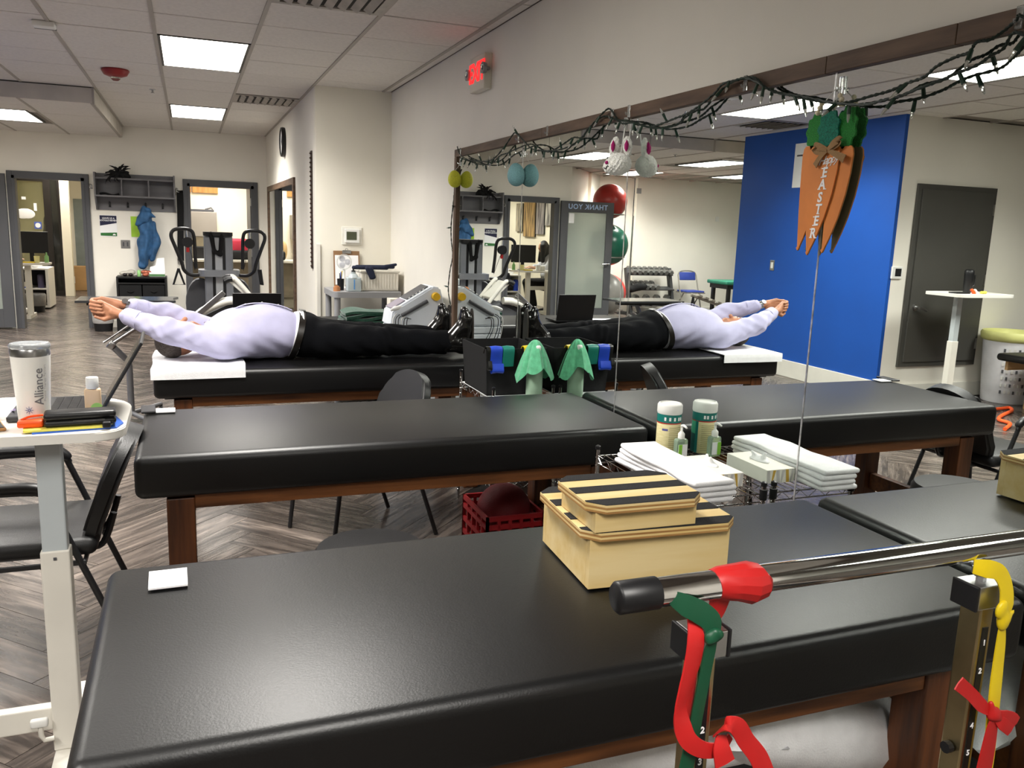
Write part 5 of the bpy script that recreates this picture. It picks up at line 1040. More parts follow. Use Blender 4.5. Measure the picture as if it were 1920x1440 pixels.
bm = BM(); tube(bm, [(-2.2, 6.9, .80), (-2.15, 6.9, .91)], .02, 10); part('pole', bm, MATS['grey_paint_metal'], t, True)
for dx, dy in ((-.2, -.45), (.2, -.45), (-.2, .3), (.2, .3)):
    bm = BM(); tube(bm, [(-2.235, 6.9, .06), (-2.235 + dx, 6.9 + dy, .06)], .018, 8); l_ = part('base_leg', bm, MATS['grey_paint_metal'], t, True); bm = BM(); tube(bm, [(-2.247 + dx, 6.9 + dy, .029), (-2.223 + dx, 6.9 + dy, .029)], .028, 12); part('caster', bm, blackp, l_, True)
# ------------------------------------------------------------------ on the fourth table
laptop((-1.32, 6.60, .784), 0, 'black laptop open on the table beyond the lying person', 102, rz=math.pi, w_=.345, d_=.235, m=blackp)
tg = mat('dark_green_terry', '#1f4a3a', .95, var=.15, vscale=60, bump=.4, bscale=250, sheen=.3)
bm = BM()
for i in range(4):
    def fn(u, v, i=i): return (-.66 + .35 * u + .01 * math.sin(5 * v + i), 6.50 + .3 * v + .012 * math.sin(6 * u + 2 * i), .797 + i * .024 + .01 * math.sin(7 * u + i * 2) * math.sin(5 * v + i) - .012 * abs(2 * u - 1) ** 4)
    sheet(bm, fn, 16, 12, .02)
solo('green_towel', bm, tg, 'folded dark green towel on the table beyond the lying person', 'towel', None, True)
bm = BM(); box(bm, (-1.72, 6.62, .7855), (.30, .21, .003), rot=(0, 0, .1)); solo('paper_sheet', bm, paper, 'white paper sheet on the laptop table', 'paper')
# ------------------------------------------------------------------ therapy device on its cart beside the mirror
t = thing('therapy_device', 'white electrotherapy device with sloped panel and yellow knob on a cart', 'medical device', (-.26, 6.05, 0)); dv = mat('device_shell', '#dde3ea', .4, var=.02)
bm = BM(); prism(bm, [(-.44, .83), (-.05, .83), (-.045, 1.02), (-.07, 1.115), (-.13, 1.125), (-.42, .95)], 5.90, 6.2, 'y'); bmesh.ops.bevel(bm, geom=list(bm.edges), offset=.012, segments=2, affect='EDGES'); part('console', bm, dv, t, 40)
def slope(f_, off=.0): # point on the sloped panel
    return Vector((-.42 + .29 * f_ - .51 * off, 0, .95 + .175 * f_ + .86 * off))
for n_, f0, f1, o_, m_ in (('screen', .40, .95, .006, greydk), ('keypad', .02, .36, .006, mat('mauve_panel', '#8f8794', .5))):
    a, b = slope(f0, o_), slope(f1, o_); bm = BM(); box(bm, ((a.x + b.x) / 2, 6.06, (a.z + b.z) / 2), ((b - a).length, .2, .006), rot=(0, -math.atan2(b.z - a.z, b.x - a.x), 0), bev=.002); part(n_, bm, m_, t)
for k in range(5): a = slope(.45 + k * .09, .011); bm = BM(); box(bm, (a.x, 5.93, a.z), (.012, .012, .006), rot=(0, -.54, 0)); part('button', bm, whitepl, t)
bm = BM(); tube(bm, [(-.108, 5.86, 1.052), (-.108, 5.9, 1.052)], [.028, .032], 16); part('knob', bm, mat('yellow_knob', '#e3b41c', .4), t, True)
bm = BM(); tube(bm, [(-.36, 5.885, .915), (-.17, 5.885, 1.02)], .014, 10); part('probe', bm, greydk, t, True)
for z0, z1 in ((.775, .825), (.72, .77), (.55, .715)): bm = BM(); bx(bm, -.43, -.055, 5.89, 6.21, z0, z1, bev=.008); part('drawer', bm, dv, t)
bm = BM(); bx(bm, -.42, -.06, 5.9, 6.2, .12, .55, bev=.008); part('cart_body', bm, dv, t)
for dx in (-.4, -.08):
    for dy in (5.93, 6.17): bm = BM(); tube(bm, [(dx - .012, dy, .051), (dx + .012, dy, .051)], .05, 14); part('caster', bm, blackp, t, True)
for k in range(6):
    y = 5.875 - k * .004; bm = BM(); x = -.425 + k * .02; tube(bm, smoothpts([(x + .03, y + .02, .93 - k * .008), (x - .005, y - .01, .89), (x + .0, y - .012, .8), (x + .02 + .01 * k, y - .01, .72 - .01 * k), (x + .05, y, .66)], 4), .003, 6); part('cable', bm, blackp if k % 3 else whitepl, t, True)
bm = BM(); sdf('probe_holder', [el((-.39, 5.93, .965), (.03, .03, .015)), rc((-.43, 5.9, .955), (-.35, 5.92, .975), .012, .012)], .006, whitepl, t)
bm = BM(); bx(bm, -.44, -.3, 6.3, 6.5, .785, .98) if False else bx(bm, -.36, -.22, 6.26, 6.38, .6, 1.0, bev=.003); solo('carton', bm, mat('white_carton', '#ddd6c8', .7), 'small white carton behind the electrotherapy device', 'box')
# ------------------------------------------------------------------ grey utility cart with items
t = thing('utility_cart', 'grey plastic utility cart in the alcove', 'cart', (-.33, 7.5, 0)); gp = mat('grey_cart_plastic', '#8c8c8e', .55, var=.04)
CT = .975
for z in (CT - .05, .4, .12): bm = BM(); prism(bm, rounded(-.64, -.04, 7.2, 7.78, .05), z, z + .05); part('tray', bm, gp, t)
for x in (-.6, -.08):
    for y in (7.24, 7.74): bm = BM(); tube(bm, [(x, y, .001), (x, y, CT - .05)], [.03, .027], 10); part('leg', bm, gp, t, True)
bm = BM(); lathe(bm, [(.03, 0), (.03, .035), (.02, .035), (.02, .045)], (-.595, 7.3, CT + .0005), 20); solo('tape_roll', bm, mat('tan_tape', '#b47a4e', .6), 'tan tape roll at the grey cart corner', 'tape', None, True)
t = thing('pen_cup', 'black pen cup with pens on the grey cart', 'cup', (-.545, 7.4, CT)); bm = BM(); lathe(bm, [(.028, 0), (.032, .1), (.03, .1), (.026, .005), (.001, .005)], (-.545, 7.4, CT + .0005), 18); part('cup', bm, blackp, t, True)
for k in range(3): bm = BM(); tube(bm, [(-.545, 7.4, CT + .01), (-.555 + .012 * k, 7.39 + .01 * k, CT + .15 + .01 * k)], .004, 6); part('pen', bm, [blackp, bluel, yelm][k], t)
t = thing('gallon_bottle', 'clear square gel bottle with black pump on the grey cart', 'bottle', (-.455, 7.27, CT))
bm = BM(); box(bm, (-.455, 7.28, CT + .0625), (.125, .09, .124), bev=.014, seg=3); part('bottle', bm, mat('milky_plastic', '#c3cdd0', .3, trans=.3), t, True)
bm = BM(); lathe(bm, [(.05, .118), (.03, .15), (.02, .155), (.02, .17)], (-.455, 7.28, CT), 16); part('shoulder', bm, MATS['milky_plastic'], t, True)
bm = BM(); lathe(bm, [(.018, .168), (.018, .18), (.007, .183), (.007, .2)], (-.455, 7.28, CT), 12); part('pump', bm, blackp, t, True)
bm = BM(); bx(bm, -.46, -.45, 7.2335, 7.2348, CT + .02, CT + .105); part('label', bm, mat('sky_print', '#5a9bd8', .5), t)
t = thing('foot_bath', 'large cream plastic tub with ribbed sides on the grey cart', 'tub', (-.2, 7.45, CT))
bm = BM(); bx(bm, -.385, -.05, 7.3, 7.68, CT + .001, CT + .18, bev=.012); part('tub', bm, mat('cream_plastic', '#ddd8cc', .5), t)
for k in range(13): bm = BM(); bx(bm, -.375 + k * .025, -.362 + k * .025, 7.295, 7.301, CT + .02, CT + .15); part('rib', bm, MATS['cream_plastic'], t)
bm = BM(); bx(bm, -.395, -.04, 7.29, 7.69, CT + .162, CT + .185, bev=.008); part('rim', bm, MATS['cream_plastic'], t)
navy = mat('navy_cloth', '#161d33', .9, bump=.3, bscale=200)
o_ = sdf('navy_garment', [rc((-.44, 7.35, CT + .203), (-.15, 7.34, CT + .206), .017, .018), rc((-.40, 7.42, CT + .205), (-.08, 7.40, CT + .21), .018, .017), rc((-.16, 7.33, CT + .215), (-.075, 7.32, CT + .235), .016, .013), rc((-.335, 7.29, CT + .2), (-.30, 7.278, CT + .12), .018, .016), rc((-.30, 7.29, CT + .2), (-.275, 7.278, CT + .125), .018, .016)], .006, navy, None, k=.02); tag(o_, 'folded navy garment draped over the cream tub', 'garment')
t = thing('clipboard', 'brown clipboard with white sheet leaning on the alcove wall', 'clipboard', (-.45, 7.8, CT))
bm = BM(); box(bm, (-.42, 7.81, CT + .165), (.24, .005, .33), rot=(-.12, 0, 0), bev=.001); part('board', bm, mat('hardboard', '#8c6a4a', .6), t)
bm = BM(); box(bm, (-.42, 7.8055, CT + .155), (.215, .002, .27), rot=(-.12, 0, 0)); part('sheet', bm, paper, t)
bm = BM(); box(bm, (-.42, 7.82, CT + .32), (.08, .012, .03), rot=(-.12, 0, 0), bev=.003); tube(bm, [(-.42 + .012 * math.cos(a), 7.82, CT + .34 + .012 * math.sin(a)) for a in [i * math.pi / 5 for i in range(10)]], .003, 6, closed=True); part('clip', bm, steel, t)
t = thing('desk_fan', 'small clear round fan in front of the clipboard', 'fan', (-.5, 7.6, CT))
bm = BM(); tube(bm, [(-.47 + .065 * math.cos(a), 7.66, CT + .235 + .065 * math.sin(a)) for a in [i * math.pi / 12 for i in range(24)]], .006, 6, closed=True); part('guard_ring', bm, clear, t, True)
for k in range(3): a = k * 2.094; bm = BM(); lathe(bm, [(.001, 0), (.028, .002), (.001, .004)], (0, 0, 0), 10, M=Matrix.Rotation(math.pi / 2, 4, 'X')); bmesh.ops.translate(bm, verts=bm.verts, vec=(-.47 + .032 * math.cos(a), 7.665, CT + .235 + .032 * math.sin(a))); part('blade', bm, mat('pale_plastic', '#d5d7de', .3, trans=.4), t)
bm = BM(); tube(bm, [(-.47, 7.67, CT + .17), (-.47, 7.67, CT + .01)], .012, 8); lathe(bm, [(.045, .001), (.04, .012), (.001, .014)], (-.47, 7.67, CT), 16); part('stand', bm, whitepl, t)
# thermostat, trunking
t = thing('thermostat', 'white thermostat inside a clear cover on the alcove wall', 'thermostat', (-.365, 7.85, 1.45))
bm = BM(); bx(bm, -.46, -.275, 7.838, 7.85, 1.36, 1.525, bev=.004); part('cover', bm, mat('milky_cover', '#e9e7de', .3), t)
bm = BM(); bx(bm, -.435, -.30, 7.815, 7.838, 1.378, 1.505, bev=.006); part('case', bm, whitepl, t)
bm = BM(); bx(bm, -.42, -.327, 7.813, 7.8155, 1.405, 1.48); part('display', bm, mat('olive_lcd', '#4d5240', .15), t)
bm = BM(); bx(bm, -.69, -.655, 7.832, 7.85, .05, 1.36, bev=.003); solo('cable_trunking', bm, whitep, 'white cable trunking strip on the alcove wall corner', 'trunking')
# exit sign
t = thing('exit_sign', 'white EXIT sign with glowing red letters and two lamp heads', 'exit sign', (0, 5.24, 2.5))
bm = BM(); bx(bm, -.052, 0, 5.095, 5.37, 2.405, 2.615, bev=.004); part('housing', bm, mat('off_white_plastic', '#d8d4c6', .5), t)
lettering('EXIT', .16, facing((-.0535, 5.235, 2.512), (0, -1, 0), (0, 0, 1)), mat('exit_red', '#ff1a1e', .5, emit=1.6, var=0), t, bold=.004, spacing=.9)
for y, s in ((5.08, -1), (5.39, 1)):
    bm = BM(); lathe(bm, [(.012, .02), (.03, .025), (.036, .05), (.03, .052), (.001, .045)], (0, 0, 0), 18, M=Euler((0, -math.pi / 2, s * .0)).to_matrix().to_4x4()); bmesh.ops.translate(bm, verts=bm.verts, vec=(-.02, y, 2.52)); h_ = part('lamp_head', bm, greypl, t, True); bm = BM(); lathe(bm, [(.001, .047), (.026, .05), (.02, .056), (.001, .059)], (0, 0, 0), 14, M=Euler((0, -math.pi / 2, 0)).to_matrix().to_4x4()); bmesh.ops.translate(bm, verts=bm.verts, vec=(-.02, y, 2.52)); part('lens', bm, glassm, h_, True)
    bm = BM(); tube(bm, [(-.03, y - s * .02, 2.52), (-.025, y + s * .0, 2.52)], .012, 8); part('bracket', bm, greypl, t)
# ------------------------------------------------------------------ passage wall: clock, framed mirror, bead strip
t = thing('wall_clock', 'round black wall clock high on the passage wall', 'clock', (-.69, 10.4, 2.46))
Rm = Euler((0, -math.pi / 2, 0)).to_matrix().to_4x4()
bm = BM(); lathe(bm, [(.165, 0), (.17, .02), (.165, .045), (.15, .048), (.148, .03), (.001, .03)], (-.69, 10.4, 2.46), 32, M=Rm); part('case', bm, blackp, t, True)
bm = BM(); lathe(bm, [(.147, .031), (.147, .033), (.001, .033)], (-.69, 10.4, 2.46), 32, M=Rm); fc = part('dial', bm, paper, t)
for a, l_ in ((.6, .08), (2.3, .12)): bm = BM(); tube(bm, [(-.726, 10.4, 2.46), (-.726, 10.4 - l_ * math.sin(a), 2.46 + l_ * math.cos(a))], .004, 5); part('hand', bm, blackp, fc)
t = thing('framed_mirror', 'brown framed mirror on the passage wall reflecting the back room', 'mirror', (-.69, 11, .1))
bm = BM(); bx(bm, -.70, -.692, 9.5, 12.5, .15, 1.95); part('glass', bm, mirrorm, t)
for q in ((9.40, 9.5, .08, 2.02), (12.5, 12.6, .08, 2.02), (9.5, 12.5, 1.95, 2.02), (9.5, 12.5, .08, .15)): bm = BM(); bx(bm, -.715, -.69, *q[:2], *q[2:], bev=.003); part('frame_board', bm, framew, t)
t = thing('bead_strip', 'dark beaded strip hanging at the passage wall corner', 'hanging strip', (-.7, 8.1, 1.12))
bm = BM(); bx(bm, -.702, -.69, 8.05, 8.13, 1.125, 2.2); part('strip', bm, mat('dark_brown', '#2b1d18', .5), t)
for k in range(26): bm = BM(); lathe(bm, [(.001, -.012), (.012, 0), (.001, .012)], (-.708, 8.06, 1.15 + k * .041), 8); part('bead', bm, mat('dark_brown_bead', '#3d2722', .4), t, True)
# ------------------------------------------------------------------ far wall: coat shelf and the things on it
t = thing('coat_shelf', 'grey wall shelf with cubbies and coat hooks on the far wall', 'shelf', (-2.43, 12.8, 1.62)); gw = mat('grey_stained_wood', '#6c6b6e', .6, var=.06, stretch=(1, 8, 8), vscale=3)
X0, X1, Y0, Y1 = -2.94, -1.93, 12.70, 12.899
for q in ((X0, X0 + .02), (X1 - .02, X1)):
    bm = BM(); prism(bm, [(Y0, 1.8), (Y0, 2.115), (Y1, 2.115), (Y1, 1.62), (Y1 - .03, 1.62)], q[0], q[1], 'x'); part('side_panel', bm, gw, t)
for z in (2.03, 1.795): bm = BM(); bx(bm, X0 + .02, X1 - .02, Y0 + (.03 if z > 2 else 0), Y1 - .001, z, z + .022); part('shelf_board', bm, gw, t)
bm = BM(); bx(bm, X0 + .02, X1 - .02, Y1 - .012, Y1, 1.62, 2.11); part('back_panel', bm, gw, t)
for f_ in (1 / 3, 2 / 3): bm = BM(); x = X0 + (X1 - X0) * f_; bx(bm, x - .008, x + .008, Y0 + .03, Y1 - .013, 1.817, 2.03); part('divider', bm, gw, t)
for x in (-2.77, -2.545, -2.32, -2.10):
    bm = BM(); bx(bm, x - .014, x + .014, Y1 - .02, Y1 - .012, 1.66, 1.73); tube(bm, [(x, Y1 - .02, 1.71), (x, Y1 - .06, 1.715), (x, Y1 - .075, 1.735)], .007, 8); tube(bm, [(x, Y1 - .02, 1.685), (x, Y1 - .045, 1.67), (x, Y1 - .05, 1.69)], .006, 8); part('hook', bm, blackm, t)
t = thing('feather_hat', 'black feathered headpiece on top of the coat shelf', 'headpiece', (-2.66, 12.78, 2.053))
sdf('cap', [el((-2.62, 12.78, 2.10), (.12, .07, .05)), rc((-2.72, 12.76, 2.08), (-2.5, 12.77, 2.07), .03, .02)], .012, blackc, t)
for k in range(26):
    a = random.uniform(-2.6, 2.2); l_ = random.uniform(.1, .24); b_ = Vector((-2.64 + random.uniform(-.05, .05), 12.74, 2.09)); d = Vector((.7 * math.sin(a), random.uniform(-.35, .05), .9 * math.cos(a))); 
    if d.z < 0 and b_.z + d.z * l_ < 2.06: d.y = -.7
    bm = BM(); ribbon(bm, [b_, b_ + d * l_ * .4 + Vector((0, -.02, .02)), b_ + d * l_ * .8, b_ + d * l_ + Vector((random.uniform(-.04, .04), 0, -.015))], [.014, .026, .02, .004], .002, wdir=(.3, .2, 1), n=3); part('feather', bm, blackc, t)
bm = BM(); sheet(bm, lambda u, v: (-2.88 + .24 * u, 12.74 + .1 * v, 1.83 + .012 * math.sin(7 * u) + .008 * math.sin(6 * v)), 10, 6, .014); solo('gloves', bm, blackc, 'black gloves in the first shelf cubby', 'gloves', None, True)
# blue jacket
jm = mat('blue_jacket', '#2c5680', .75, var=.15, vscale=12, bump=.4, bscale=40)
t = thing('jacket', 'blue hooded jacket hanging from a coat shelf hook', 'jacket', (-2.32, 12.78, .83))
def jw(X, Y, Z): return .009 * np.sin(46 * X + 5 * Z + 2 * np.sin(14 * Z)) + .005 * np.sin(80 * X - 9 * Z)
sdf('shell', [rc((-2.32, 12.79, 1.62), (-2.33, 12.79, 1.4), .07, .1), rc((-2.30, 12.79, 1.4), (-2.34, 12.80, 1.05), .1, .1), rc((-2.35, 12.78, 1.2), (-2.38, 12.78, .88), .085, .055)], .009, jm, t, k=.05, warp=jw, cut=lambda X, Y, Z: Y - 12.875)
sdf('sleeve', [rc((-2.24, 12.77, 1.45), (-2.20, 12.76, 1.2), .05, .055), rc((-2.20, 12.76, 1.2), (-2.27, 12.76, .97), .055, .04)], .009, jm, t, k=.04, warp=jw)
sdf('hood', [rc((-2.32, 12.77, 1.66), (-2.35, 12.73, 1.52), .03, .07), rc((-2.35, 12.73, 1.51), (-2.43, 12.71, 1.44), .06, .022), rc((-2.30, 12.73, 1.58), (-2.20, 12.73, 1.545), .05, .014)], .009, jm, t, k=.04, warp=jw)
# posters and plates
t = thing('notice', 'white wall notice with a dark blue block and green strip', 'notice', (-2.8, 12.9, 1.27))
bm = BM(); bx(bm, -2.91, -2.695, 12.895, 12.899, 1.262, 1.55); part('sheet', bm, paper, t)
bm = BM(); prism(bm, [(-2.907, 1.405), (-2.698, 1.448), (-2.698, 1.545), (-2.907, 1.545)], 12.893, 12.8948, 'y'); part('navy_block', bm, mat('navy_print', '#15173a', .5), t)
bm = BM(); prism(bm, [(-2.905, 1.272), (-2.70, 1.268), (-2.70, 1.318), (-2.905, 1.309)], 12.893, 12.8948, 'y'); part('green_strip', bm, mat('green_print', '#2e6e33', .5), t)
lettering('LEAVE US A', .03, facing((-2.80, 12.892, 1.508), (1, 0, 0), (0, 0, 1)), paper, t, depth=.0004, bold=.0006); lettering('GOOGLE REVIEW', .03, facing((-2.80, 12.892, 1.478), (1, 0, 0), (0, 0, 1)), paper, t, depth=.0004, bold=.0006)
bm = BM(); prism(bm, [(-2.75 + .02 * math.cos(math.pi * i / 8) + .015, 1.28 + .02 * math.sin(math.pi * i / 8)) for i in range(9)], 12.892, 12.8935, 'y'); part('dome_mark', bm, paper, t)
bm = BM(); bx(bm, -2.52, -2.37, 12.895, 12.899, 1.265, 1.545); solo('notice', bm, mat('lime_paper', '#a3cf3c', .6), 'lime green paper notice half hidden behind the jacket', 'notice')
t = thing('wall_plate', 'brushed steel socket plate below the notices', 'wall plate', (-2.6, 12.9, 1.16)); bm = BM(); box(bm, (-2.60, 12.896, 1.162), (.118, .008, .115), bev=.003); part('plate', bm, steel, t)
for dx in (-.025, .025): bm = BM(); box(bm, (-2.6 + dx, 12.890, 1.162), (.018, .006, .06), bev=.003); part('socket', bm, greydk, t)
for x, l in ((-2.985, 'curved wall hook between office doorway and coat shelf'), (-1.9, 'curved wall hook holding the black strap')):
    bm = BM(); bx(bm, x - .01, x + .01, 12.893, 12.899, 1.9, 1.95); tube(bm, smoothpts([(x, 12.895, 1.945), (x - .01, 12.86, 1.955), (x - .02, 12.82, 1.94), (x - .01, 12.80, 1.905), (x + .02, 12.81, 1.90)], 4), .007, 8); solo('wall_hook', bm, steel, l, 'hook', 'curved wall hooks', True)
bm = BM(); ribbon(bm, [(-1.875, 12.80, 1.92), (-1.87, 12.84, 1.87), (-1.875, 12.85, 1.5), (-1.885, 12.85, 1.2), (-1.89, 12.85, .95)], .085, .012, wdir=(1, 0, 0))
for k in range(8): tube(bm, [(-1.925 + k * .01, 12.85, .95), (-1.93 + k * .011, 12.84, .9 - .01 * (k % 3))], .003, 5)
solo('scarf', bm, blackc, 'black fringed scarf hanging beside the back room doorway', 'scarf', None, True)
# black cubby shelf unit
t = thing('cubby_unit', 'black cubby unit with fabric drawers against the far wall', 'shelf unit', (-2.4, 12.7, 0)); bl = mat('black_laminate', '#121213', .5)
for q in ((-2.715, -2.69), (-2.105, -2.08)): bm = BM(); bx(bm, q[0], q[1], 12.52, 12.88, .001, .735); part('side_panel', bm, bl, t)
for z in (.715, .635, .32, .02): bm = BM(); bx(bm, -2.69, -2.105, 12.52, 12.88, z, z + .02); part('shelf_board', bm, bl, t)
bm = BM(); bx(bm, -2.69, -2.105, 12.87, 12.88, .04, .715); part('back_panel', bm, greydk, t)
for x in (-2.545, -2.25):
    for z in (.04, .34): bm = BM(); box(bm, (x, 12.68, z + .145), (.28, .3, .28), bev=.006); d_ = part('fabric_drawer', bm, blackc, t); bm = BM(); tube(bm, [(x - .04, 12.525, z + .2), (x, 12.518, z + .185), (x + .04, 12.525, z + .2)], .006, 6); part('pull', bm, blackc, d_)
Z = .7355
bm = BM(); box(bm, (-2.2, 12.6, Z + .03), (.2, .14, .06), bev=.005); t = thing('tissue_box', 'white tissue box with green band and raised lid on the cubby unit', 'tissue box', (-2.2, 12.6, Z)); part('carton', bm, paper, t)
bm = BM(); bx(bm, -2.3, -2.1, 12.526, 12.5295, Z + .008, Z + .04); part('green_band', bm, mat('sage_print', '#4f7a4e', .6), t)
bm = BM(); prism(bm, [(-2.3, Z + .06), (-2.1, Z + .06), (-2.105, Z + .26), (-2.2, Z + .25), (-2.22, Z + .15), (-2.29, Z + .13)], 12.66, 12.67, 'y'); part('lid', bm, paper, t)
bm = BM(); lathe(bm, [(.022, 0), (.024, .005), (.024, .07), (.018, .078), (.018, .09)], (-2.43, 12.6, Z), 16); solo('green_jar', bm, mat('light_green_plastic', '#8fc47c', .4), 'light green jar on the cubby unit', 'jar', None, True)
t = thing('sunglasses', 'dark sunglasses lying on the cubby unit', 'sunglasses', (-2.56, 12.58, Z))
for dx in (-.036, .036): bm = BM(); lathe(bm, [(.03 * math.sin(math.pi * i / 8) + 1e-4, -.024 * math.cos(math.pi * i / 8)) for i in range(9)], (-2.57 + dx, 12.56, Z + .026), 14); part('lens', bm, mat('dark_lens', '#1c1518', .1), t, True)
bm = BM(); tube(bm, [(-2.6, 12.56, Z + .04), (-2.57, 12.555, Z + .046), (-2.54, 12.56, Z + .04)], .004, 6); tube(bm, [(-2.63, 12.57, Z + .03), (-2.65, 12.68, Z + .02)], .004, 6); part('frame', bm, blackp, t)
sdfm = mat('copper_foil', '#a9604a', .3, .6); o_ = sdf('wrapped_snack', [el((-2.36, 12.6, Z + .06), (.05, .03, .03)), el((-2.31, 12.6, Z + .055), (.04, .03, .03)), el((-2.35, 12.58, Z + .022), (.04, .03, .022))], .006, sdfm, None, k=.012); tag(o_, 'copper coloured wrapped bundle on the cubby unit', 'bundle')
o_ = sdf('clear_bag', [el((-2.6, 12.72, Z + .035), (.09, .06, .034)), el((-2.53, 12.72, Z + .05), (.05, .05, .04))], .01, mat('thin_plastic', '#d9d5cb', .2, trans=.5), None, k=.03); tag(o_, 'crumpled clear plastic bag behind the sunglasses', 'bag')
# bin below the hands
t = thing('waste_bin', 'small black waste bin with white liner by the office doorway', 'waste bin', (-2.90, 12.5, 0))
bm = BM(); lathe(bm, [(.11, .001), (.125, .12)], (-2.90, 12.52, 0), 20); part('shell', bm, blackp, t, True)
bm = BM(); lathe(bm, [(.126, .11), (.132, .13), (.135, .24), (.128, .26), (.12, .24)], (-2.90, 12.52, 0), 20); part('liner', bm, mat('bin_liner', '#b8b6b4', .4, trans=.2, bump=.6, bscale=30), t, True)
bm = BM(); bx(bm, -2.73, -2.47, 12.47, 12.51, .001, .25, bev=.01); solo('tote', bm, blackc, 'black bag standing on the floor before the cubby unit', 'bag')
# ------------------------------------------------------------------ cable machine
t = thing('cable_machine', 'grey cable machine tower with black looped arms before the far doorway', 'exercise machine', (-1.475, 9.9, 0)); gm = mat('silver_grey_metal', '#8d9096', .4, .3, var=.04); gl_ = mat('light_grey_panel', '#b5b8bb', .45, var=.03)
bm = BM(); box(bm, (-1.475, 9.93, .70), (.30, .2, 1.36), bev=.02); part('tower', bm, mat('mid_grey_panel', '#7d8085', .45), t)
for x, w_ in ((-1.58, .07), (-1.475, .075), (-1.37, .07)): bm = BM(); bx(bm, x - w_ / 2, x + w_ / 2, 9.815, 9.829, .05, 1.35, bev=.004); part('front_panel', bm, gl_ if w_ > .072 else gm, t)
for x in (-1.53, -1.42): bm = BM(); bx(bm, x - .013, x + .013, 9.819, 9.8295, .05, 1.35); part('slot', bm, blackp, t)
bm = BM(); prism(bm, rounded(-1.69, -1.26, 9.70, 10.05, .08), .93, 1.0); part('collar', bm, gm, t)
bm = BM(); prism(bm, rounded(-1.63, -1.32, 9.78, 10.05, .09), 1.37, 1.41); part('top_tray', bm, blackp, t)
sdf('strap', [rc((-1.55, 9.80, 1.39), (-1.52, 9.785, 1.2), .025, .02), rc((-1.52, 9.785, 1.2), (-1.46, 9.785, 1.17), .022, .022), rc((-1.46, 9.785, 1.17), (-1.44, 9.80, 1.38), .02, .025)], .008, blackc, t)
for s in (-1, 1):
    c = -1.475; pts = [(c + s * .215, 9.75, .945), (c + s * .30, 9.7, .95), (c + s * .36, 9.67, 1.0), (c + s * .38, 9.65, 1.08), (c + s * .44, 9.62, 1.25), (c + s * .475, 9.6, 1.36), (c + s * .45, 9.6, 1.42), (c + s * .37, 9.6, 1.44), (c + s * .28, 9.62, 1.425), (c + s * .25, 9.64, 1.36), (c + s * .245, 9.66, 1.2), (c + s * .24, 9.7, 1.02)]
    bm = BM(); tube(bm, smoothpts(pts, 4), .019, 10); a_ = part('arm', bm, blackm, t, True)
    bm = BM(); tube(bm, [(c + s * .315, 9.58, 1.30), (c + s * .315, 9.63, 1.30)], .055, 16); part('pulley', bm, blackp, a_, True)
    bm = BM(); tube(bm, [(c + s * .32, 9.6, 1.42), (c + s * .315, 9.6, 1.35)], .010, 8); part('clip', bm, chrome, a_, True)
    bm = BM(); x = c + s * .415; tube(bm, [(x, 9.62, 1.02), (x - .055, 9.62, .85), (x + .055, 9.62, .85), (x, 9.62, 1.02)] if s < 0 else [(x - .01, 9.62, 1.02), (x + .01, 9.62, .86), (x + .03, 9.62, .85), (x + .01, 9.62, 1.02)], .012, 8); part('hand_grip', bm, blackp, a_)
    bm = BM(); tube(bm, smoothpts([(c + s * .315, 9.6, 1.28), (c + s * .29, 9.62, 1.2), (c + s * .27, 9.66, 1.1), (c + s * .25, 9.7, 1.0)], 4), .003, 5); part('cable', bm, blackp, t)
    bm = BM(); lathe(bm, [(.001, -.02), (.2, -.02), (.21, 0), (.2, .02), (.001, .02)], (0, 0, 0), 24, M=Euler((math.pi / 2, 0, 0)).to_matrix().to_4x4()); bmesh.ops.transform(bm, matrix=Matrix.Translation((c + s * .2, 9.96, .62)) @ Matrix.Diagonal((.75, 1, 1.35, 1)), verts=bm.verts); part('side_shroud', bm, greydk, t, True)
bm = BM(); box(bm, (-1.79, 9.61, 1.22), (.03, .02, .05)); part('red_tag', bm, redm, t)
bm = BM(); bx(bm, -1.85, -1.1, 9.6, 10.3, .001, .06, bev=.01); part('base', bm, blackm, t)
# ------------------------------------------------------------------ recumbent trainer
t = thing('recumbent_trainer', 'white recumbent stepper trainer beside the cable machine', 'exercise machine', (-1.3, 8.5, 0)); wm = mat('trainer_white', '#dcdad2', .4, var=.02)
bm = BM(); prism(bm, [(-1.78, .2), (-1.05, .2), (-1.0, .5), (-1.10, .72), (-1.35, .80), (-1.72, .62), (-1.8, .4)], 8.35, 8.62, 'y'); bmesh.ops.bevel(bm, geom=list(bm.edges), offset=.04, segments=3, affect='EDGES'); part('shroud', bm, greydk, t, True)
bm = BM(); tube(bm, smoothpts([(-1.80, 8.34, .45), (-1.72, 8.34, .66), (-1.5, 8.34, .78), (-1.35, 8.34, .80)], 5), .05, 10, flat=.8); part('trim_band', bm, wm, t, True)
for s, y in ((-1, 8.36), (1, 8.7)):
    bm = BM(); tube(bm, smoothpts([(-1.05, y, .55), (-1.2, y, .78), (-1.36, y, .98), (-1.41, y, 1.0), (-1.46, y, .985)], 5), .022, 10); a_ = part('arm', bm, wm, t, True)
    bm = BM(); tube(bm, [(-1.405, y, 1.0), (-1.44, y, .995), (-1.475, y, .975)], .026, 10); part('grip', bm, blackp, a_, True)
bm = BM(); box(bm, (-1.33, 8.52, .90), (.26, .3, .04), rot=(0, .75, 0), bev=.01); part('console', bm, wm, t)
bm = BM(); box(bm, (-1.35, 8.52, .92), (.2, .22, .02), rot=(0, .75, 0)); part('display', bm, greydk, t)
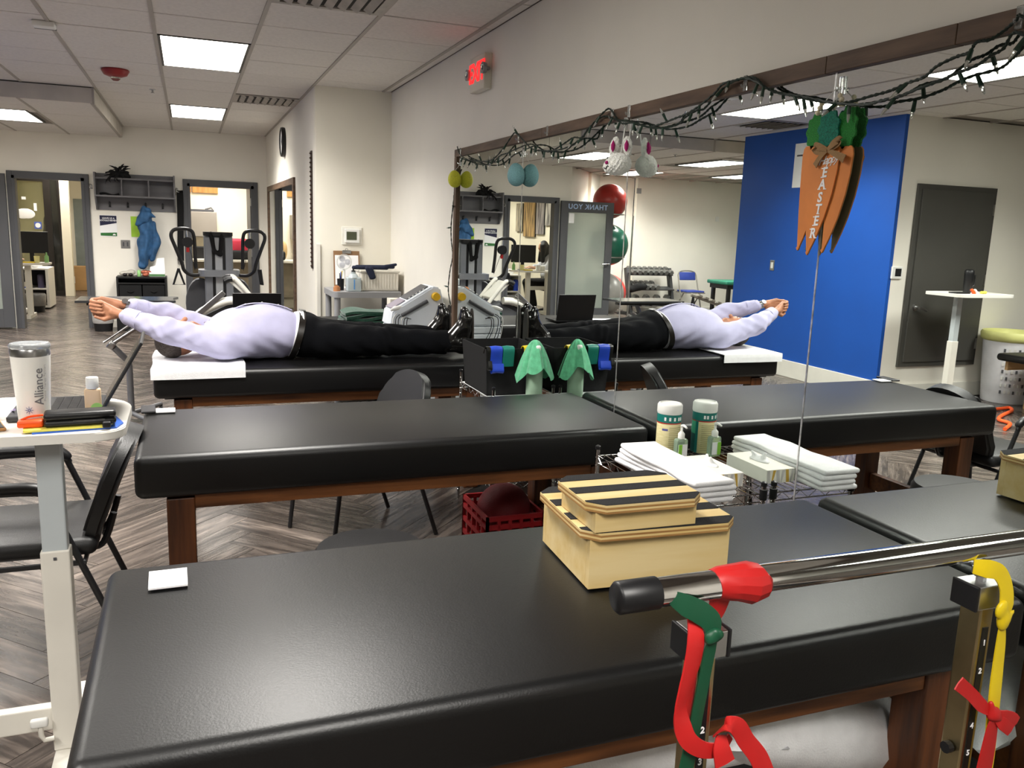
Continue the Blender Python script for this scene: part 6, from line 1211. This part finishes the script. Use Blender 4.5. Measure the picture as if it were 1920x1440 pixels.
bm = BM(); box(bm, (-1.62, 8.3, .76), (.36, .03, .05), rot=(0, -.72, 0), bev=.006); part('side_rail', bm, steel, t)
for q in ((-.95, .5, .45), (-.72, .72, .1)): pass
bm = BM(); box(bm, (-.95, 8.5, .5), (.36, .4, .08), bev=.03); part('seat', bm, vinyl, t, True)
bm = BM(); bx(bm, -1.85, -.72, 8.44, 8.54, .001, .2, bev=.02); bx(bm, -1.9, -1.82, 8.2, 8.8, .001, .06); bx(bm, -.8, -.72, 8.2, 8.8, .001, .06); part('frame', bm, wm, t)
# ------------------------------------------------------------------ gym side, seen in the mirror
def ball(c, r, m, label):
    bm = BM(); lathe(bm, [(r * math.sin(math.pi * i / 24) + 1e-4, -r * math.cos(math.pi * i / 24)) for i in range(25)], c, 40)
    return solo('exercise_ball', bm, m, label, 'exercise ball', 'exercise balls on the ball rack', True)
ball((-5.107, 13.25, 2.079), .30, mat('red_ball', '#a8322c', .3), 'dull red exercise ball on top of the stack, behind the lettered door')
ball((-5.11, 13.25, 1.335), .36, mat('green_ball', '#1a5a48', .25), 'dark green exercise ball under the topmost red one')
ball((-5.06, 13.27, .47), .39, mat('grey_ball', '#85837f', .3), 'grey exercise ball on the low ring, partly behind the lettered door')
ball((-5.50, 13.90, .45), .34, mat('bright_red_ball', '#d0413c', .3), 'bright red exercise ball beside the grey one on the low ring')
t = thing('ball_rack', 'steel rack with rings that holds the exercise balls', 'rack', (-5.2, 13.4, 0))
for x, y in ((-5.50, 13.1), (-4.72, 13.2), (-5.25, 13.72)):
    bm = BM(); tube(bm, [(x, y, .001), (x, y, 1.85)], .015, 8); part('post', bm, steel, t, True)
for z, r in ((1.13, .3), (1.86, .25)): bm = BM(); tube(bm, [(-5.11 + r * math.cos(a), 13.25 + r * math.sin(a), z) for a in [i * math.pi / 12 for i in range(24)]], .012, 6, closed=True); part('ring', bm, steel, t, True)
for cx, cy in ((-5.06, 13.27), (-5.5, 13.86)): bm = BM(); tube(bm, [(cx + .27 * math.cos(a), cy + .27 * math.sin(a), .14) for a in [i * math.pi / 12 for i in range(24)]], .012, 6, closed=True); part('ring', bm, steel, t, True)
# dumbbell rack
t = thing('dumbbell_rack', 'dark steel dumbbell rack against the gym wall', 'rack', (-6.6, 14.3, 0)); hm = mat('grey_iron', '#6a6a68', .45, .3, var=.1); DX0, DX1 = -7.06, -6.12
for x in (DX0, DX1): bm = BM(); prism(bm, [(14.05, 0.001), (14.15, .001), (14.42, .88), (14.32, .9)], x - .03, x + .03, 'x'); part('upright', bm, mat('dark_steel', '#3d3e40', .45, .2), t); bm = BM(); bx(bm, x - .035, x + .035, 14.0, 14.5, .001, .05); part('foot', bm, MATS['dark_steel'], t)
tiers = ((.80, 14.28), (.52, 14.20), (.22, 14.12))
for z, y in tiers: bm = BM(); box(bm, ((DX0 + DX1) / 2, y, z - .01), (DX1 - DX0, .2, .02), rot=(.25, 0, 0)); part('shelf', bm, MATS['dark_steel'], t)
def dumb(x, y, z, s, label, m):
    d = thing('dumbbell', label, 'dumbbell', (x, y, z), 'hex dumbbells on the rack')
    R_ = Matrix.Translation((x, y, z)) @ Matrix.Rotation(.25, 4, 'X')
    for sg in (-1, 1):
        bm = BM(); lathe(bm, [(.001, -.5), (.45, -.5), (.52, -.35), (.52, .35), (.45, .5), (.001, .5)], (0, 0, 0), 6, M=Matrix.Rotation(math.pi / 2, 4, 'X')); bmesh.ops.scale(bm, vec=(s, s, s), verts=bm.verts); bmesh.ops.translate(bm, verts=bm.verts, vec=(0, sg * s * 1.05, 0)); bmesh.ops.transform(bm, matrix=R_, verts=bm.verts); part('head', bm, m, d)
    bm = BM(); tube(bm, [(0, -s * .6, 0), (0, s * .6, 0)], s * .2, 8); bmesh.ops.transform(bm, matrix=R_, verts=bm.verts); part('handle', bm, steel, d)
ordw = ['first', 'second', 'third', 'fourth', 'fifth', 'sixth', 'seventh', 'eighth', 'ninth', 'tenth']
for ti, (n, x0, x1, s, nm) in enumerate(((8, -7.0, -6.18, .098, 'top'), (5, -6.66, -6.2, .105, 'middle'), (4, -7.0, -6.3, .13, 'bottom'))):
    z, y = tiers[ti]
    for k in range(n): dumb(x1 + (x0 - x1) * k / (n - 1), y, z + s * .5, s, f'{ordw[k]} grey hex dumbbell on the {nm} tier, counting from the balls', hm)
o_ = sdf('black_bag', [rc((-6.35, 14.02, .56), (-6.05, 14.0, .5), .05, .06), el((-6.2, 14.0, .55), (.16, .06, .07))], .015, blackc, None); tag(o_, 'black bag slung on the middle tier of the dumbbell rack', 'bag')
# folding chair
t = thing('folding_chair', 'grey metal folding chair with blue pads by the gym wall', 'chair', (-7.5, 14.1, 0)); fm = mat('grey_enamel', '#8b877f', .4, .2); bp_ = mat('blue_pad', '#2a3d8f', .6)
for s in (-1, 1):
    bm = BM(); tube(bm, [(-7.45 + s * .21, 14.0, .001) if True else None, (-7.45 + s * .21, 14.22, .55), (-7.45 + s * .205, 14.3, .78)], .013, 8); part('leg', bm, fm, t, True)
    bm = BM(); tube(bm, [(-7.45 + s * .19, 14.42, .001), (-7.45 + s * .19, 14.05, .47)], .012, 8); part('leg', bm, fm, t, True)
bm = BM(); tube(bm, smoothpts([(-7.655, 14.3, .76), (-7.63, 14.31, .82), (-7.55, 14.32, .85), (-7.45, 14.32, .855), (-7.35, 14.32, .85), (-7.27, 14.31, .82), (-7.245, 14.3, .76)], 3), .013, 8); part('top_rail', bm, fm, t, True)
bm = BM(); box(bm, (-7.45, 14.285, .75), (.36, .03, .16), bev=.013, seg=3, rot=(-.25, 0, 0)); part('back_pad', bm, bp_, t, True)
bm = BM(); box(bm, (-7.45, 14.13, .465), (.40, .38, .035), bev=.015, seg=3); part('seat_pad', bm, bp_, t, True)
bm = BM(); box(bm, (-7.45, 14.13, .44), (.42, .40, .02), bev=.004); part('seat_pan', bm, fm, t)
# green treatment table
t = thing('treatment_table', 'green padded treatment table with black frame, half behind the blue wall', 'table', (-8.4, 13.4, 0))
bm = BM(); bx(bm, -9.2, -7.55, 13.1, 13.75, .66, .73, bev=.02, seg=3); part('cushion', bm, mat('green_vinyl', '#2f7a63', .4), t, True)
bm = BM(); bx(bm, -9.15, -7.6, 13.14, 13.71, .58, .659); part('apron', bm, blackm, t)
for x in (-9.1, -7.66):
    for y in (13.18, 13.67): bm = BM(); bx(bm, x - .03, x + .03, y - .03, y + .03, .001, .58); part('leg', bm, blackm, t)
# adjustable bench
t = thing('weight_bench', 'grey metal inclined bench frame before the folding chair', 'bench', (-6.8, 12.5, 0))
bm = BM(); tube(bm, [(-6.40, 12.5, .53), (-7.15, 12.45, .30)], .03, 6); part('spine', bm, fm, t)
for k in range(5): bm = BM(); a = Vector((-6.40, 12.5, .53)).lerp(Vector((-7.15, 12.45, .30)), .2 + k * .17); box(bm, a + Vector((0, 0, .03)), (.08, .16, .04), rot=(0, -.3, 0), bev=.008); part('bracket', bm, fm, t)
for p in (((-6.45, 12.38, .001), (-6.45, 12.5, .5)), ((-6.45, 12.62, .001), (-6.45, 12.5, .5)), ((-7.12, 12.3, .001), (-7.1, 12.46, .31)), ((-7.12, 12.62, .001), (-7.1, 12.46, .31))): bm = BM(); tube(bm, p, .018, 8); part('leg', bm, blackm, t)
# stretch table whose edge shows over the lying person in the mirror
# blue wall items
t = thing('wall_sheet', 'white printed sheet on the blue wall behind the carrot sign', 'notice', (-4.58, 7.75, 2.1)); bm = BM(); bx(bm, -4.58, -4.574, 7.58, 7.84, 2.115, 2.59); part('sheet', bm, paper, t)
bm = BM(); bx(bm, -4.5738, -4.5728, 7.64, 7.80, 2.45, 2.468); part('print_line', bm, greydk, t)
t = thing('light_switch', 'steel light switch plate on the blue wall', 'switch', (-4.58, 8.06, 1.24)); bm = BM(); box(bm, (-4.576, 8.06, 1.242), (.008, .075, .118), bev=.002); part('plate', bm, steel, t); bm = BM(); box(bm, (-4.57, 8.06, 1.242), (.006, .034, .068), bev=.001); part('rocker', bm, whitepl, t)
t = thing('thermostat', 'white thermostat with dark display beside the charcoal door', 'thermostat', (-4.67, 6.31, 1.26)); bm = BM(); bx(bm, -4.735, -4.605, 6.285, 6.309, 1.205, 1.325, bev=.006); part('case', bm, whitepl, t); bm = BM(); bx(bm, -4.715, -4.64, 6.283, 6.2855, 1.23, 1.305); part('display', bm, blackp, t)
bm = BM(); bx(bm, -6.48, -6.38, 14.602, 14.619, 2.31, 2.41, bev=.003); solo('wall_box', bm, greypl, 'small grey box high on the gym wall near the balls', 'wall box')
bm = BM(); bx(bm, -8.31, -8.23, 14.607, 14.619, 1.84, 1.94, bev=.003); solo('wall_plate', bm, whitepl, 'white blank plate on the gym wall near the blue wall', 'wall plate')
# laundry basket with liner
t = thing('laundry_basket', 'tall white perforated laundry basket with yellow liner', 'basket', (-5.97, 6.05, 0)); cx, cy = -5.97, 5.985
bm = BM(); lathe(bm, [(.21, .001), (.215, .01), (.265, .69), (.258, .69), (.208, .012), (.001, .01)], (cx, cy, 0), 40); part('shell', bm, mat('white_perforated', '#d9d8dc', .45), t, True)
for z in range(7):
    for k in range(14):
        a = -math.pi * (.15 + .7 * k / 13); zz_ = .12 + z * .07; r = .2125 + .05 * zz_ / .68 + .006; bm = BM(); box(bm, (cx + r * math.cos(a), cy + r * math.sin(a), zz_), (.006, .018, .032), rot=(0, 0, a)); part('hole', bm, greydk if (k + z) % 3 == 0 else lgrey, t)
bm = BM(); lathe(bm, [(.262, .62), (.283, .64), (.29, .69), (.275, .715), (.25, .70), (.24, .66), (.001, .64)], (cx, cy, 0), 40); part('liner', bm, mat('yellow_liner', '#dcdc8e', .5, trans=.1), t, True)
# small padded table with blond wood legs
t = thing('padded_bench', 'small padded black bench on blond wood legs, cut by the picture edge', 'bench', (-5.9, 5.5, 0)); bw_ = wood('blond_wood', '#c9a678', '#b08a5a', 3, .5, (1, 10, 10))
bm = BM(); bx(bm, -6.8, -5.36, 5.15, 5.66, .49, .56, bev=.03, seg=4); part('cushion', bm, vinyl, t, True)
for q in ((-6.7, -5.44, 5.20, 5.23), (-6.7, -5.44, 5.58, 5.61)): bm = BM(); bx(bm, *q, .40, .489); part('apron', bm, bw_, t)
for x in (-6.7, -5.86):
    for y in (5.18, 5.56): bm = BM(); bx(bm, x, x + .07, y, y + .07, .001, .489); part('leg', bm, bw_, t)
bm = BM(); tube(bm, smoothpts([(-5.25, 5.62, .018), (-5.44, 5.615, .018), (-5.6, 5.63, .018), (-5.5, 5.52, .018), (-5.2, 5.38, .018), (-5.0, 5.25, .018), (-4.95, 5.10, .018), (-4.7, 4.95, .018)], 5), .017, 8)
solo('exercise_hose', bm, mat('orange_rubber', '#f4602c', .45), 'bright orange rubber tube coiled on the floor', 'tube', None, True)
# ------------------------------------------------------------------ office behind the first doorway
t = thing('office_desk', 'white office desk where a person sits working', 'desk', (-4.1, 14.25, 0))
bm = BM(); prism(bm, [(-4.62, 14.02), (-4.05, 14.02), (-3.74, 14.25), (-3.74, 14.5), (-4.62, 14.5)], .785, .815); part('desktop', bm, desk_white, t)
for x in (-4.42, -4.03): bm = BM(); bx(bm, x - .04, x + .04, 14.22, 14.29, .05, .785); part('leg', bm, col_white, t); bm = BM(); bx(bm, x - .04, x + .04, 13.98, 14.52, .001, .05); part('foot', bm, col_white, t)
bm = BM(); bx(bm, -4.42, -4.03, 14.35, 14.38, .45, .52); part('crossbar', bm, col_white, t)
t = thing('monitor', 'large black monitor on the office desk', 'monitor', (-4.05, 14.4, .815))
bm = BM(); box(bm, (-3.99, 14.42, 1.11), (.46, .03, .32), rot=(0, 0, .2), bev=.004); part('panel', bm, blackp, t)
bm = BM(); bx(bm, -4.02, -3.96, 14.44, 14.47, .83, 1.1); lathe(bm, [(.1, .0), (.1, .012), (.001, .014)], (-3.99, 14.42, .8155), 16); part('stand', bm, blackp, t)
for k, (x, y, m_, l) in enumerate(((-4.20, 14.18, whitepl, 'white cup beside the office monitor'), (-3.90, 14.24, mat('pale_yellow', '#e2dc9a', .5), 'pale yellow cup at the office desk edge'), (-3.79, 14.38, MATS['light_green_plastic'], 'green spray bottle at the office desk edge'))):
    bm = BM(); lathe(bm, [(.035, 0), (.04, .1), (.037, .1), (.033, .005), (.001, .005)] if k < 2 else [(.03, 0), (.03, .09), (.01, .12), (.01, .15), (.001, .15)], (x, y, .8155), 16); solo('cup' if k < 2 else 'bottle', bm, m_, l, 'cup' if k < 2 else 'bottle', None, True)
bm = BM(); box(bm, (-4.0, 14.2, .825), (.16, .09, .018), bev=.003); solo('book', bm, yelm, 'yellow notebook lying on the office desk', 'book')
bm = BM(); bx(bm, -4.36, -4.24, 14.24, 14.42, .816, .90, bev=.005); solo('keyboard_tray', bm, whitepl, 'white carton in front of the seated person', 'box')
# shelf cabinet
t = thing('shelf_cabinet', 'white open shelf cabinet beside the office desk', 'cabinet', (-4.1, 15.7, 0))
for q in ((-4.36, -4.33), (-3.97, -3.93)): bm = BM(); bx(bm, *q, 15.42, 16.1, .03, .66); part('side_panel', bm, desk_white, t)
for z in (.03, .32, .64): bm = BM(); bx(bm, -4.33, -3.97, 15.42, 16.1, z, z + .025); part('shelf_board', bm, desk_white, t)
bm = BM(); bx(bm, -4.33, -3.97, 16.07, 16.09, .05, .64); part('back_panel', bm, greydk, t)
for i, (x, m_, l) in enumerate(((-4.28, bluel, 'blue and yellow canister on the cabinet shelf'), (-4.05, mat('purple_plastic', '#4a4560', .5), 'purple bottle on the cabinet shelf'))): bm = BM(); lathe(bm, [(.05, 0), (.05, .2), (.03, .22), (.001, .22)], (x, 15.5, .3455), 14); solo('canister', bm, m_, l, 'canister', None, True)
o_ = sdf('tissue_pack', [el((-4.15, 15.6, .72), (.13, .08, .05))], .015, whitec, None); tag(o_, 'crumpled white tissue pack on the cabinet', 'tissues')
# waste bin, shoes
t = thing('waste_bin', 'black waste bin with clear liner under the office desk', 'waste bin', (-4.12, 14.75, 0)); bm = BM(); lathe(bm, [(.12, .001), (.14, .12)], (-4.08, 15.05, 0), 18); part('shell', bm, blackp, t, True); bm = BM(); lathe(bm, [(.141, .1), (.15, .13), (.155, .27), (.14, .29), (.13, .26)], (-4.08, 15.05, 0), 18); part('liner', bm, mat('clear_liner', '#8f8d8a', .3, trans=.4, bump=.6, bscale=30), t, True)
t = thing('waste_bin', 'black waste bin with white liner by the cardboard box', 'waste bin', (-4.3, 19.2, 0)); bm = BM(); lathe(bm, [(.15, .001), (.18, .42)], (-4.28, 19.2, 0), 18); part('shell', bm, blackp, t, True); bm = BM(); lathe(bm, [(.182, .38), (.2, .45), (.2, .52), (.17, .56), (.15, .5)], (-4.28, 19.2, 0), 18); part('liner', bm, MATS['bin_liner'], t, True)
t = thing('cardboard_box', 'brown cardboard box on the office floor past the door', 'box', (-3.95, 19.4, 0)); bm = BM(); bx(bm, -4.11, -3.6, 19.25, 19.6, .001, .49, bev=.003); part('carton', bm, mat('cardboard', '#a98353', .8, var=.05), t); bm = BM(); bx(bm, -4.10, -3.98, 19.247, 19.25, .15, .29); part('label', bm, paper, t)
# dark glass door and sidelight
t = thing('glass_door', 'dark framed glass door with stickers at the end of the office', 'door', (-4.5, 18, 0)); bz = mat('bronze_frame', '#1d1814', .45); gsp = mat('tinted_glass', '#b9b896', .05, trans=.9, var=0)
for q in ((-4.96, -4.90, 0.01, 2.35), (-4.28, -4.16, .01, 2.35), (-4.05, -4.0, .01, 2.35)): bm = BM(); bx(bm, q[0], q[1], 17.97, 18.03, q[2], q[3]); part('stile', bm, bz, t)
for q in ((-4.9, -4.28, 2.12, 2.26), (-4.9, -4.28, .01, .2), (-4.16, -4.05, .01, .1), (-4.9, -4.0, 2.32, 2.36)): bm = BM(); bx(bm, q[0], q[1], 17.975, 18.025, q[2], q[3]); part('rail', bm, bz, t)
bm = BM(); bx(bm, -4.9, -4.28, 17.995, 18.005, .2, 2.12); part('pane', bm, gsp, t); bm = BM(); bx(bm, -4.16, -4.05, 17.995, 18.005, .1, 2.32); part('pane', bm, mat('smoked_glass', '#3a3a34', .08, trans=.6, var=0), t)
bm = BM(); tube(bm, [(-4.62, 17.94, 1.05), (-4.34, 17.94, 1.05), (-4.31, 17.94, 1.0), (-4.31, 17.94, .8)], .015, 8); part('push_bar', bm, blackm, t)
bm = BM(); prism(bm, [(-4.40 + .06 * math.cos(i * math.pi / 4 + .4), 1.32 + .07 * math.sin(i * math.pi / 4 + .4)) for i in range(8)] if False else [(-4.46, 1.25), (-4.34, 1.25), (-4.34, 1.38), (-4.46, 1.38)], 17.985, 17.99, 'y'); part('blue_sticker', bm, mat('sticker_blue', '#4a5fb0', .5), t); bm = BM(); lathe(bm, [(.001, 0), (.045, 0), (.045, .003), (.001, .003)], (0, 0, 0), 16, M=Matrix.Rotation(math.pi / 2, 4, 'X')); bmesh.ops.translate(bm, verts=bm.verts, vec=(-4.4, 17.984, 1.315)); part('clock_sticker', bm, paper, t)
o_ = sdf('cloud_decal', [el((-4.62, 17.988, 1.55), (.13, .006, .09)), el((-4.53, 17.988, 1.5), (.1, .006, .07)), el((-4.7, 17.988, 1.5), (.08, .006, .06))], .01, paper, t, k=.02)
bm = BM(); bx(bm, -4.45, -4.40, 17.987, 17.99, 1.58, 1.72); part('white_sticker', bm, paper, t); bm = BM(); bx(bm, -4.64, -4.57, 17.987, 17.99, 1.78, 1.83); part('white_sticker', bm, paper, t)
bm = BM(); bx(bm, -4.98, -3.2, 19.0, 19.02, .0, 0.001) if False else bx(bm, -4.0, -3.85, 17.9, 18.05, 0.001, 2.4); solo('partition_end', bm, offw, 'cream partition end beside the dark glass door', 'partition')
bm = BM(); box(bm, (-3.80, 19.96, .93), (.42, .04, 1.85)); t = thing('inner_door', 'grey green door in the end wall of the office', 'door', (-3.8, 19.96, 0)); part('leaf', bm, mat('grey_green_paint', '#7c837e', .5), t); bm = BM(); lathe(bm, [(.02, 0), (.03, .03), (.001, .045)], (0, 0, 0), 12, M=Matrix.Rotation(-math.pi / 2, 4, 'Y')); bmesh.ops.translate(bm, verts=bm.verts, vec=(-3.65, 19.93, .95)); part('knob', bm, steel, t, True)
# dark figure-like coat stand behind the glass is left as a dark coat
o_ = sdf('dark_coat', [rc((-4.35, 19.3, 1.4), (-4.3, 19.3, .7), .14, .2), el((-4.32, 19.3, 1.1), (.2, .12, .3))], .03, blackc, None); tag(o_, 'dark coat hanging behind the glass door', 'coat')
# canvases on the office wall
for i, (y0, y1, z0, z1, l, c1, c2) in enumerate(((17.38, 16.98, 1.50, 2.10, 'short dark forest canvas on the office wall, first from the desk', '#b9ad95', '#2c2a2b'), (16.93, 16.28, 1.40, 2.22, 'tall amber forest canvas on the office wall', '#c8a46a', '#2a221c'), (16.23, 15.80, 1.46, 2.22, 'tall dusky forest canvas next to the amber one', '#a8a09a', '#2d2833'), (15.75, 15.38, 1.64, 2.08, 'small grey forest canvas, last in the row on the office wall', '#c3bdb2', '#2b2a2c'))):
    t = thing('canvas', l, 'picture', (-5, (y0 + y1) / 2, z0), 'forest canvases on the office wall'); bm = BM(); bx(bm, -4.999, -4.965, y1, y0, z0, z1, bev=.002); part('stretcher', bm, blackp, t)
    bm = BM(); bx(bm, -4.9648, -4.963, y1 + .004, y0 - .004, z0 + .004, z1 - .004); part('print', bm, mat('canvas_print_%d' % i, c1, .7, color2=c2, vscale=5, stretch=(1, 4, .5)), t)
# seated person at the office desk
t = thing('person', 'person with long black hair in a light grey top seated at the office desk', 'person', (-4.5, 14.8, 0)); yy_ = 14.72
body = [el((-4.40, yy_, 1.23), (.085, .075, .11)), rc((-4.43, yy_, 1.14), (-4.50, yy_, 1.05), .045, .05), el((-4.53, yy_, .92), (.11, .16, .18)), el((-4.55, yy_, .6), (.14, .17, .13)), rc((-4.335, yy_, 1.215), (-4.315, yy_, 1.21), .014, .012)]
for s in (-1, 1):
    y = yy_ + s * .16; body += [rc((-4.52, y, 1.02), (-4.42, y + s * .02, .84), .045, .038), rc((-4.42, y + s * .02, .84), (-4.16, yy_ + s * .1 - .06, .85), .036, .024), rc((-4.16, yy_ + s * .1 - .06, .85), (-4.09, yy_ + s * .08 - .06, .845), .024, .016)]
    for f_ in range(4): body.append(rc((-4.10, yy_ + s * .08 - .085 + f_ * .016, .845), (-4.05, yy_ + s * .08 - .085 + f_ * .016, .838), .008, .0065))
    body.append(rc((-4.12, yy_ + s * .08 - .06 - s * .02, .845), (-4.08, yy_ + s * .08 - .06 - s * .045, .84), .009, .007))
    y = yy_ + s * .09; body += [rc((-4.55, y, .55), (-4.14, y, .56), .075, .055), rc((-4.14, y, .56), (-4.22, y, .1), .055, .035)]
sdf('body', body, .012, mat('skin_light', '#c99b7c', .5, var=.05), t, k=.02)
top_ = mat('light_grey_top', '#c9cbd0', .85, bump=.2, bscale=60); pr = [el((-4.54, yy_, .9), (.135, .19, .24)), el((-4.53, yy_, .72), (.14, .19, .14))]
for s in (-1, 1): y = yy_ + s * .16; pr += [rc((-4.52, y, 1.01), (-4.42, y + s * .02, .85), .065, .055), rc((-4.42, y + s * .02, .85), (-4.28, yy_ + s * .13 - .03, .855), .052, .045)]
sdf('top', pr, .012, top_, t, k=.03); pr = [el((-4.55, yy_, .58), (.16, .19, .12))]
for s in (-1, 1): y = yy_ + s * .09; pr += [rc((-4.55, y, .56), (-4.13, y, .565), .09, .075), rc((-4.13, y, .56), (-4.21, y, .16), .075, .075)]
sdf('trousers', pr, .014, blackc, t, k=.03)
hair = mat('black_hair', '#0d0c0d', .45, var=.1, bump=.4, bscale=120, stretch=(6, 6, 1))
sdf('hair', [el((-4.42, yy_, 1.25), (.09, .086, .11)), rc((-4.47, yy_, 1.22), (-4.5, yy_, 1.0), .075, .075), rc((-4.39, yy_ - .055, 1.25), (-4.37, yy_ - .085, .98), .06, .04), rc((-4.40, yy_ + .07, 1.2), (-4.38, yy_ + .09, .98), .04, .035)], .01, hair, t, k=.03)
for s in (-1, 1): bm = BM(); box(bm, (-4.17, yy_ + s * .09, .045), (.24, .09, .085), bev=.03, seg=3); part('shoe', bm, whitepl, t, True)
t = thing('office_chair', 'dark office chair the seated person uses', 'chair', (-4.6, 14.72, 0)); bm = BM(); box(bm, (-4.58, 14.72, .445), (.46, .46, .05), bev=.02); part('seat', bm, blackc, t); bm = BM(); box(bm, (-4.78, 14.72, .75), (.05, .42, .45), bev=.02); part('backrest', bm, blackc, t); bm = BM(); tube(bm, [(-4.58, 14.72, .08), (-4.58, 14.72, .42)], .03, 10); part('column', bm, blackm, t)
for k in range(5): a = k * 1.2566; bm = BM(); tube(bm, [(-4.58, 14.72, .08), (-4.58 + .25 * math.cos(a), 14.72 + .25 * math.sin(a), .03)], .02, 8); part('leg', bm, blackm, t)
# ------------------------------------------------------------------ back room behind the second doorway
t = thing('overhead_cabinet', 'grey overhead cabinet on the back room wall', 'cabinet', (-1.5, 15.45, 1.25)); gc = mat('grey_laminate', '#8c867e', .5, var=.02)
bm = BM(); bx(bm, -1.80, -1.32, 15.25, 15.59, 1.24, 1.66, bev=.004); part('carcass', bm, gc, t); bm = BM(); bx(bm, -1.795, -1.325, 15.235, 15.249, 1.25, 1.65, bev=.003); part('door', bm, gc, t)
bm = BM(); bx(bm, -1.76, -1.36, 15.3, 15.5, 1.661, 1.70, bev=.004); tube(bm, [(-1.5, 15.4, 1.70), (-1.4, 15.4, 1.73), (-1.38, 15.4, 1.7)], .012, 6); solo('printer_tray', bm, greydk, 'dark flat tray on top of the overhead cabinet', 'tray')
for x0, x1, l in ((-1.76, -1.71, 'short plywood panel at the ceiling of the back room'), (-1.69, -1.28, 'long plywood panel at the ceiling of the back room')): bm = BM(); bx(bm, x0, x1, 15.56, 15.6, 1.98, 2.3); solo('plywood_panel', bm, wood('pine_panel', '#c48f4f', '#a87038', 3, .5, (6, 6, 1)), l, 'panel', 'plywood panels in the back room')
t = thing('work_desk', 'grey desk along the back room wall', 'desk', (-1.1, 15.2, 0)); bm = BM(); bx(bm, -1.9, -.25, 14.9, 15.58, .84, .88, bev=.003); part('desktop', bm, mat('light_laminate', '#c9c5b8', .5), t)
for x in (-1.85, -.32): bm = BM(); bx(bm, x, x + .05, 14.95, 15.55, .001, .84); part('side_panel', bm, gc, t)
bm = BM(); bx(bm, -1.8, -.32, 15.5, 15.53, .2, .84); part('back_panel', bm, mat('beige_panel', '#b5ab97', .6), t)
t = thing('red_bag', 'red and black bag on the back room desk', 'bag', (-.95, 15.15, .88)); bm = BM(); box(bm, (-.98, 15.15, 1.08), (.34, .25, .3), bev=.05, seg=3); part('sack', bm, mat('crimson_cloth', '#a32036', .7), t, True); bm = BM(); box(bm, (-.98, 15.12, .96), (.40, .28, .155), bev=.04, seg=3); part('base', bm, blackc, t, True)
o_ = sdf('paper_bag', [el((-1.16, 15.1, 1.05), (.06, .06, .16))], .015, mat('kraft_paper', '#b89a6a', .8), None, k=.02); tag(o_, 'brown paper bag on the back room desk', 'bag')
bm = BM(); bx(bm, -1.72, -1.45, 15.2, 15.4, .881, 1.08, bev=.01); solo('printer', bm, blackp, 'black printer on the back room desk', 'printer')
for ch in [o for o in bpy.data.objects if o.name.startswith('person.001') or o.name.startswith('office_chair')]: ch.location.x -= .1
for n_ in MOVE: bpy.data.objects[n_].location += Vector((0, -.06, .0145))
